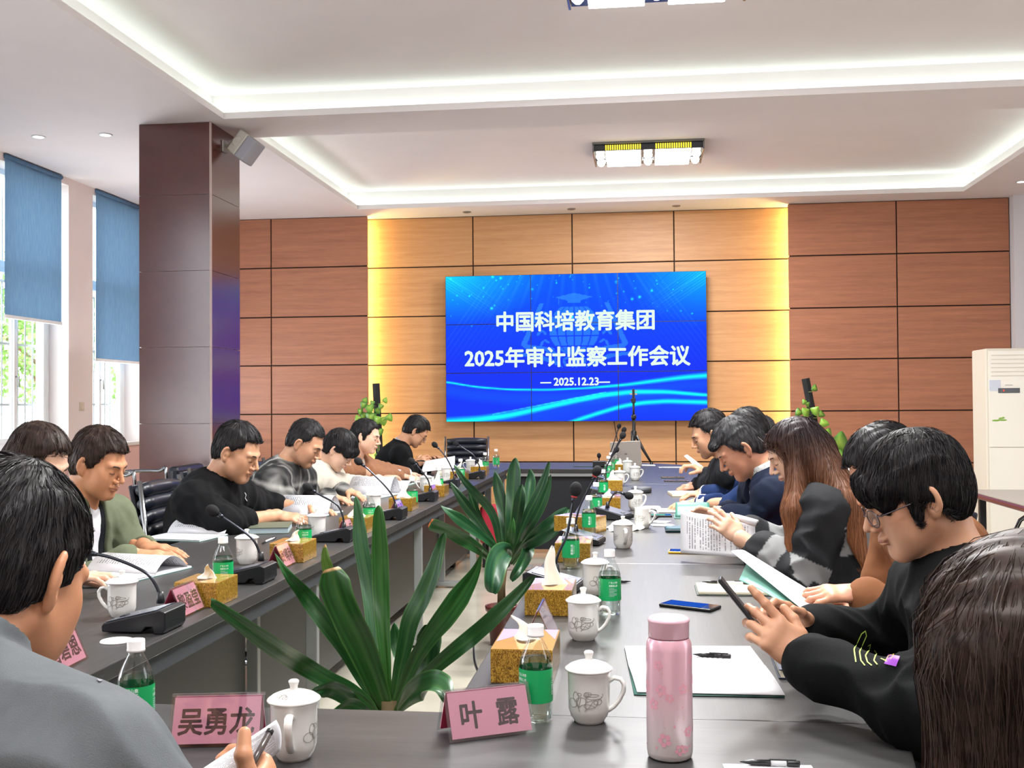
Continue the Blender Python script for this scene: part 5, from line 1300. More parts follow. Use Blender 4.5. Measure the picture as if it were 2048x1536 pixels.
# red stool and dark chair seen through the well, floor socket mat
def leather(name, c): return mat(name, c, .34, spec=.5, bump=.12, bscale=350)
m_lea = leather('black_leather', '171b26')
def make_chair():
    root = thing('office_chair', 'x', 'chair')
    MB().box(-.24, .24, -.23, .25, .40, .48).build('seat', m_lea, root, .035)
    for k in range(7):   # padded ribs
        z = .54+.066*k; y = -.26-.012*k-.010*math.sin(k*.5)
        MB().tube([(-.215, y, z), (-.10, y-.02, z), (0, y-.026, z), (.10, y-.02, z), (.215, y, z)], [.028, .036, .037, .036, .028], 12).build('back_rib', m_lea, root)
    MB().box(-.215, .215, -.012, .012, 0, .47, Matrix.Translation((0, -.300, .50)) @ Matrix.Rotation(.19, 4, 'X')).build('back_shell', m_lea, root, .006)
    for s in (-1, 1): MB().tube([(s*.232, -.16, .43), (s*.232, -.245, .47), (s*.232, -.285, .6), (s*.232, -.335, .985)], .012, 8).build('back_frame', m_chr, root)
    for s in (-1, 1):
        MB().tube(smooth_path([(s*.25, .12, .44), (s*.29, .16, .55), (s*.29, .12, .66), (s*.29, -.10, .67), (s*.25, -.26, .62)], 4), .012, 8).build('armrest_tube', m_chr, root)
        MB().box(s*.29-.022, s*.29+.022, -.10, .13, .668, .692).build('arm_pad', m_lea, root, .01)
    MB().tube([(0, 0, .10), (0, 0, .40)], .026, 12).build('gas_column', m_chr, root)
    for k in range(5):
        a = 2*PI*k/5; l = MB().tube([(0, 0, .10), (.30*math.cos(a), .30*math.sin(a), .075)], [.024, .014], 8).build('base_leg', m_chr, root)
        MB().tube([(.30*math.cos(a)-.02*math.sin(a), .30*math.sin(a)+.02*math.cos(a), .028), (.30*math.cos(a)+.02*math.sin(a), .30*math.sin(a)-.02*math.cos(a), .028)], .027, 12).build('caster', m_black, root)
    return root
CHAIR = make_chair(); _c = [True]
def chair(x, y, deg, label):
    """deg = direction the sitter faces"""
    rz = math.radians(deg-90)
    if _c[0]: _c[0] = False; CHAIR.location = (x, y, 0); CHAIR.rotation_euler = (0, 0, rz); CHAIR['label'] = label; CHAIR['group'] = 'black leather chairs round the table'; return CHAIR
    return dup(CHAIR, (x, y, 0), rz, label, 'black leather chairs round the table')
chair(-2.05, 5.06, 2, 'black ribbed leather chair whose back shows behind the black jacket man')
chair(-1.86, 11.05, -84, 'empty black leather chair behind the far end of the table')
# wooden armchair by the pillar
wc = thing('wooden_armchair', 'wooden-armed chair standing before the tiled pillar', 'chair', (-3.1, 7.6, 0), -PI/2)
m_woodc = wood('arm_wood', '8a6238', 'a87a48', 'y', .35)
for s in (-1, 1):
    MB().box(s*.28-.03, s*.28+.03, -.26, .26, .66, .695).build('armrest', m_woodc, wc, .01)
    for yy in (-.22, .22): MB().box(s*.28-.022, s*.28+.022, yy-.022, yy+.022, 0, .66).build('leg', m_black, wc, .004)
MB().box(-.25, .25, -.25, .25, .38, .47).build('seat', m_lea, wc, .03); MB().box(-.25, .25, -.32, -.24, .47, .90).build('backrest', m_lea, wc, .03)
# red cushion stool and blue chair beyond the well
p = at(990, 1037, 8.6); st = thing('red_stool', 'red box seat visible under the table beside the farther plant', 'stool', (p[0], 8.75, 0))
MB().box(-.13, .13, -.12, .12, .20, .50).build('padded_seat', mat('red_fabric', 'b02038', .6, bump=.3, bscale=400), st, .02)
for sx in (-.1, .1):
    for sy in (-.09, .09): MB().box(sx-.012, sx+.012, sy-.012, sy+.012, 0, .2).build('leg', m_black, st)
# red folding chair back behind the striped woman
q = at(1708, 1010, 4.35); rc = thing('red_chair', 'red-backed chair behind the striped woman', 'chair', (q[0]+.12, 4.4, 0), PI/2)
m_redf = mat('red_fabric_bright', 'd0243a', .6, bump=.3, bscale=400)
MB().box(-.22, .22, -.02, .03, .55, q[2]+.10).build('backrest', m_redf, rc, .02); MB().box(-.22, .22, -.0, .42, .42, .47).build('seat', m_redf, rc, .02)
for sx in (-.19, .19):
    MB().tube([(sx, .38, 0), (sx, .36, .42)], .012, 8).build('leg', m_leg, rc); MB().tube([(sx, -.04, 0), (sx, 0, .42), (sx, 0, .9)], .012, 8).build('leg', m_leg, rc)
# tube armchair frame by the window
p = at(250, 953, 7.0); tf = thing('steel_tube_chair', 'steel tube chair arm by the window behind the olive jacket man', 'chair', (p[0]-.16, 7.1, 0), 0)
MB().tube(smooth_path([(-.25, 0, 0), (-.25, 0, p[2]-.06), (-.18, 0, p[2]-.01), (.12, 0, p[2]), (.18, 0, p[2]-.04), (.18, 0, 0)], 4), .013, 8).build('arm_tube', m_chr, tf)
MB().tube(smooth_path([(-.25, .5, 0), (-.25, .5, p[2]-.06), (-.18, .5, p[2]-.01), (.12, .5, p[2]), (.18, .5, p[2]-.04), (.18, .5, 0)], 4), .013, 8).build('arm_tube', m_chr, tf)
MB().box(-.25, .2, .03, .47, .40, .46).build('seat', mat('cream_seat', 'd8c9b4', .6), tf, .02); MB().box(-.29, -.24, .03, .47, .46, .74).build('backrest', mat('cream_seat', 'd8c9b4', .6), tf, .02)
# floor socket box and cable in the well
p = on(1050, 1133, 0.01); fx = thing('floor_socket', 'grey floor socket cover in the table well behind the farther plant', 'socket', (p[0], p[1], 0)); MB().box(-.13, .13, -.16, .16, 0, .012).build('cover_plate', mat('socket_mat', '8d7d76', .5), fx, .003); MB().box(-.06, .06, -.05, .05, .012, .016).build('socket_lid', m_leg, fx, .002)
cbl = MB().tube(smooth_path([(-.86, 7.6, .006), (-.80, 7.0, .006), (-.98, 6.4, .006), (-.90, 5.6, .006), (-.74, 5.0, .006), (-.60, 4.7, .006)], 6), .005, 6).build('floor_cable', m_black)
tag(cbl, 'thin black cable running along the floor of the table well', 'cable')

# outside the windows: tree, bushes, brick pier
m_fol = mat('foliage', '7ea552', .7, noise=.4, nscale=6); m_bark = mat('bark', '8a6a52', .9, noise=.3, nscale=20)
def tree(label, x, y, h, cr, n, seed):
    r = thing('tree', label, 'tree', (x, y, -.4)); rg = np.random.default_rng(seed)
    MB().tube([(0, 0, 0), (.05, .03, h*.5), (0, .1, h)], [.09, .07, .04], 10).build('trunk', m_bark, r)
    bm = MB()
    for k in range(5): a = 1.3*k; bm.tube([(0, .05, h*.5+.3*k), (.5*math.cos(a), .5*math.sin(a), h*.65+.3*k)], [.03, .012], 6)
    bm.build('branches', m_bark, r)
    P = rg.normal(0, 1, (n, 3)); P *= (rg.random(n)**.4/np.linalg.norm(P, axis=1))[:, None]; P = P*np.array(cr)+[0, 0, h]
    A = rg.normal(0, 1, (n, 3)); A /= np.linalg.norm(A, axis=1)[:, None]; B = np.cross(A, rg.normal(0, 1, (n, 3))); B /= np.linalg.norm(B, axis=1)[:, None]
    s = .06; V = np.stack([P-A*s, P+B*s*.5, P+A*s, P-B*s*.5], 1).reshape(-1, 3); F = np.arange(n*4).reshape(n, 4)
    o = bpy.data.objects.new('foliage', raw_mesh('foliage', V, F, (m_fol,))); link(o, r); tag(o, kind='stuff')
tree('leafy green tree outside the nearer blue-blind window', -8.6, 14.3, 2.9, (.9, 1.0, 1.2), 2600, 1)
tree('thin tree outside the farther window by the pillar', -7.9, 16.3, 2.2, (.6, .6, .8), 1100, 2)
r = thing('shrub', 'yellow-green shrub outside at the foot of the farther window', 'shrub', (-7.2, 13.6, -.4)); rg = np.random.default_rng(8); n = 900
P = rg.normal(0, 1, (n, 3)); P *= (rg.random(n)**.4/np.linalg.norm(P, axis=1))[:, None]; P = P*np.array([.5, .9, .6])+[0, 0, .7]
A = rg.normal(0, 1, (n, 3)); A /= np.linalg.norm(A, axis=1)[:, None]; B = np.cross(A, rg.normal(0, 1, (n, 3))); B /= np.linalg.norm(B, axis=1)[:, None]
V = np.stack([P-A*.05, P+B*.03, P+A*.05, P-B*.03], 1).reshape(-1, 3); o = bpy.data.objects.new('foliage', raw_mesh('foliage', V, np.arange(n*4).reshape(n, 4), (mat('foliage_lime', 'a8c24a', .7),))); link(o, r); tag(o, kind='stuff')
MB().tube([(0, 0, 0), (0, 0, .6)], [.03, .02], 6).build('stem', m_bark, r)
ol = MB().box(-7.35, -7.05, 12.2, 12.5, -.4, 5).build('outside_pier', mat('pier_pink', 'b98a7c', .8)); struct(ol)
struct(MB().box(-30, X_L-.32, -5, 40, -.5, -.4).build('ground', mat('ground_pale', 'b9b6a8', .9, noise=.1, nscale=1)))
# ------------------------------------------------------------------ people: implicit-surface modelling
def V3(*a): return np.array(a, dtype=np.float64)
def unit(v): v = np.asarray(v, float); return v/(np.linalg.norm(v)+1e-12)
def smin(a, b, k):
    h = np.clip(.5+.5*(b-a)/k, 0, 1); return b*(1-h)+a*h-k*h*(1-h)
def smax(a, b, k): return -smin(-a, -b, k)
def ell(p, c, r, M=None):
    q = p-np.asarray(c)
    if M is not None: q = q@M
    r = np.asarray(r, float); k0 = np.sqrt(((q/r)**2).sum(1)); k1 = np.sqrt(((q/(r*r))**2).sum(1))
    return k0*(k0-1)/np.maximum(k1, 1e-9)
def cone(p, a, b, ra, rb):
    a = np.asarray(a, float); b = np.asarray(b, float); d = b-a; q = p-a
    h = np.clip(q@d/(d@d), 0, 1); return np.sqrt(((q-h[:, None]*d)**2).sum(1))-(ra+(rb-ra)*h)
def chain(p, P, R, k=.004):
    o = None
    for i in range(len(P)-1):
        d = cone(p, P[i], P[i+1], R[i], R[i+1]); o = d if o is None else smin(o, d, k)
    return o
def fbm(p, f, seed=0, n=5):
    rg = np.random.default_rng(seed); o = np.zeros(len(p))
    for i in range(n):
        k = rg.normal(0, 1, 3); k = k/np.linalg.norm(k)*f*(1.35**i); o += np.sin(p@k+rg.uniform(0, 6.28)+1.3*np.sin(p@(k[::-1]*.6)+i))/(1.25**i)
    return o/n
_EC = [(0, 1), (2, 3), (4, 5), (6, 7), (0, 2), (1, 3), (4, 6), (5, 7), (0, 4), (1, 5), (2, 6), (3, 7)]
def polygonise(fn, lo, hi, h, lip=1.25):
    """sparse surface nets: returns vertices and quads of the zero level"""
    lo = np.asarray(lo, float); hi = np.asarray(hi, float); B = 4
    nb = np.ceil((hi-lo)/(h*B)).astype(int); n = nb*B+1
    ax = [lo[i]+h*B*np.arange(nb[i]+1) for i in range(3)]
    G = np.stack(np.meshgrid(*ax, indexing='ij'), -1).reshape(-1, 3); C = fn(G).reshape(nb+1)
    far = np.abs(C) > h*B*1.0*lip
    act = ~(far[:-1, :-1, :-1] & far[1:, :-1, :-1] & far[:-1, 1:, :-1] & far[1:, 1:, :-1] & far[:-1, :-1, 1:] & far[1:, :-1, 1:] & far[:-1, 1:, 1:] & far[1:, 1:, 1:])
    F = np.repeat(np.repeat(np.repeat(np.sign(C), B, 0), B, 1), B, 2)[:n[0], :n[1], :n[2]].astype(np.float32)
    m = np.zeros(n, bool); A = np.repeat(np.repeat(np.repeat(act, B, 0), B, 1), B, 2)
    for dx in (0, 1):
        for dy in (0, 1):
            for dz in (0, 1): m[dx:dx+A.shape[0], dy:dy+A.shape[1], dz:dz+A.shape[2]] |= A
    I = np.argwhere(m); pts = lo+I*h; vals = np.empty(len(pts), np.float32)
    for s in range(0, len(pts), 400000): vals[s:s+400000] = fn(pts[s:s+400000])
    F[m] = vals
    S = F < 0
    cs = [S[i:n[0]-1+i, j:n[1]-1+j, k:n[2]-1+k] for k in (0, 1) for j in (0, 1) for i in (0, 1)]
    su = sum(c.astype(np.int8) for c in cs); cell = (su > 0) & (su < 8) & A
    ci = np.argwhere(cell); 
    if len(ci) == 0: return np.zeros((0, 3)), np.zeros((0, 4), int)
    off = np.array([(i, j, k) for k in (0, 1) for j in (0, 1) for i in (0, 1)])
    cv = np.stack([F[ci[:, 0]+o[0], ci[:, 1]+o[1], ci[:, 2]+o[2]] for o in off], 1)
    acc = np.zeros((len(ci), 3)); cnt = np.zeros(len(ci))
    for a, b in _EC:
        x = (cv[:, a] < 0) != (cv[:, b] < 0); t_ = np.where(x, cv[:, a]/(cv[:, a]-cv[:, b]+1e-20), 0)
        acc += np.where(x[:, None], off[a]+(off[b]-off[a])*t_[:, None], 0); cnt += x
    V = lo+(ci+acc/cnt[:, None])*h
    idx = -np.ones(cell.shape, int); idx[cell] = np.arange(len(ci)); Q = []
    for d in range(3):
        e1, e2 = (d+1) % 3, (d+2) % 3
        sl0 = [slice(1, -1)]*3; sl0[d] = slice(0, -1); s0 = S[tuple(sl0)]
        sl1 = [slice(1, -1)]*3; sl1[d] = slice(1, None); s1 = S[tuple(sl1)]
        E = np.argwhere(s0 != s1)
        if len(E) == 0: continue
        base = E+1; base[:, d] -= 1
        sgn = s0[tuple(E.T)]
        def cidx(o1, o2):
            q = base.copy(); q[:, e1] -= o1; q[:, e2] -= o2; return idx[tuple(q.T)]
        q = np.stack([cidx(1, 1), cidx(0, 1), cidx(0, 0), cidx(1, 0)], 1); q[~sgn] = q[~sgn][:, ::-1]; Q.append(q)
    Q = np.concatenate(Q); Q = Q[(Q >= 0).all(1)]
    return V, Q
def join(parts):
    V = []; Q = []; b = 0
    for v, q in parts:
        V.append(v); Q.append(q+b); b += len(v)
    return np.concatenate(V), np.concatenate(Q)
def skin(name, c1, c2):
    if name in MATS: return MATS[name]
    t = NT(name); tc = t.n('TexCoord').outputs['Object']
    n1 = t.n('TexNoise', None, Vector=tc, Scale=14.0, Detail=4); n2 = t.n('TexNoise', None, Vector=tc, Scale=420.0, Detail=2)
    p = t.n('BsdfPrincipled', None, Roughness=.48); t.t.links.new(t.ramp(n1.outputs[0], [(.35, lin(c1)), (.65, lin(c2))]), p.inputs['Base Color'])
    p.inputs['Subsurface Weight'].default_value = .12; p.inputs['Subsurface Radius'].default_value = (.010, .004, .002); p.inputs['Subsurface Scale'].default_value = 1
    p.inputs['Specular IOR Level'].default_value = .35
    b = t.n('Bump', None, Strength=.10, Distance=.001, Height=n2.outputs[0]); t.t.links.new(b.outputs[0], p.inputs['Normal'])
    t.surf(p.outputs[0]); MATS[name] = t.m; return t.m
SK = {'tan': skin('skin_tan', 'b98769', 'c99a7b'), 'fair': skin('skin_fair', 'd3a78c', 'dfb69d'), 'warm': skin('skin_warm', 'b77f5c', 'c58e6b'), 'ruddy': skin('skin_ruddy', 'bb8468', 'cd9678')}
def hair_mat(name, c1, c2, rough=.52):
    if name in MATS: return MATS[name]
    t = NT(name); tc = t.n('TexCoord').outputs['Object']
    n1 = t.n('TexNoise', None, Vector=tc, Scale=55.0, Detail=3)
    p = t.n('BsdfPrincipled', None, Roughness=rough); t.t.links.new(t.ramp(n1.outputs[0], [(.3, lin(c1)), (.7, lin(c2))]), p.inputs['Base Color'])
    p.inputs['Specular IOR Level'].default_value = .28
    t.surf(p.outputs[0]); MATS[name] = t.m; return t.m
HM = {'black': hair_mat('hair_black', '131214', '221f20'), 'soft': hair_mat('hair_soft_black', '1d1817', '332a27'), 'brown': hair_mat('hair_brown', '3c2318', '6e432c', .45),
      'dark': hair_mat('hair_dark_brown', '241a16', '3d2c24'), 'grey': hair_mat('hair_greying', '1c1c1e', '3d3c3e')}
def head_sdf(p, w=1.0, jaw=1.0):
    """head-local: x right, y forward, z up, in metres"""
    x = np.abs(p[:, 0]); q = p.copy(); q[:, 0] = x/w
    d = ell(q, (0, -.015, .028), (.074, .094, .077))
    d = smin(d, ell(q, (0, .026, -.030), (.060, .062, .084)), .03)
    d = smin(d, cone(q, (.048, .000, -.055), (.016, .066, -.098), .022, .017*jaw), .03)
    d = smin(d, ell(q, (0, .068, -.097), (.022, .019, .018)), .02)
    d = smin(d, ell(q, (.041, .054, -.026), (.019, .020, .022)), .03)           # cheekbone
    d = smin(d, ell(q, (.034, .046, -.062), (.022, .026, .028)), .03)           # cheek
    d = smin(d, cone(q, (.008, .083, .019), (.042, .070, .019), .010, .010), .012)   # brow
    d = smax(d, -ell(q, (.031, .094, -.002), (.017, .013, .011)), .012)          # eye socket
    d = smin(d, ell(q, (.031, .0715, -.003), (.0145, .0135, .0125)), .005)        # lidded eye
    d = smin(d, cone(q, (0, .086, .010), (0, .110, -.029), .0062, .0092), .009)   # nose
    d = smin(d, ell(q, (.0115, .0965, -.036), (.0085, .011, .0075)), .005)
    d = smin(d, ell(q, (0, .089, -.058), (.024, .010, .008)), .008)
    d = smin(d, ell(q, (0, .0905, -.0665), (.019, .0095, .0075)), .005)
    d = smax(d, -cone(q, (0, .102, -.0615), (.023, .088, -.0655), .0018, .0012), .004)
    d = smax(d, -cone(q, (.006, .104, -.0395), (.008, .104, -.0395), .0035, .003), .003)
    # ear
    qe = q-np.array([.0755, -.008, -.012]); ca, sa = math.cos(.60), math.sin(.60)
    e = np.stack([qe[:, 0]*ca+qe[:, 1]*sa, -qe[:, 0]*sa+qe[:, 1]*ca, qe[:, 2]], 1)
    ear = ell(e, (.002, -.006, .003), (.0075, .0185, .0315)); ear = smin(ear, ell(e, (.001, .0, -.026), (.006, .010, .012)), .008)
    ear = smax(ear, -ell(e, (.0085, -.004, .004), (.0065, .0115, .0215)), .003)
    ear = smin(ear, ell(e, (.003, -.001, -.001), (.005, .006, .013)), .004)
    d = smin(d, ear, .006)
    return d
def hand_build(curl, spread=0.0, thumb=(.35, .3), h=.0028, scale=1.0):
    """right hand, wrist at origin, fingers along +y, back of hand +z, thumb at +x"""
    fx = [.030, .010, -.010, -.028]; fl = [(.040, .024, .019), (.045, .028, .020), (.042, .026, .019), (.033, .020, .017)]; by = [.088, .092, .088, .080]
    chains = []
    for i in range(4):
        c = curl[i] if hasattr(curl, '__len__') else curl
        a = 0.12*(1.5-i)*spread+0.02*(1.5-i); p = V3(fx[i], by[i], -.001); P = [V3(fx[i]*.75, .055, 0), p]; ang = -c*.55
        for k, L in enumerate(fl[i]):
            dr = V3(math.sin(a)*math.cos(ang), math.cos(a)*math.cos(ang), math.sin(ang)); p = p+dr*L; P.append(p); ang -= c*(.85 if k == 0 else .6)
        r = .0092 if i < 3 else .0080
        chains.append((P, [.010, r+.0007, r, r*.93, r*.80]))
    T = [V3(.018, .020, -.004), V3(.036, .040, -.010)]; ta, tb = thumb
    d1 = unit(V3(math.sin(.75+ta), math.cos(.75+ta), -.35-tb*.6)); T.append(T[-1]+d1*.034); d2 = unit(V3(math.sin(.35+ta*.6), math.cos(.35+ta*.6), -.35-tb)); T.append(T[-1]+d2*.028)
    chains.append((T, [.014, .0135, .0108, .0088]))
    def fn(p):
        d = ell(p, (.002, .050, 0), (.040, .050, .0155)); d = smin(d, cone(p, (.022, .082, .001), (-.024, .076, .001), .0125, .0115), .012)
        d = smin(d, cone(p, (0, -.03, 0), (0, .02, 0), .0265, .025), .02); d = np.maximum(d, np.abs(p[:, 2])-.021)
        d = smin(d, ell(p, (.024, .030, -.006), (.018, .028, .014)), .012)
        for i, (P, R) in enumerate(chains):
            c = None
            for k in range(len(P)-1):
                e = cone(p, P[k], P[k+1], R[k], R[k+1]); c = e if c is None else smin(c, e, .003)
                if k >= 1: c = smin(c, np.sqrt(((p-P[k])**2).sum(1))-R[k]*1.06, .003)
            d = smin(d, c, .0045)
        return d
    v, q = polygonise(fn, (-.06, -.05, -.11), (.11, .20, .05), h); return v*scale, q
_HC = {}
def hand_mesh(curl, spread, thumb, h):
    k = (tuple(np.atleast_1d(curl)), spread, thumb, h)
    if k not in _HC: _HC[k] = hand_build(curl if hasattr(curl, '__len__') else curl, spread, thumb, h)
    return _HC[k]
def frame(fwd, up):
    f = unit(fwd); r = unit(np.cross(f, up)); u = np.cross(r, f); return np.stack([r, f, u], 1)
def ik(S, W, l1, l2, pole):
    d = W-S; L = np.linalg.norm(d)
    if L > (l1+l2)*.999: k = L/((l1+l2)*.999); l1 *= k; l2 *= k
    a = (l1*l1-l2*l2+L*L)/(2*L); h = math.sqrt(max(l1*l1-a*a, 0)); n = unit(d); b = pole-n*(pole@n); return S+n*a+unit(b)*h
# hair flow / caps -----------------------------------------------------------------
HAIRLINE = {'short': ([-.14, -.085, -.06, -.03, .0, .030, .050, .068, .085, .12], [-.30, -.085, -.045, -.016, .020, .034, .044, .058, .16, .2]),
            'crop': ([-.14, -.075, -.05, -.02, .01, .035, .058, .075, .09, .12], [-.30, -.085, -.05, -.014, .014, .032, .038, .052, .16, .2]),
            'mop': ([-.14, -.105, -.08, -.045, -.02, .0, .022, .04, .06, .12], [-.30, -.075, -.056, -.034, -.022, .024, .046, .075, .2, .2]),
            'bob': ([-.22, -.17, -.09, -.04, .0, .03, .055, .075, .092, .12], [-.03, .0, .008, .012, .018, .034, .05, .062, .16, .2]),
            'long': ([-.22, -.10, -.06, -.03, .0, .03, .055, .075, .092, .12], [.03, .035, .03, .026, .024, .036, .05, .062, .16, .2]),
            'bald': ([-.14, -.085, -.06, -.03, .0, .02, .04, .09, .12], [-.30, -.085, -.055, -.02, .01, .0, -.03, -.08, -.12])}
def person(label, H, face, pitch, yaw_b=None, pelvis=None, lean=.28, WL=None, WR=None, EL=None, ER=None, hl=None, hr=None, skin_='tan', hair=('short', 'black', .016, .010), fringe=None,
           layers=(), vox=.006, hvox=.0035, scale=1.0, roll=0, strands=800, sw=.0012, hairvol=(), glasses=None, shw=.185, neckpull=.0, headw=1.0, extra=None, brow=True, slen=.03, jaw=1.0, legs=True, nb_off=(0, 0, 0), parting=None, lid=True, trouser='trouser_dark'):
    """H head centre; face / yaw_b = heading in degrees (0 = +x, 90 = +y); pitch down in degrees"""
    strands = int(strands*.85); hvox = hvox if hvox < .003 else hvox*1.14
    H = np.asarray(H, float); fa = math.radians(face); ba = math.radians(face if yaw_b is None else yaw_b); ph = math.radians(pitch); z = V3(0, 0, 1)
    fh = V3(math.cos(fa), math.sin(fa), 0); fb = V3(math.cos(ba), math.sin(ba), 0); rb = np.cross(fb, z)
    yf = fh*math.cos(ph)-z*math.sin(ph); xr = np.cross(fh, z); zu = np.cross(xr, yf)
    if roll: cr, sr = math.cos(math.radians(roll)), math.sin(math.radians(roll)); xr, zu = xr*cr+zu*sr, zu*cr-xr*sr
    Rh = np.stack([xr, yf, zu], 1)*1.0
    s = scale
    J0 = H+(zu*-.075-yf*.035)*s
    P = V3(H[0]-fb[0]*lean, H[1]-fb[1]*lean, .50) if pelvis is None else V3(*pelvis)
    sp = unit(P+V3(0, 0, .25)-J0); NB = J0+sp*.085*s+np.asarray(nb_off)
    C = NB*.62+P*.38-fb*.035; A = NB*.25+P*.75-fb*.01
    Sc = NB+V3(0, 0, -.075)+unit(P-NB)*.01; SL = Sc-rb*shw*s; SR = Sc+rb*shw*s
    up = unit(NB-P); Mt = np.stack([rb, unit(np.cross(up, rb)), up], 1)
    org = V3(P[0], P[1], 0)
    root = thing('person', label, 'person', org); root['label'] = label
    if WL is None: WL = SL+fb*.25-V3(0, 0, .25)
    if WR is None: WR = SR+fb*.25-V3(0, 0, .25)
    WL, WR = np.asarray(WL, float), np.asarray(WR, float)
    EL = ik(SL, WL, .285*s, .25*s, -z*1.0-rb*.6) if EL is None else np.asarray(EL, float)
    ER = ik(SR, WR, .285*s, .25*s, -z*1.0+rb*.6) if ER is None else np.asarray(ER, float)
    def trunk(p, t_):
        d = ell(p, C, (.165*s+t_, .115*s+t_, .20*s+t_), Mt); d = smin(d, ell(p, A, (.150*s+t_, .12*s+t_, .17*s+t_), Mt), .06); d = smin(d, ell(p, P+V3(0, 0, .03), (.175*s+t_, .14*s+t_, .12*s+t_)), .06)
        d = smin(d, cone(p, SL, SR, .056*s+t_, .056*s+t_), .05)
        for S in (SL, SR): d = smin(d, cone(p, NB-up*.03, S, .05*s+t_, .052*s+t_), .035)
        return d
    def arm(p, S, E, W, t_, upto=1.0, cuff=.0):
        We = E+(W-E)*upto; d = smin(cone(p, S, E, .053*s+t_, .044*s+t_), cone(p, E, We, .044*s+t_, .032*s+t_*.8+cuff), .025)
        return d
    R = {'root': root, 'org': org, 'H': H, 'Rh': Rh, 'NB': NB, 'fb': fb, 'rb': rb, 'up': up, 'SL': SL, 'SR': SR, 'EL': EL, 'ER': ER, 'WL': WL, 'WR': WR, 'P': P, 'C': C, 'Mt': Mt}
    # --- skin: head with neck and upper chest, forearms with hands
    toL = lambda w: (np.asarray(w)-H)@Rh/s
    j0, nb, ch = toL(J0), toL(NB), toL(NB-up*.10)
    def fhead(p):
        d = head_sdf(p, headw, jaw); n_ = cone(p, j0+V3(0, .004, .012), nb, .056, .058); n_ = smin(n_, cone(p, nb, ch, .060, .075), .03); return smin(d, n_, .022)
    lo = np.minimum(np.minimum((-.10, -.125, -.14), nb-.09), ch-.09); hi = np.maximum(np.maximum((.10, .125, .125), nb+.09), ch+.09)
    v, q = polygonise(fhead, lo, hi, hvox); bodyp = [(v*s@Rh.T+H-org, q)]
    nh = max(.0026, min(hvox, .0042))
    for sd, S, E, W, hp in ((-1, SL, EL, WL, hl), (1, SR, ER, WR, hr)):
        hp = hp or {}
        fw = unit(W-E); hd = np.asarray(hp.get('dir', fw), float); bk = np.asarray(hp.get('back', (0, 0, 1)), float)
        M = frame(hd, bk)
        hv, hq = hand_mesh(hp.get('curl', .55), hp.get('spread', .5), hp.get('thumb', (.2, .3)), nh)
        hv = hv*s*hp.get('scale', 1)
        if sd < 0: hv = hv*np.array([-1, 1, 1]); hq = hq[:, ::-1]
        # on the right hand the thumb (+x local) points to the body's left
        hv = hv*np.array([-1, 1, 1]); hq = hq[:, ::-1]
        bodyp.append((hv@M.T+W-org, hq))
        Wx = W+unit(hd)*.012
        Nb = NB-up*.07
        f_ = lambda p, S=S, E=E, W=W, Wx=Wx: smin(smin(cone(p, E, W, .041*s, .0275*s), cone(p, W, Wx, .0275*s, .026*s), .02), np.minimum(cone(p, S, E, .046*s, .040*s), cone(p, Nb, S, .045*s, .046*s)), .01)
        a = np.min([E, W, S, Nb], 0)-.07; b = np.max([E, W, S, Nb], 0)+.07; fv, fq = polygonise(f_, a, b, max(hvox*1.9, .0065)); bodyp.append((fv-org, fq))
    v, q = join(bodyp); link(bpy.data.objects.new('body', raw_mesh('body', v, q, (SK[skin_],), True)), root)
    # --- lids' lash lines, brows, lips
    loc = lambda pts: [tuple((np.array(a)*s)@Rh.T+H-org) for a in pts]
    if brow:
        hm_ = HM[hair[1]]
        for sg in (-1, 1):
            MB().tube(loc([(sg*.013, .0935, .016), (sg*.024, .0915, .0205), (sg*.036, .0845, .0205), (sg*.046, .0755, .015)]), [.0018, .0028, .0025, .001], 6, flat=.5).build('eyebrow', hm_, root)
            MB().tube(loc([(sg*.0185, .0825, -.0065), (sg*.025, .0862, -.0088), (sg*.032, .0868, -.0095), (sg*.039, .0838, -.0085), (sg*.0445, .0785, -.0055)]), [.0006, .0012, .0013, .0012, .0007], 6).build('eyelashes', hm_, root)
        MB().tube(loc([(-.021, .0893, -.0655), (-.010, .0975, -.0620), (0, .0992, -.0618), (.010, .0975, -.0620), (.021, .0893, -.0655)]), [.0006, .0026, .0032, .0026, .0006], 8, flat=.7).build('lips', mat('lips_'+('rose' if skin_ == 'fair' else 'brown'), 'b4685c' if skin_ == 'fair' else '9c6152', .45), root)
    # --- hair
    st, hc, tt, ts = hair; zt_, yt_ = HAIRLINE[st]; hm_ = HM[hc]
    fr = fringe or []
    vols = [(toL(a), toL(b), r0/s, r1/s) for a, b, r0, r1 in hairvol]
    def cap(p):
        x, y, z_ = p[:, 0], p[:, 1], p[:, 2]
        mix = np.clip((z_-.0)/.07, 0, 1); th = ts+(tt-ts)*mix
        d = ell(p, (0, -.015, .028), (.074*headw+ts, .094+ts, .077+tt))-(th-ts)*.6*np.clip(1-np.abs(x)/.08, 0, 1)
        d = smin(d, ell(p, (0, -.035, -.02), (.062*headw+ts, .068+ts*.8, .075)), .03)
        cut = (y-np.interp(z_, zt_, yt_)+.005*np.sin(x*190+2*np.sin(x*71))+.003*np.sin(z_*240+x*90))*.75
        d = smax(d, cut, .006)
        for (c_, r_) in fr: d = smin(d, ell(p, c_, r_), .012)
        for (a_, b_, r0, r1) in vols: d = smin(d, cone(p, a_, b_, r0, r1), .045)
        d = d+.0022*np.sin(x*260+fbm(p, 60, 4)*5)*np.clip(z_*8+.6, .3, 1)
        return d
    lo = V3(-.12, -.15, -.16); hi = V3(.12, .14, .14)
    for (c_, r_) in fr: lo = np.minimum(lo, np.array(c_)-r_-.01); hi = np.maximum(hi, np.array(c_)+r_+.01)
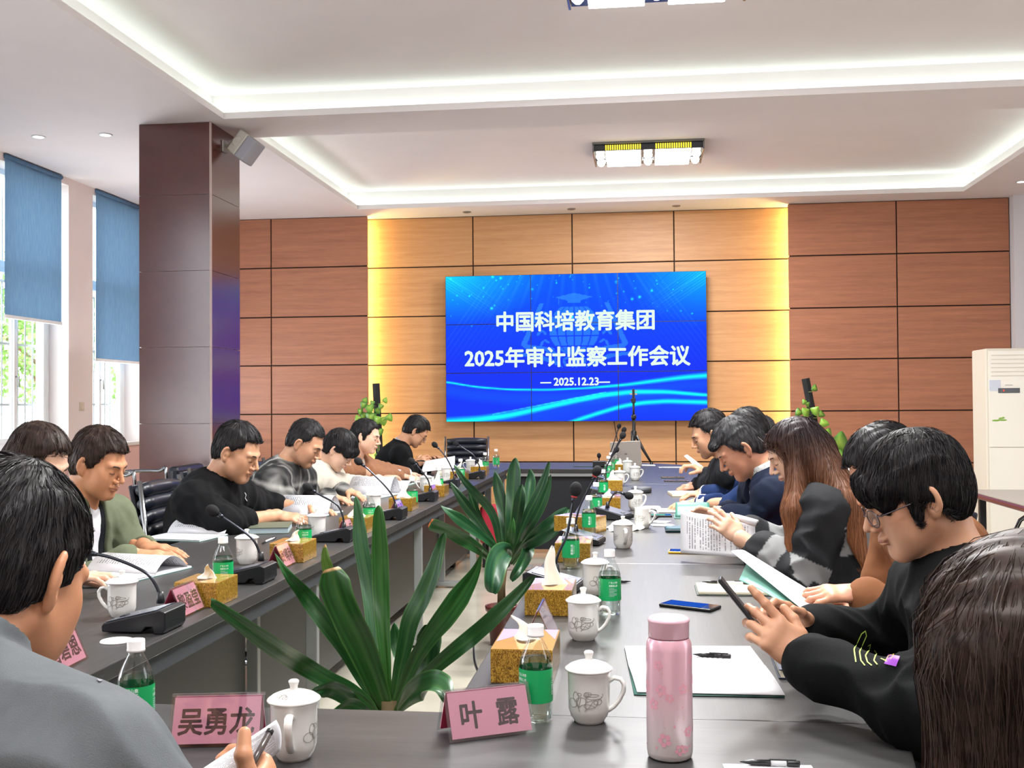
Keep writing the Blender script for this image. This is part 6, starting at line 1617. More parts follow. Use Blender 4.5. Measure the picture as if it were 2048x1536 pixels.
    for (a_, b_, r0, r1) in vols: lo = np.minimum(lo, np.minimum(a_-r0, b_-r1)-.02); hi = np.maximum(hi, np.maximum(a_+r0, b_+r1)+.02)
    v, q = polygonise(cap, lo, hi, hvox*1.4)
    def htint(w):
        k = np.clip((H[2]+.07-w[:, 2])/.34+.06*fbm(w, 90, 2, 3), 0, 1)[:, None]; return np.array(lin('24181a'))*(1-k)+np.array(lin('8a5a3c'))*k
    two = hc == 'brown'; hmm = vcol('hair_two_tone', .48, spec=.28) if two else hm_
    w_ = v*s@Rh.T+H
    ho = bpy.data.objects.new('hair', raw_mesh('hair', w_-org, q, (hmm,), True, tint=htint(w_) if two else None)); link(ho, root)
    if strands and len(v):
        rg = np.random.default_rng(int(abs(H[0]*1000+H[1]*77))); 
        pick = v[rg.integers(0, len(v), strands)]+rg.normal(0, .001, (strands, 3))
        wh = np.array(parting if parting is not None else (.01, -.03, .11)); n = 5; pos = pick.copy(); tr_ = [pos.copy()]
        gdown = -z@Rh
        for k in range(n-1):
            rad = pos-wh; rad /= np.linalg.norm(rad, axis=1)[:, None]+1e-9
            g = np.stack([cap(pos+e)-cap(pos-e) for e in (V3(.003, 0, 0), V3(0, .003, 0), V3(0, 0, .003))], 1); g /= np.linalg.norm(g, axis=1)[:, None]+1e-9
            wgt = .9 if st in ('long', 'bob', 'mop') else .25
            dr = rad*(1-wgt)+gdown*wgt+rg.normal(0, .10, (strands, 3)); dr -= g*(dr*g).sum(1)[:, None]; dr /= np.linalg.norm(dr, axis=1)[:, None]+1e-9
            pos = pos+dr*(slen/(n-1)); dd = cap(pos); lift = (.0012+.0028*(k/n)) if st in ('short', 'crop') else .0012+.0008*k/n
            pos = pos-g*(dd-lift)[:, None]*.8; tr_.append(pos.copy())
        T = np.stack(tr_, 1)    # strands, n, 3
        Tw = T*s@Rh.T+H-org
        d_ = np.gradient(Tw, axis=1); d_ /= np.linalg.norm(d_, axis=2)[:, :, None]+1e-9
        side = np.cross(d_, rg.normal(0, 1, (strands, 1, 3))+(Tw-(H-org))/.1*.6); side /= np.linalg.norm(side, axis=2)[:, :, None]+1e-9
        wv = sw*np.array([.6, 1, 1, .7, .15])[None, :, None]
        V_ = np.stack([Tw-side*wv/2, Tw+side*wv/2], 2).reshape(-1, 3)
        b = np.arange(strands)[:, None]*(2*n)+2*np.arange(n-1)[None, :]; F_ = np.stack([b, b+1, b+3, b+2], -1).reshape(-1, 4)
        so = bpy.data.objects.new('hair_strands', raw_mesh('hair_strands', V_, F_, (hmm,), False, tint=htint(V_+org)*RNG.uniform(.75, 1.35, (strands, 1)).repeat(2*n, 0) if two else None)); link(so, root); so['kind'] = 'stuff'
    # --- clothes
    for L in layers:
        t_ = L.get('t', .012); up_ = L.get('sleeve', 1.0); amp = L.get('folds', .004); fq_ = L.get('freq', 55); collar = L.get('collar'); vw_ = L.get('open'); sd_ = L.get('seed', 1)
        zc = P[2]-.03 if L.get('hem') is None else L['hem']
        col_ax = unit(J0-NB)
        def fcl(p, L=L, t_=t_, up_=up_, amp=amp, fq_=fq_, collar=collar, vw_=vw_, sd_=sd_):
            d = trunk(p, t_)
            for sgn, S, E, W in ((-1, SL, EL, WL), (1, SR, ER, WR)):
                if up_ > 0: d = smin(d, arm(p, S, E, W, t_, up_, L.get('cuff', 0)), .03)
            if amp:
                eL = np.exp(-((p-EL)**2).sum(1)/.02)+np.exp(-((p-ER)**2).sum(1)/.02)+.5*np.exp(-((p-SL)**2).sum(1)/.02)+.5*np.exp(-((p-SR)**2).sum(1)/.02)
                w_ = fbm(p, fq_, sd_, 4); d = d-amp*(1-2*np.abs(w_)*1.6)*(.45+.9*eL)
            nk = cone(p, NB-up*.02, NB+col_ax*.10, .058*s, .050*s); d = smax(d, -(nk-.004), .006)
            if collar:
                h0, h1, rr, th_ = collar     # stand collar ring between two heights along the neck
                a_, b_ = NB+col_ax*h0-fb*.004, NB+col_ax*h1-fb*.006; q_ = p-a_; ax_ = unit(b_-a_); hh = q_@ax_; rad = np.sqrt(np.maximum((q_**2).sum(1)-hh*hh, 0))
                ring = np.maximum(np.abs(rad-(rr+.10*np.maximum(-hh, -.02)))-th_, np.abs(hh-np.linalg.norm(b_-a_)/2)-np.linalg.norm(b_-a_)/2)
                if vw_ is not None or L.get('collar_gap'):
                    xx = (p-NB)@rb; yy = (p-NB)@fb; gap = np.abs(xx)-(L.get('collar_gap') or .02); ring = np.maximum(ring, -np.maximum(gap, -yy))
                d = smin(d, ring, .008)
            if vw_ is not None:
                q_ = p-NB; xx = q_@rb; yy = q_@Mt[:, 1]; zz = q_@up; w0, w1, dep = vw_   # width at the neck, width at depth
                wd = w0+(w1-w0)*np.clip(-zz/dep, 0, 1); wdg = np.maximum(np.abs(xx)-wd, -yy-.0); wdg = np.maximum(wdg, -(zz+dep)); d = smax(d, -wdg, .006)
            d = np.maximum(d, zc-p[:, 2])
            return d
        pts = np.array([NB+z*.12, P-z*.1, SL, SR]+([EL, ER]+[EL+(WL-EL)*up_, ER+(WR-ER)*up_] if up_ > 0 else []))
        lo = pts.min(0)-.10-t_; hi = pts.max(0)+.10+t_; lo[2] = max(lo[2], zc-.01)
        lo = np.minimum(lo, np.minimum(C, P)-.23); hi = np.maximum(hi, np.maximum(C, P)+.23); lo[2] = max(zc-.01, lo[2]); hi[2] = min(hi[2], NB[2]+.16)
        v, q = polygonise(fcl, lo, hi, L.get('vox', vox*(1.0 if up_ > 0 else 1.5)))
        tint = L['tint'](v, R) if 'tint' in L else None
        o = bpy.data.objects.new(L['name'], raw_mesh(L['name'], v-org, q, (L['mat'],), True, tint=tint)); link(o, root)
        if 'label' in L: o['label'] = L['label']
        R[L['name']] = (v, q, o)
        if L.get('cuffring'):
            for E, W in ((EL, WL), (ER, WR)):
                c_ = E+(W-E)*up_; a_ = unit(W-E)
                MB().tube([tuple(c_-a_*.02-org), tuple(c_+a_*.022-org)], [.038*s+t_*.5]*2, 18, cap=True).build('cuff', L['cuffring'], root, .003)
    if legs:
        kn = [P+fb*.40+rb*.11*sg+V3(0, 0, .03) for sg in (-1, 1)]; hp_ = [P+rb*.09*sg for sg in (-1, 1)]; ft = [k+fb*.03-V3(0, 0, k[2]-.09) for k in kn]
        def fl_(p):
            d = ell(p, P, (.17, .17, .11))
            for a, b, c_ in zip(hp_, kn, ft): d = smin(d, smin(cone(p, a, b, .085, .062), cone(p, b, c_, .060, .045), .02), .03)
            return np.maximum(d, .07-p[:, 2])
        aa = np.array(kn+hp_+ft); v, q = polygonise(fl_, aa.min(0)-.16, aa.max(0)+.16, .024)
        link(bpy.data.objects.new('trousers', raw_mesh('trousers', v-org, q, (mat(trouser, '1c1e24', .8),), True)), root)
        for c_ in ft:
            M = Matrix.Translation(Vector(c_-org)+Vector((0, 0, -.045))) @ Matrix.Rotation(ba, 4, 'Z')
            MB().prism([(-.07, -.035), (.10, -.045), (.17, -.03), (.19, 0), (.17, .03), (.10, .045), (-.07, .035)], -.045, .02, M).build('shoe', mat('shoe_black', '17171a', .4), root, .015)
    if glasses:
        g = glasses; fm_ = mat(g.get('name', 'glasses_black'), g.get('col', '1a1a1c'), .3, g.get('metal', 0)); gm = m_acr; sh = g.get('drop', 0)
        for sg in (-1, 1):
            ring = [(sg*(.034+.0245*math.cos(a)*(1+.06*math.cos(4*a))), .103-.010*abs(math.cos(a)*.5+.5)-.02*0, -.006-sh+.0185*math.sin(a)) for a in np.linspace(0, 2*PI, 25)]
            rg_ = MB().tube(loc(ring), .0011, 6, cap=False).build('lens_rim', fm_, root)
            MB().add(loc(ring[:-1]), [tuple(range(24))]).build('lens', gm, rg_)
            MB().tube(loc([(sg*.058, .094, .000-sh), (sg*.070, .085, .000-sh), (sg*.079*headw, .03, -.002), (sg*.080*headw, -.005, .004), (sg*.078*headw, -.02, -.006)]), .0012, 6).build('temple_arm', fm_, root)
        MB().tube(loc([(-.011, .103, -.001-sh), (0, .107, .001-sh), (.011, .103, -.001-sh)]), .0010, 6).build('bridge', fm_, root)
    return R
# ------------------------------------------------------------------ the people round the table
def cloth(name, col, rough=.85, noise=.06, bump=.35, bscale=700, sheen=.0): return mat(name, col, rough, noise=noise, nscale=40, bump=bump, bscale=bscale, spec=.14, sheen=sheen)
c_grey = cloth('cloth_grey_shell', '5d6265', .6); c_olive = cloth('cloth_olive', '666d58'); c_black = cloth('cloth_black', '0e0f11'); c_black2 = cloth('cloth_black_knit', '0a0c0d')
c_navy = cloth('cloth_navy', '141c2e'); c_navy2 = cloth('cloth_navy_bright', '1d2e55'); c_tan = cloth('cloth_tan', '94694f'); c_brown = cloth('cloth_brown', '7d5236'); c_white = cloth('cloth_white', 'cfcac2'); c_shirt = cloth('shirt_white', 'd6d6dc', .7)
c_blue = cloth('shirt_pale_blue', '9fb4cc', .7); c_dark = cloth('cloth_charcoal', '1a1c20'); c_cream = cloth('jacket_cream', 'c2bbae')
m_tint = vcol('woven_tint', .85, bump=.3, bscale=700)
Z = V3(0, 0, 1)
def seat_chair(R, deg, label, back=.02):
    p = R['P']-R['fb']*back; chair(p[0], p[1], deg, label)

# 1 grey jacket man, near left corner, seen from behind
H = at(16, 1140, 1.27)
W = at(512, 1648, 1.43)
R1 = person('person in grey hooded jacket seen from behind at the near left corner', H, 80, 26, yaw_b=68, lean=.22, nb_off=(.02, 0, .045), WR=W, ER=at(330, 1760, 1.08), WL=at(150, 1640, 1.45), hr=dict(dir=(-.15, .9, .25), back=(1, .15, .1), curl=[1.2, 1.25, 1.3, 1.3], thumb=(.6, -.35)),
    skin_='warm', hair=('short', 'black', .017, .006), strands=8000, sw=.0012, slen=.026, hvox=.0028, vox=.0065, shw=.205, scale=1.10,
    layers=[dict(name='hooded_jacket', mat=c_grey, t=.026, sleeve=.93, folds=.013, freq=17, collar=(-.03, .045, .078, .010), collar_gap=.03, seed=5)])
seat_chair(R1, 62, 'black leather chair of the grey jacket man at the near corner')
# 2 woman with a centre parting
H = at(80, 917, 3.35)
def stripe_blouse(v, R):
    d = np.linalg.norm(v-R['SR'], axis=1); s = (np.abs((v[:, 1]/.022+.3*v[:, 2]/.022) % 1-.5) > .42); c = np.tile(np.array(lin('e6e3dd')), (len(v), 1)); c[s] = lin('3a3a3c'); return c
R2 = person('woman with dark centre-parted hair in a striped blouse, behind the grey jacket man', H, -8, 36, lean=.22, WR=on(130, 1165, .80), WL=on(130, 1130, .80), skin_='fair', hair=('bob', 'dark', .012, .012), strands=3500, sw=.0015, slen=.07, hvox=.004, vox=.010,
    hairvol=[(H+V3(-.04, -.07, -.02), H+V3(-.08, -.09, -.20), .035, .03), (H+V3(-.03, .07, -.02), H+V3(-.06, .09, -.2), .035, .03), (H+V3(-.09, 0, -.02), H+V3(-.12, 0, -.22), .05, .04)], shw=.16, parting=(0, .05, .12),
    layers=[dict(name='striped_blouse', mat=m_tint, t=.012, sleeve=.9, tint=stripe_blouse, folds=.003, collar=(-.02, .015, .062, .004))])
seat_chair(R2, -8, 'black leather chair of the centre-parted woman')
# 3 olive jacket man
H = at(200, 925, 3.92); W = on(262, 1112, .795)
R3 = person('man in olive bomber jacket over a pale shirt, reading beside the ribbed chair', H, -8, 22, lean=.16, WR=W, WL=W+V3(-.08, .26, .0), hr=dict(curl=.35, dir=(1, .25, -.02), back=(0, -.2, 1)), hl=dict(curl=.25, dir=(1, -.1, -.08)), skin_='warm', hair=('short', 'dark', .020, .008), strands=3500, sw=.0015, hvox=.0034, vox=.0085, scale=1.08,
    layers=[dict(name='shirt', mat=c_shirt, t=.006, sleeve=0, folds=0, collar=(-.012, .034, .066, .004)), dict(name='vest', mat=c_dark, t=.011, sleeve=0, folds=0, open=(.022, .012, .40)), dict(name='bomber_jacket', mat=c_olive, t=.024, sleeve=.93, folds=.006, freq=38, open=(.045, .075, .45), collar=(-.02, .02, .078, .006))])
seat_chair(R3, -8, 'black leather chair of the olive jacket man')
# 4 black jacket man, sleeves rolled
H = at(476, 903, 4.92)
w1 = on(553, 1032, .80); w2 = on(612, 1012, .80)
R4 = person('heavy-set man in black jacket with rolled sleeves, turning pages of a booklet', H, -4, 26, lean=.22, WR=w1, WL=w2, ER=on(452, 1048, .80), EL=on(520, 1012, .80), hr=dict(dir=(1, .12, -.12), curl=[.35, .4, .45, .5], back=(-.1, -.35, 1)), hl=dict(dir=(1, -.1, -.1), curl=.4, back=(0, .2, 1)),
    skin_='tan', hair=('crop', 'black', .018, .005), strands=3500, sw=.0016, hvox=.0037, vox=.009, scale=1.12, headw=1.08, jaw=1.2, shw=.195,
    layers=[dict(name='tshirt', mat=c_black, t=.006, sleeve=0, folds=0), dict(name='black_jacket', mat=c_black, t=.030, sleeve=.30, folds=.008, freq=34, collar=(-.02, .035, .078, .007), collar_gap=.03, cuff=.012)])
# 5 checked shirt man
H = at(612, 886, 6.0); w1 = on(658, 992, .81); w2 = on(690, 980, .82)
def plaid(v, R):
    q = v-R['NB']; a = q@R['rb']; b = q@R['up']; c = q@R['fb']
    def line(x, w): return np.clip(1-np.abs((x/.13) % 1-.5)/w, 0, 1)
    k = .55*line(a+c*.6, .16)+.55*line(b+.02, .16)+.25*fbm(v, 60, 3, 3)
    k = np.clip(k, 0, 1)**1.1; return np.array(lin('0d0e10'))[None]*(1-k[:, None])+np.array(lin('b9b7b2'))[None]*k[:, None]
R5 = person('man with cropped hair in a black and grey checked shirt jacket', H, -4, 32, lean=.26, WR=w1, WL=w2, hr=dict(dir=(1, .1, -.25), curl=.6), hl=dict(dir=(1, -.15, -.3), curl=.6), skin_='tan', hair=('crop', 'black', .016, .002), strands=2500, sw=.0016, slen=.018, hvox=.0044, vox=.0095, scale=1.08, shw=.195,
    layers=[dict(name='checked_jacket', mat=m_tint, tint=plaid, t=.028, sleeve=.95, folds=.007, freq=36, collar=(-.02, .03, .075, .007), collar_gap=.03), dict(name='tshirt', mat=c_black, t=.006, sleeve=0, folds=0)])
seat_chair(R5, -4, 'black leather chair of the checked shirt man')
# 6 cream jacket man
H = at(680, 899, 6.7)
R6 = person('young man with mop of black hair in a cream stand-collar jacket', H, -2, 42, lean=.26, WR=on(735, 968, .80), WL=on(760, 962, .80), skin_='fair', hair=('mop', 'black', .020, .012), fringe=[((0, .085, .045), (.052, .022, .035)), ((.045, .06, .03), (.03, .03, .035)), ((-.045, .06, .03), (.03, .03, .035))], strands=2500, sw=.0018, slen=.04, hvox=.0047, vox=.011, scale=1.04,
    layers=[dict(name='cream_jacket', mat=c_cream, t=.026, sleeve=.93, folds=.006, freq=36, collar=(-.03, .055, .078, .010), collar_gap=.02)])
seat_chair(R6, -2, 'black leather chair of the cream jacket man')
# 7 tan coat woman
H = at(733, 871, 7.4); w1 = on(800, 952, .80)
R7 = person('woman with tied black hair in a tan coat over a white top', H, -4, 16, lean=.20, WR=w1, WL=w1+V3(.0, .25, .0), hr=dict(dir=(1, .05, -.12), curl=.25, back=(0, -.1, 1)), hl=dict(curl=.3), skin_='fair', hair=('bob', 'black', .013, .010), hairvol=[(H+V3(-.09, 0, -.02), H+V3(-.12, -.03, -.16), .05, .035)], strands=1800, sw=.0018, slen=.04, hvox=.005, vox=.012, shw=.165,
    layers=[dict(name='white_top', mat=c_white, t=.006, sleeve=0, folds=0, collar=(-.02, .01, .062, .004)), dict(name='tan_coat', mat=c_tan, t=.022, sleeve=.90, folds=.006, freq=36, open=(.05, .045, .4), collar=(-.02, .015, .074, .006), cuffring=c_shirt)])
seat_chair(R7, -4, 'black leather chair of the tan coat woman')
# 8 glasses man in black suit
H = at(833, 862, 8.7)
w1 = at(828, 930, 8.6)
R8 = person('man in glasses and black suit jacket writing at the left row\'s far end', H, 12, 40, lean=.30, WR=w1, WL=w1+V3(.08, .22, -.01), hr=dict(dir=(.8, .1, .4), curl=.9, back=(-.1, -.8, .4)), skin_='tan', hair=('short', 'black', .018, .010), strands=1600, sw=.002, hvox=.0052, vox=.013, glasses=dict(drop=.01), scale=1.02,
    layers=[dict(name='shirt', mat=c_blue, t=.006, sleeve=0, folds=0, collar=(-.015, .038, .066, .005)), dict(name='suit_jacket', mat=c_black, t=.022, sleeve=.92, folds=.004, open=(.05, .02, .3), collar=(-.03, .012, .074, .006))])
seat_chair(R8, 5, 'black leather chair of the man in glasses at the left row\'s end')
q = R8['WR']; pen('dark pen held upright by the man in glasses at the left row\'s end', (q[0]+.02, q[1]-.02), (q[0]+.10, q[1]-.05), q[2]+.03)

# 9 young man, far right
H = at(1418, 868, 6.4); w1 = on(1392, 968, .80)
R9 = person('young man with short black hair reading aloud at the far right', H, 184, 24, lean=.24, WL=w1+V3(.02, -.02, 0), WR=at(1412, 945, 6.95), hl=dict(dir=(-1, .1, -.25), curl=.35, back=(0, -.2, 1)), hr=dict(dir=(-.8, .1, .4), curl=.9), skin_='tan', hair=('crop', 'black', .022, .004), strands=3000, sw=.0016, slen=.03, hvox=.0044, vox=.011, scale=1.08,
    layers=[dict(name='dark_jacket', mat=c_dark, t=.022, sleeve=.93, folds=.005, collar=(-.02, .025, .074, .006), collar_gap=.03)])
seat_chair(R9, 184, 'black leather chair of the young man at the far right')
# 12 hidden man behind
H = at(1520, 866, 7.2)
R12 = person('man with thin grey hair mostly hidden behind the greying man', H, 182, 25, lean=.20, WL=H+V3(-.42, -.12, -.35), WR=H+V3(-.42, .12, -.35), skin_='ruddy', hair=('short', 'grey', .008, .003), strands=1000, sw=.0018, slen=.016, hvox=.006, vox=.016,
    layers=[dict(name='dark_jacket', mat=c_navy, t=.022, sleeve=.93, folds=.004)])
# 11 suited man with white cuffs
H = at(1495, 862, 5.72); w1 = on(1385, 1006, .80); w2 = on(1398, 988, .80)
R11 = person('man in bright navy suit with white cuffs, his head behind the greying man', H, 182, 40, lean=.22, WL=w1+V3(.03, 0, 0), WR=w2+V3(.02, .05, 0), EL=on(1470, 1010, .80), ER=on(1478, 985, .82), hl=dict(dir=(-1, .05, -.1), curl=[.35, .4, .5, .6], back=(0, -.2, 1)), hr=dict(dir=(-1, -.3, -.1), curl=.8), skin_='tan', hair=('short', 'black', .014, .008), strands=1500, sw=.0018, hvox=.005, vox=.012,
    layers=[dict(name='shirt', mat=c_shirt, t=.006, sleeve=0, folds=0, collar=(-.015, .035, .066, .005)), dict(name='suit_jacket', mat=c_navy2, t=.022, sleeve=.86, folds=.004, open=(.045, .02, .3), cuffring=c_shirt)])
seat_chair(R11, 182, 'black leather chair of the navy-suited man')
# 10 greying man in navy jacket and striped shirt
H = at(1478, 895, 4.9)
def stripes(v, R):
    q = (v-R['NB'])@R['rb']+(v-R['NB'])@R['fb']*.5; s = (np.abs((q/.011) % 1-.5) > .40); c = np.tile(np.array(lin('e3e5e4')), (len(v), 1)); c[s] = lin('8fa39a'); return c
R10 = person('greying man in navy jacket and striped shirt bending over his notes', H, 184, 38, lean=.26, WL=at(1452, 1032, 4.85), WR=at(1455, 1020, 5.05), EL=at(1535, 1050, 4.75), hl=dict(dir=(-1, .1, -.05), curl=.5, back=(0, -.2, 1)), hr=dict(dir=(-1, 0, -.1), curl=.6), skin_='ruddy', hair=('short', 'grey', .020, .008), fringe=[((.0, .078, .068), (.05, .020, .018))], strands=3500, sw=.0016, slen=.032, hvox=.0036, vox=.009, scale=1.10, headw=1.04, jaw=1.15,
    layers=[dict(name='striped_shirt', mat=m_tint, tint=stripes, vox=.0055, t=.008, sleeve=0, folds=0, collar=(-.02, .065, .074, .006)), dict(name='navy_jacket', mat=c_navy, t=.028, sleeve=.93, folds=.007, freq=36, open=(.05, .03, .35))])
seat_chair(R10, 184, 'black leather chair of the greying man')
# 14 woman with long brown hair, striped sweater
H = at(1588, 902, 4.0); w1 = at(1482, 1078, 3.92)
def sweater(v, R):
    b = (v-R['NB'])@R['up']+.25*np.abs((v-R['NB'])@R['rb'])*.0; c = np.tile(np.array(lin('0e1015')), (len(v), 1)); g = np.array(lin('848585'))
    dS = np.minimum(np.linalg.norm(v-R['SL'], axis=1), np.linalg.norm(v-R['SR'], axis=1)); m = np.zeros(len(v), bool)
    for S, E, W in ((R['SL'], R['EL'], R['WL']), (R['SR'], R['ER'], R['WR'])):
        d = E-S; L = np.linalg.norm(d); t1 = (v-S)@d/L; r1 = np.linalg.norm(v-S-np.outer(np.clip(t1, 0, L)/L, d), axis=1)
        d2 = W-E; L2 = np.linalg.norm(d2); t2 = (v-E)@d2/L2; r2 = np.linalg.norm(v-E-np.outer(np.clip(t2, 0, L2)/L2, d2), axis=1)
        s = np.where(r1 < r2, t1, L+t2); on_ = (np.minimum(r1, r2) < .095) & (s > .02); m |= on_
        c[on_ & (((s > .17) & (s < .23)) | ((s > .30) & (s < .37)))] = g
    c[~m & (((b < -.13) & (b > -.23)) | ((b < -.37) & (b > -.5)))] = g
    return c
R14 = person('woman with long brown hair in a black and grey striped sweater, holding pages', H, 182, 30, yaw_b=178, lean=.16, WL=w1, WR=at(1452, 1046, 4.12), EL=at(1600, 1150, 3.82), ER=at(1590, 1110, 4.2), hl=dict(dir=(-.75, .1, .65), curl=[.5, .6, .7, .8], back=(.1, -1, .3), thumb=(-.1, .2), scale=.92), hr=dict(dir=(-.9, 0, .4), curl=.6, back=(0, .6, .6), scale=.92),
    skin_='fair', hair=('long', 'brown', .014, .016), hairvol=[(H+V3(.0, -.06, -.02), H+V3(-.02, -.15, -.20), .035, .038), (H+V3(-.02, -.15, -.20), H+V3(-.05, -.20, -.40), .038, .010), (H+V3(.08, -.03, .0), H+V3(.15, -.17, -.18), .065, .060), (H+V3(.15, -.17, -.18), H+V3(.20, -.235, -.38), .058, .012), (H+V3(.08, .03, .0), H+V3(.2, .04, -.22), .06, .04), (H+V3(.03, .07, .0), H+V3(.10, .09, -.22), .045, .03)],
    strands=9000, sw=.0016, slen=.13, hvox=.0036, vox=.0075, shw=.165, parting=(.0, .06, .12),
    layers=[dict(name='striped_sweater', mat=m_tint, tint=sweater, t=.036, sleeve=.62, folds=.012, freq=30, seed=3, cuff=.012, vox=.0065)])
o_ = R14['root']; c_ = R14['EL']+(R14['WL']-R14['EL'])*.80-R14['org']; a_ = unit(R14['WL']-R14['EL']); e1 = unit(np.cross(a_, Z)); e2 = np.cross(a_, e1)
MB().tube([tuple(c_+(e1*math.cos(t_)+e2*math.sin(t_))*.035) for t_ in np.linspace(0, 2*PI, 25)], .0018, 6, cap=False).build('bracelet', mat('gold', 'd9a53c', .25, 1.0), o_)
seat_chair(R14, 178, 'black leather chair of the long-haired woman')
# 15 brown coat man between
H = at(1768, 938, 3.05); w1 = at(1700, 1192, 2.80)
R15 = person('man in brown coat half hidden between the long-haired woman and the glasses man', H, 182, 40, lean=.20, WL=at(1725, 1188, 2.78), WR=at(1725, 1200, 3.0), hl=dict(dir=(-1, 0, .0), curl=.5, back=(0, -.3, 1)), hr=dict(dir=(-1, 0, 0), curl=.5), skin_='ruddy', hair=('short', 'black', .015, .008), strands=3000, sw=.0015, hvox=.0042, vox=.010,
    layers=[dict(name='brown_coat', mat=c_brown, t=.026, sleeve=.93, folds=.006, freq=36, collar=(-.03, .03, .080, .010), collar_gap=.03)])
seat_chair(R15, 182, 'black leather chair of the brown coat man')
# 16 glasses man in black sweatshirt
H = at(1826, 988, 2.15)
WLp = at(1612, 1325, 2.06); WRp = at(1622, 1262, 2.34)
R16 = person('young man in metal glasses and black sweatshirt looking at a phone', H, 181, 23, yaw_b=178, lean=.14, WL=WLp, WR=WRp, EL=on(1880, 1430, .815), ER=at(1775, 1290, 2.50), hl=dict(dir=(-.72, .16, .62), curl=[.12, .75, .95, 1.05], back=(-.15, -1, .45), thumb=(-.25, -.1), spread=.6), hr=dict(dir=(-.8, -.25, .5), curl=[.7, .9, 1.0, 1.1], back=(-.2, .5, .7), thumb=(-.2, 0)),
    skin_='tan', hair=('mop', 'black', .020, .013), fringe=[((0, .084, .046), (.052, .018, .036)), ((.048, .060, .030), (.024, .028, .040)), ((-.048, .060, .030), (.024, .028, .040)), ((-.070, .022, -.012), (.007, .011, .030)), ((.070, .022, -.012), (.007, .011, .030))],
    strands=11000, sw=.0011, slen=.055, hvox=.0027, vox=.006, scale=.96, glasses=dict(name='glasses_metal', col='5a5458', metal=.8, drop=.004), shw=.175,
    layers=[dict(name='sweatshirt', mat=c_black2, t=.030, sleeve=.94, folds=.011, freq=26, seed=9, collar=(-.028, .004, .070, .007), vox=.006)])
seat_chair(R16, 178, 'black leather chair of the young man in glasses')
q = at(1492, 1215, 2.13); d_ = frame((-.8, .1, .55), (0, -.35, 1))
ph = phone('phone held upright in the young man\'s hands', q, 0, m_black, None, z=q[2]-.0, L=.15, W=.072, tilt=Matrix(((-.62, .1, -.78), (.12, .99, .03), (.78, -.08, -.62))).to_euler())
# 17 long-haired woman at the right front corner
H = at(2052, 1292, 1.15)
R17 = person('woman with long dark hair seen from behind at the near right corner', H, 140, 20, yaw_b=150, lean=.15, WL=H+V3(-.30, .25, -.36), WR=H+V3(-.15, .42, -.36), skin_='fair', hair=('long', 'dark', .012, .016), brow=False,
    hairvol=[(H+V3(-.06, -.05, .0), H+V3(-.055, -.05, -.22), .05, .06), (H+V3(.02, -.07, .0), H+V3(.05, -.06, -.26), .06, .08), (H+V3(.09, .0, .0), H+V3(.13, .02, -.28), .06, .07), (H+V3(-.055, -.05, -.20), H+V3(-.05, -.03, -.46), .055, .04), (H+V3(.05, -.06, -.24), H+V3(.05, -.04, -.48), .07, .05)],
    strands=10000, sw=.0011, slen=.17, hvox=.0038, vox=.010, shw=.16, parting=(.0, .0, .12),
    layers=[dict(name='dark_top', mat=c_dark, t=.02, sleeve=.93, folds=.005)])
seat_chair(R17, 150, 'black leather chair of the woman at the near right corner')

# prints on the sweatshirt: outlined letters in lime and a purple sleeve tag, laid on the cloth
from mathutils.bvhtree import BVHTree
def on_cloth(R, name, pts, w, m, pname, fill=False, lift=.0015):
    v, q, o = R[name]; bv = BVHTree.FromPolygons([tuple(x) for x in v], [tuple(int(i) for i in f) for f in q]); P = []; N = []
    for (a, b) in pts:
        h = bv.ray_cast(Vector(CAM), Vector(ray(a, b)).normalized())
        if h[0] is None: continue
        P.append(h[0]); N.append(h[1] if h[1].dot(Vector(ray(a, b))) < 0 else -h[1])
    if len(P) < 2: return None
    org = Vector(R['org'])
    if fill: return MB().add([tuple(p+n*lift-org) for p, n in zip(P, N)], [tuple(range(len(P)))]).build(pname, m, R['root'])
    V = []
    for i in range(len(P)):
        d = (P[min(i+1, len(P)-1)]-P[max(i-1, 0)]).normalized(); s = N[i].cross(d).normalized(); V += [tuple(P[i]+N[i]*lift+s*w-org), tuple(P[i]+N[i]*lift-s*w-org)]
    return MB().add(V, [(2*i, 2*i+1, 2*i+3, 2*i+2) for i in range(len(P)-1)]).build(pname, m, R['root'])
m_lime = mat('print_lime', 'b9dc5c', .6); m_tag = mat('tag_purple', '8d3fb0', .5); m_tagy = mat('tag_mark', 'f0c23c', .5)
for pl_ in ([(1712, 1325), (1708, 1300), (1714, 1285), (1722, 1268), (1730, 1262), (1732, 1272), (1724, 1290), (1719, 1305), (1722, 1322), (1730, 1332)],
            [(1735, 1292), (1740, 1288), (1738, 1300), (1731, 1312), (1735, 1325), (1744, 1332)], [(1748, 1300), (1753, 1306), (1748, 1322), (1755, 1330)], [(1762, 1318), (1772, 1322), (1780, 1330)]):
    f_ = []
    for i in range(len(pl_)-1): f_ += [(pl_[i][0]+(pl_[i+1][0]-pl_[i][0])*k/3, pl_[i][1]+(pl_[i+1][1]-pl_[i][1])*k/3) for k in range(3)]
    on_cloth(R16, 'sweatshirt', f_+[pl_[-1]], .0011, m_lime, 'letter_print')
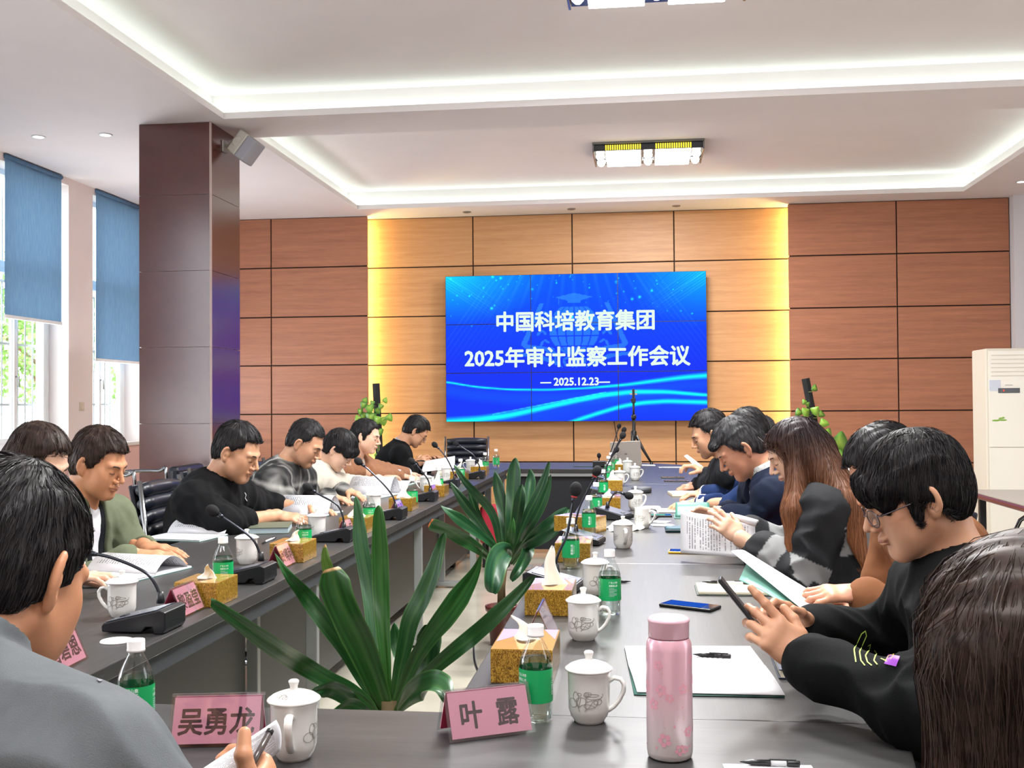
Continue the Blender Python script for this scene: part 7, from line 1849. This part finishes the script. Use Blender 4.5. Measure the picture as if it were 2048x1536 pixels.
def cloth_patch(R, name, quad, m, pname, lift=.002, n=7):
    v, q, o = R[name]; bv = BVHTree.FromPolygons([tuple(x) for x in v], [tuple(int(i) for i in f) for f in q]); V = []; a, b, c, d = [np.array(x, float) for x in quad]; org = Vector(R['org'])
    for j in range(n):
        for i in range(n):
            s_, t_ = i/(n-1), j/(n-1); u = a*(1-s_)*(1-t_)+b*s_*(1-t_)+c*s_*t_+d*(1-s_)*t_; rr = Vector(ray(*u)).normalized(); h = bv.ray_cast(Vector(CAM), rr)
            if h[0] is None: return
            V.append(tuple(h[0]-rr*lift-org))
    MB().add(V, [(j*n+i, j*n+i+1, (j+1)*n+i+1, (j+1)*n+i) for j in range(n-1) for i in range(n-1)], True).build(pname, m, R['root'])
cloth_patch(R16, 'sweatshirt', [(1768, 1327), (1776, 1308), (1800, 1312), (1792, 1333)], m_tag, 'sleeve_tag', .003)
on_cloth(R16, 'sweatshirt', [(1774, 1326), (1782, 1316), (1790, 1314), (1786, 1322)], .0008, m_tagy, 'tag_mark', False, .0060)
on_cloth(R4, 'black_jacket', [(489, 985), (492, 990), (490, 996), (494, 1002)], .002, mat('chest_print', 'c9c9cc', .6), 'chest_print')
on_cloth(R1, 'hooded_jacket', [(193, 1352), (200, 1351), (206, 1356), (205, 1363), (198, 1366), (192, 1360)], 0, mat('reflective_mark', 'a9adb2', .3, .4), 'sleeve_mark', True, .002)
# the near man's sheet and pen
q = at(470, 1490, 1.50)
standing_doc('white sheet and pen held by the grey jacket man in front of the mug', [at(395, 1545, 1.44), at(552, 1440, 1.56), at(560, 1500, 1.60), at(470, 1580, 1.46)], m_page)
a_ = at(520, 1500, 1.50); pn = thing('pen', 'black pen in the grey jacket man\'s fist beside the near mug', 'pen', a_, 0, 'pens on the conference table')
b_ = at(534, 1474, 1.52)-a_; b_ = unit(b_)*.03
MB().tube([tuple(-b_*1.6), tuple(b_)], .0052, 12).build('barrel', mat('pen_smoke', '4a4240', .2), pn); MB().tube([tuple(b_*.98), tuple(b_*1.2)], .0056, 12).build('end_cap', mat('pen_black', '17181a', .3), pn)
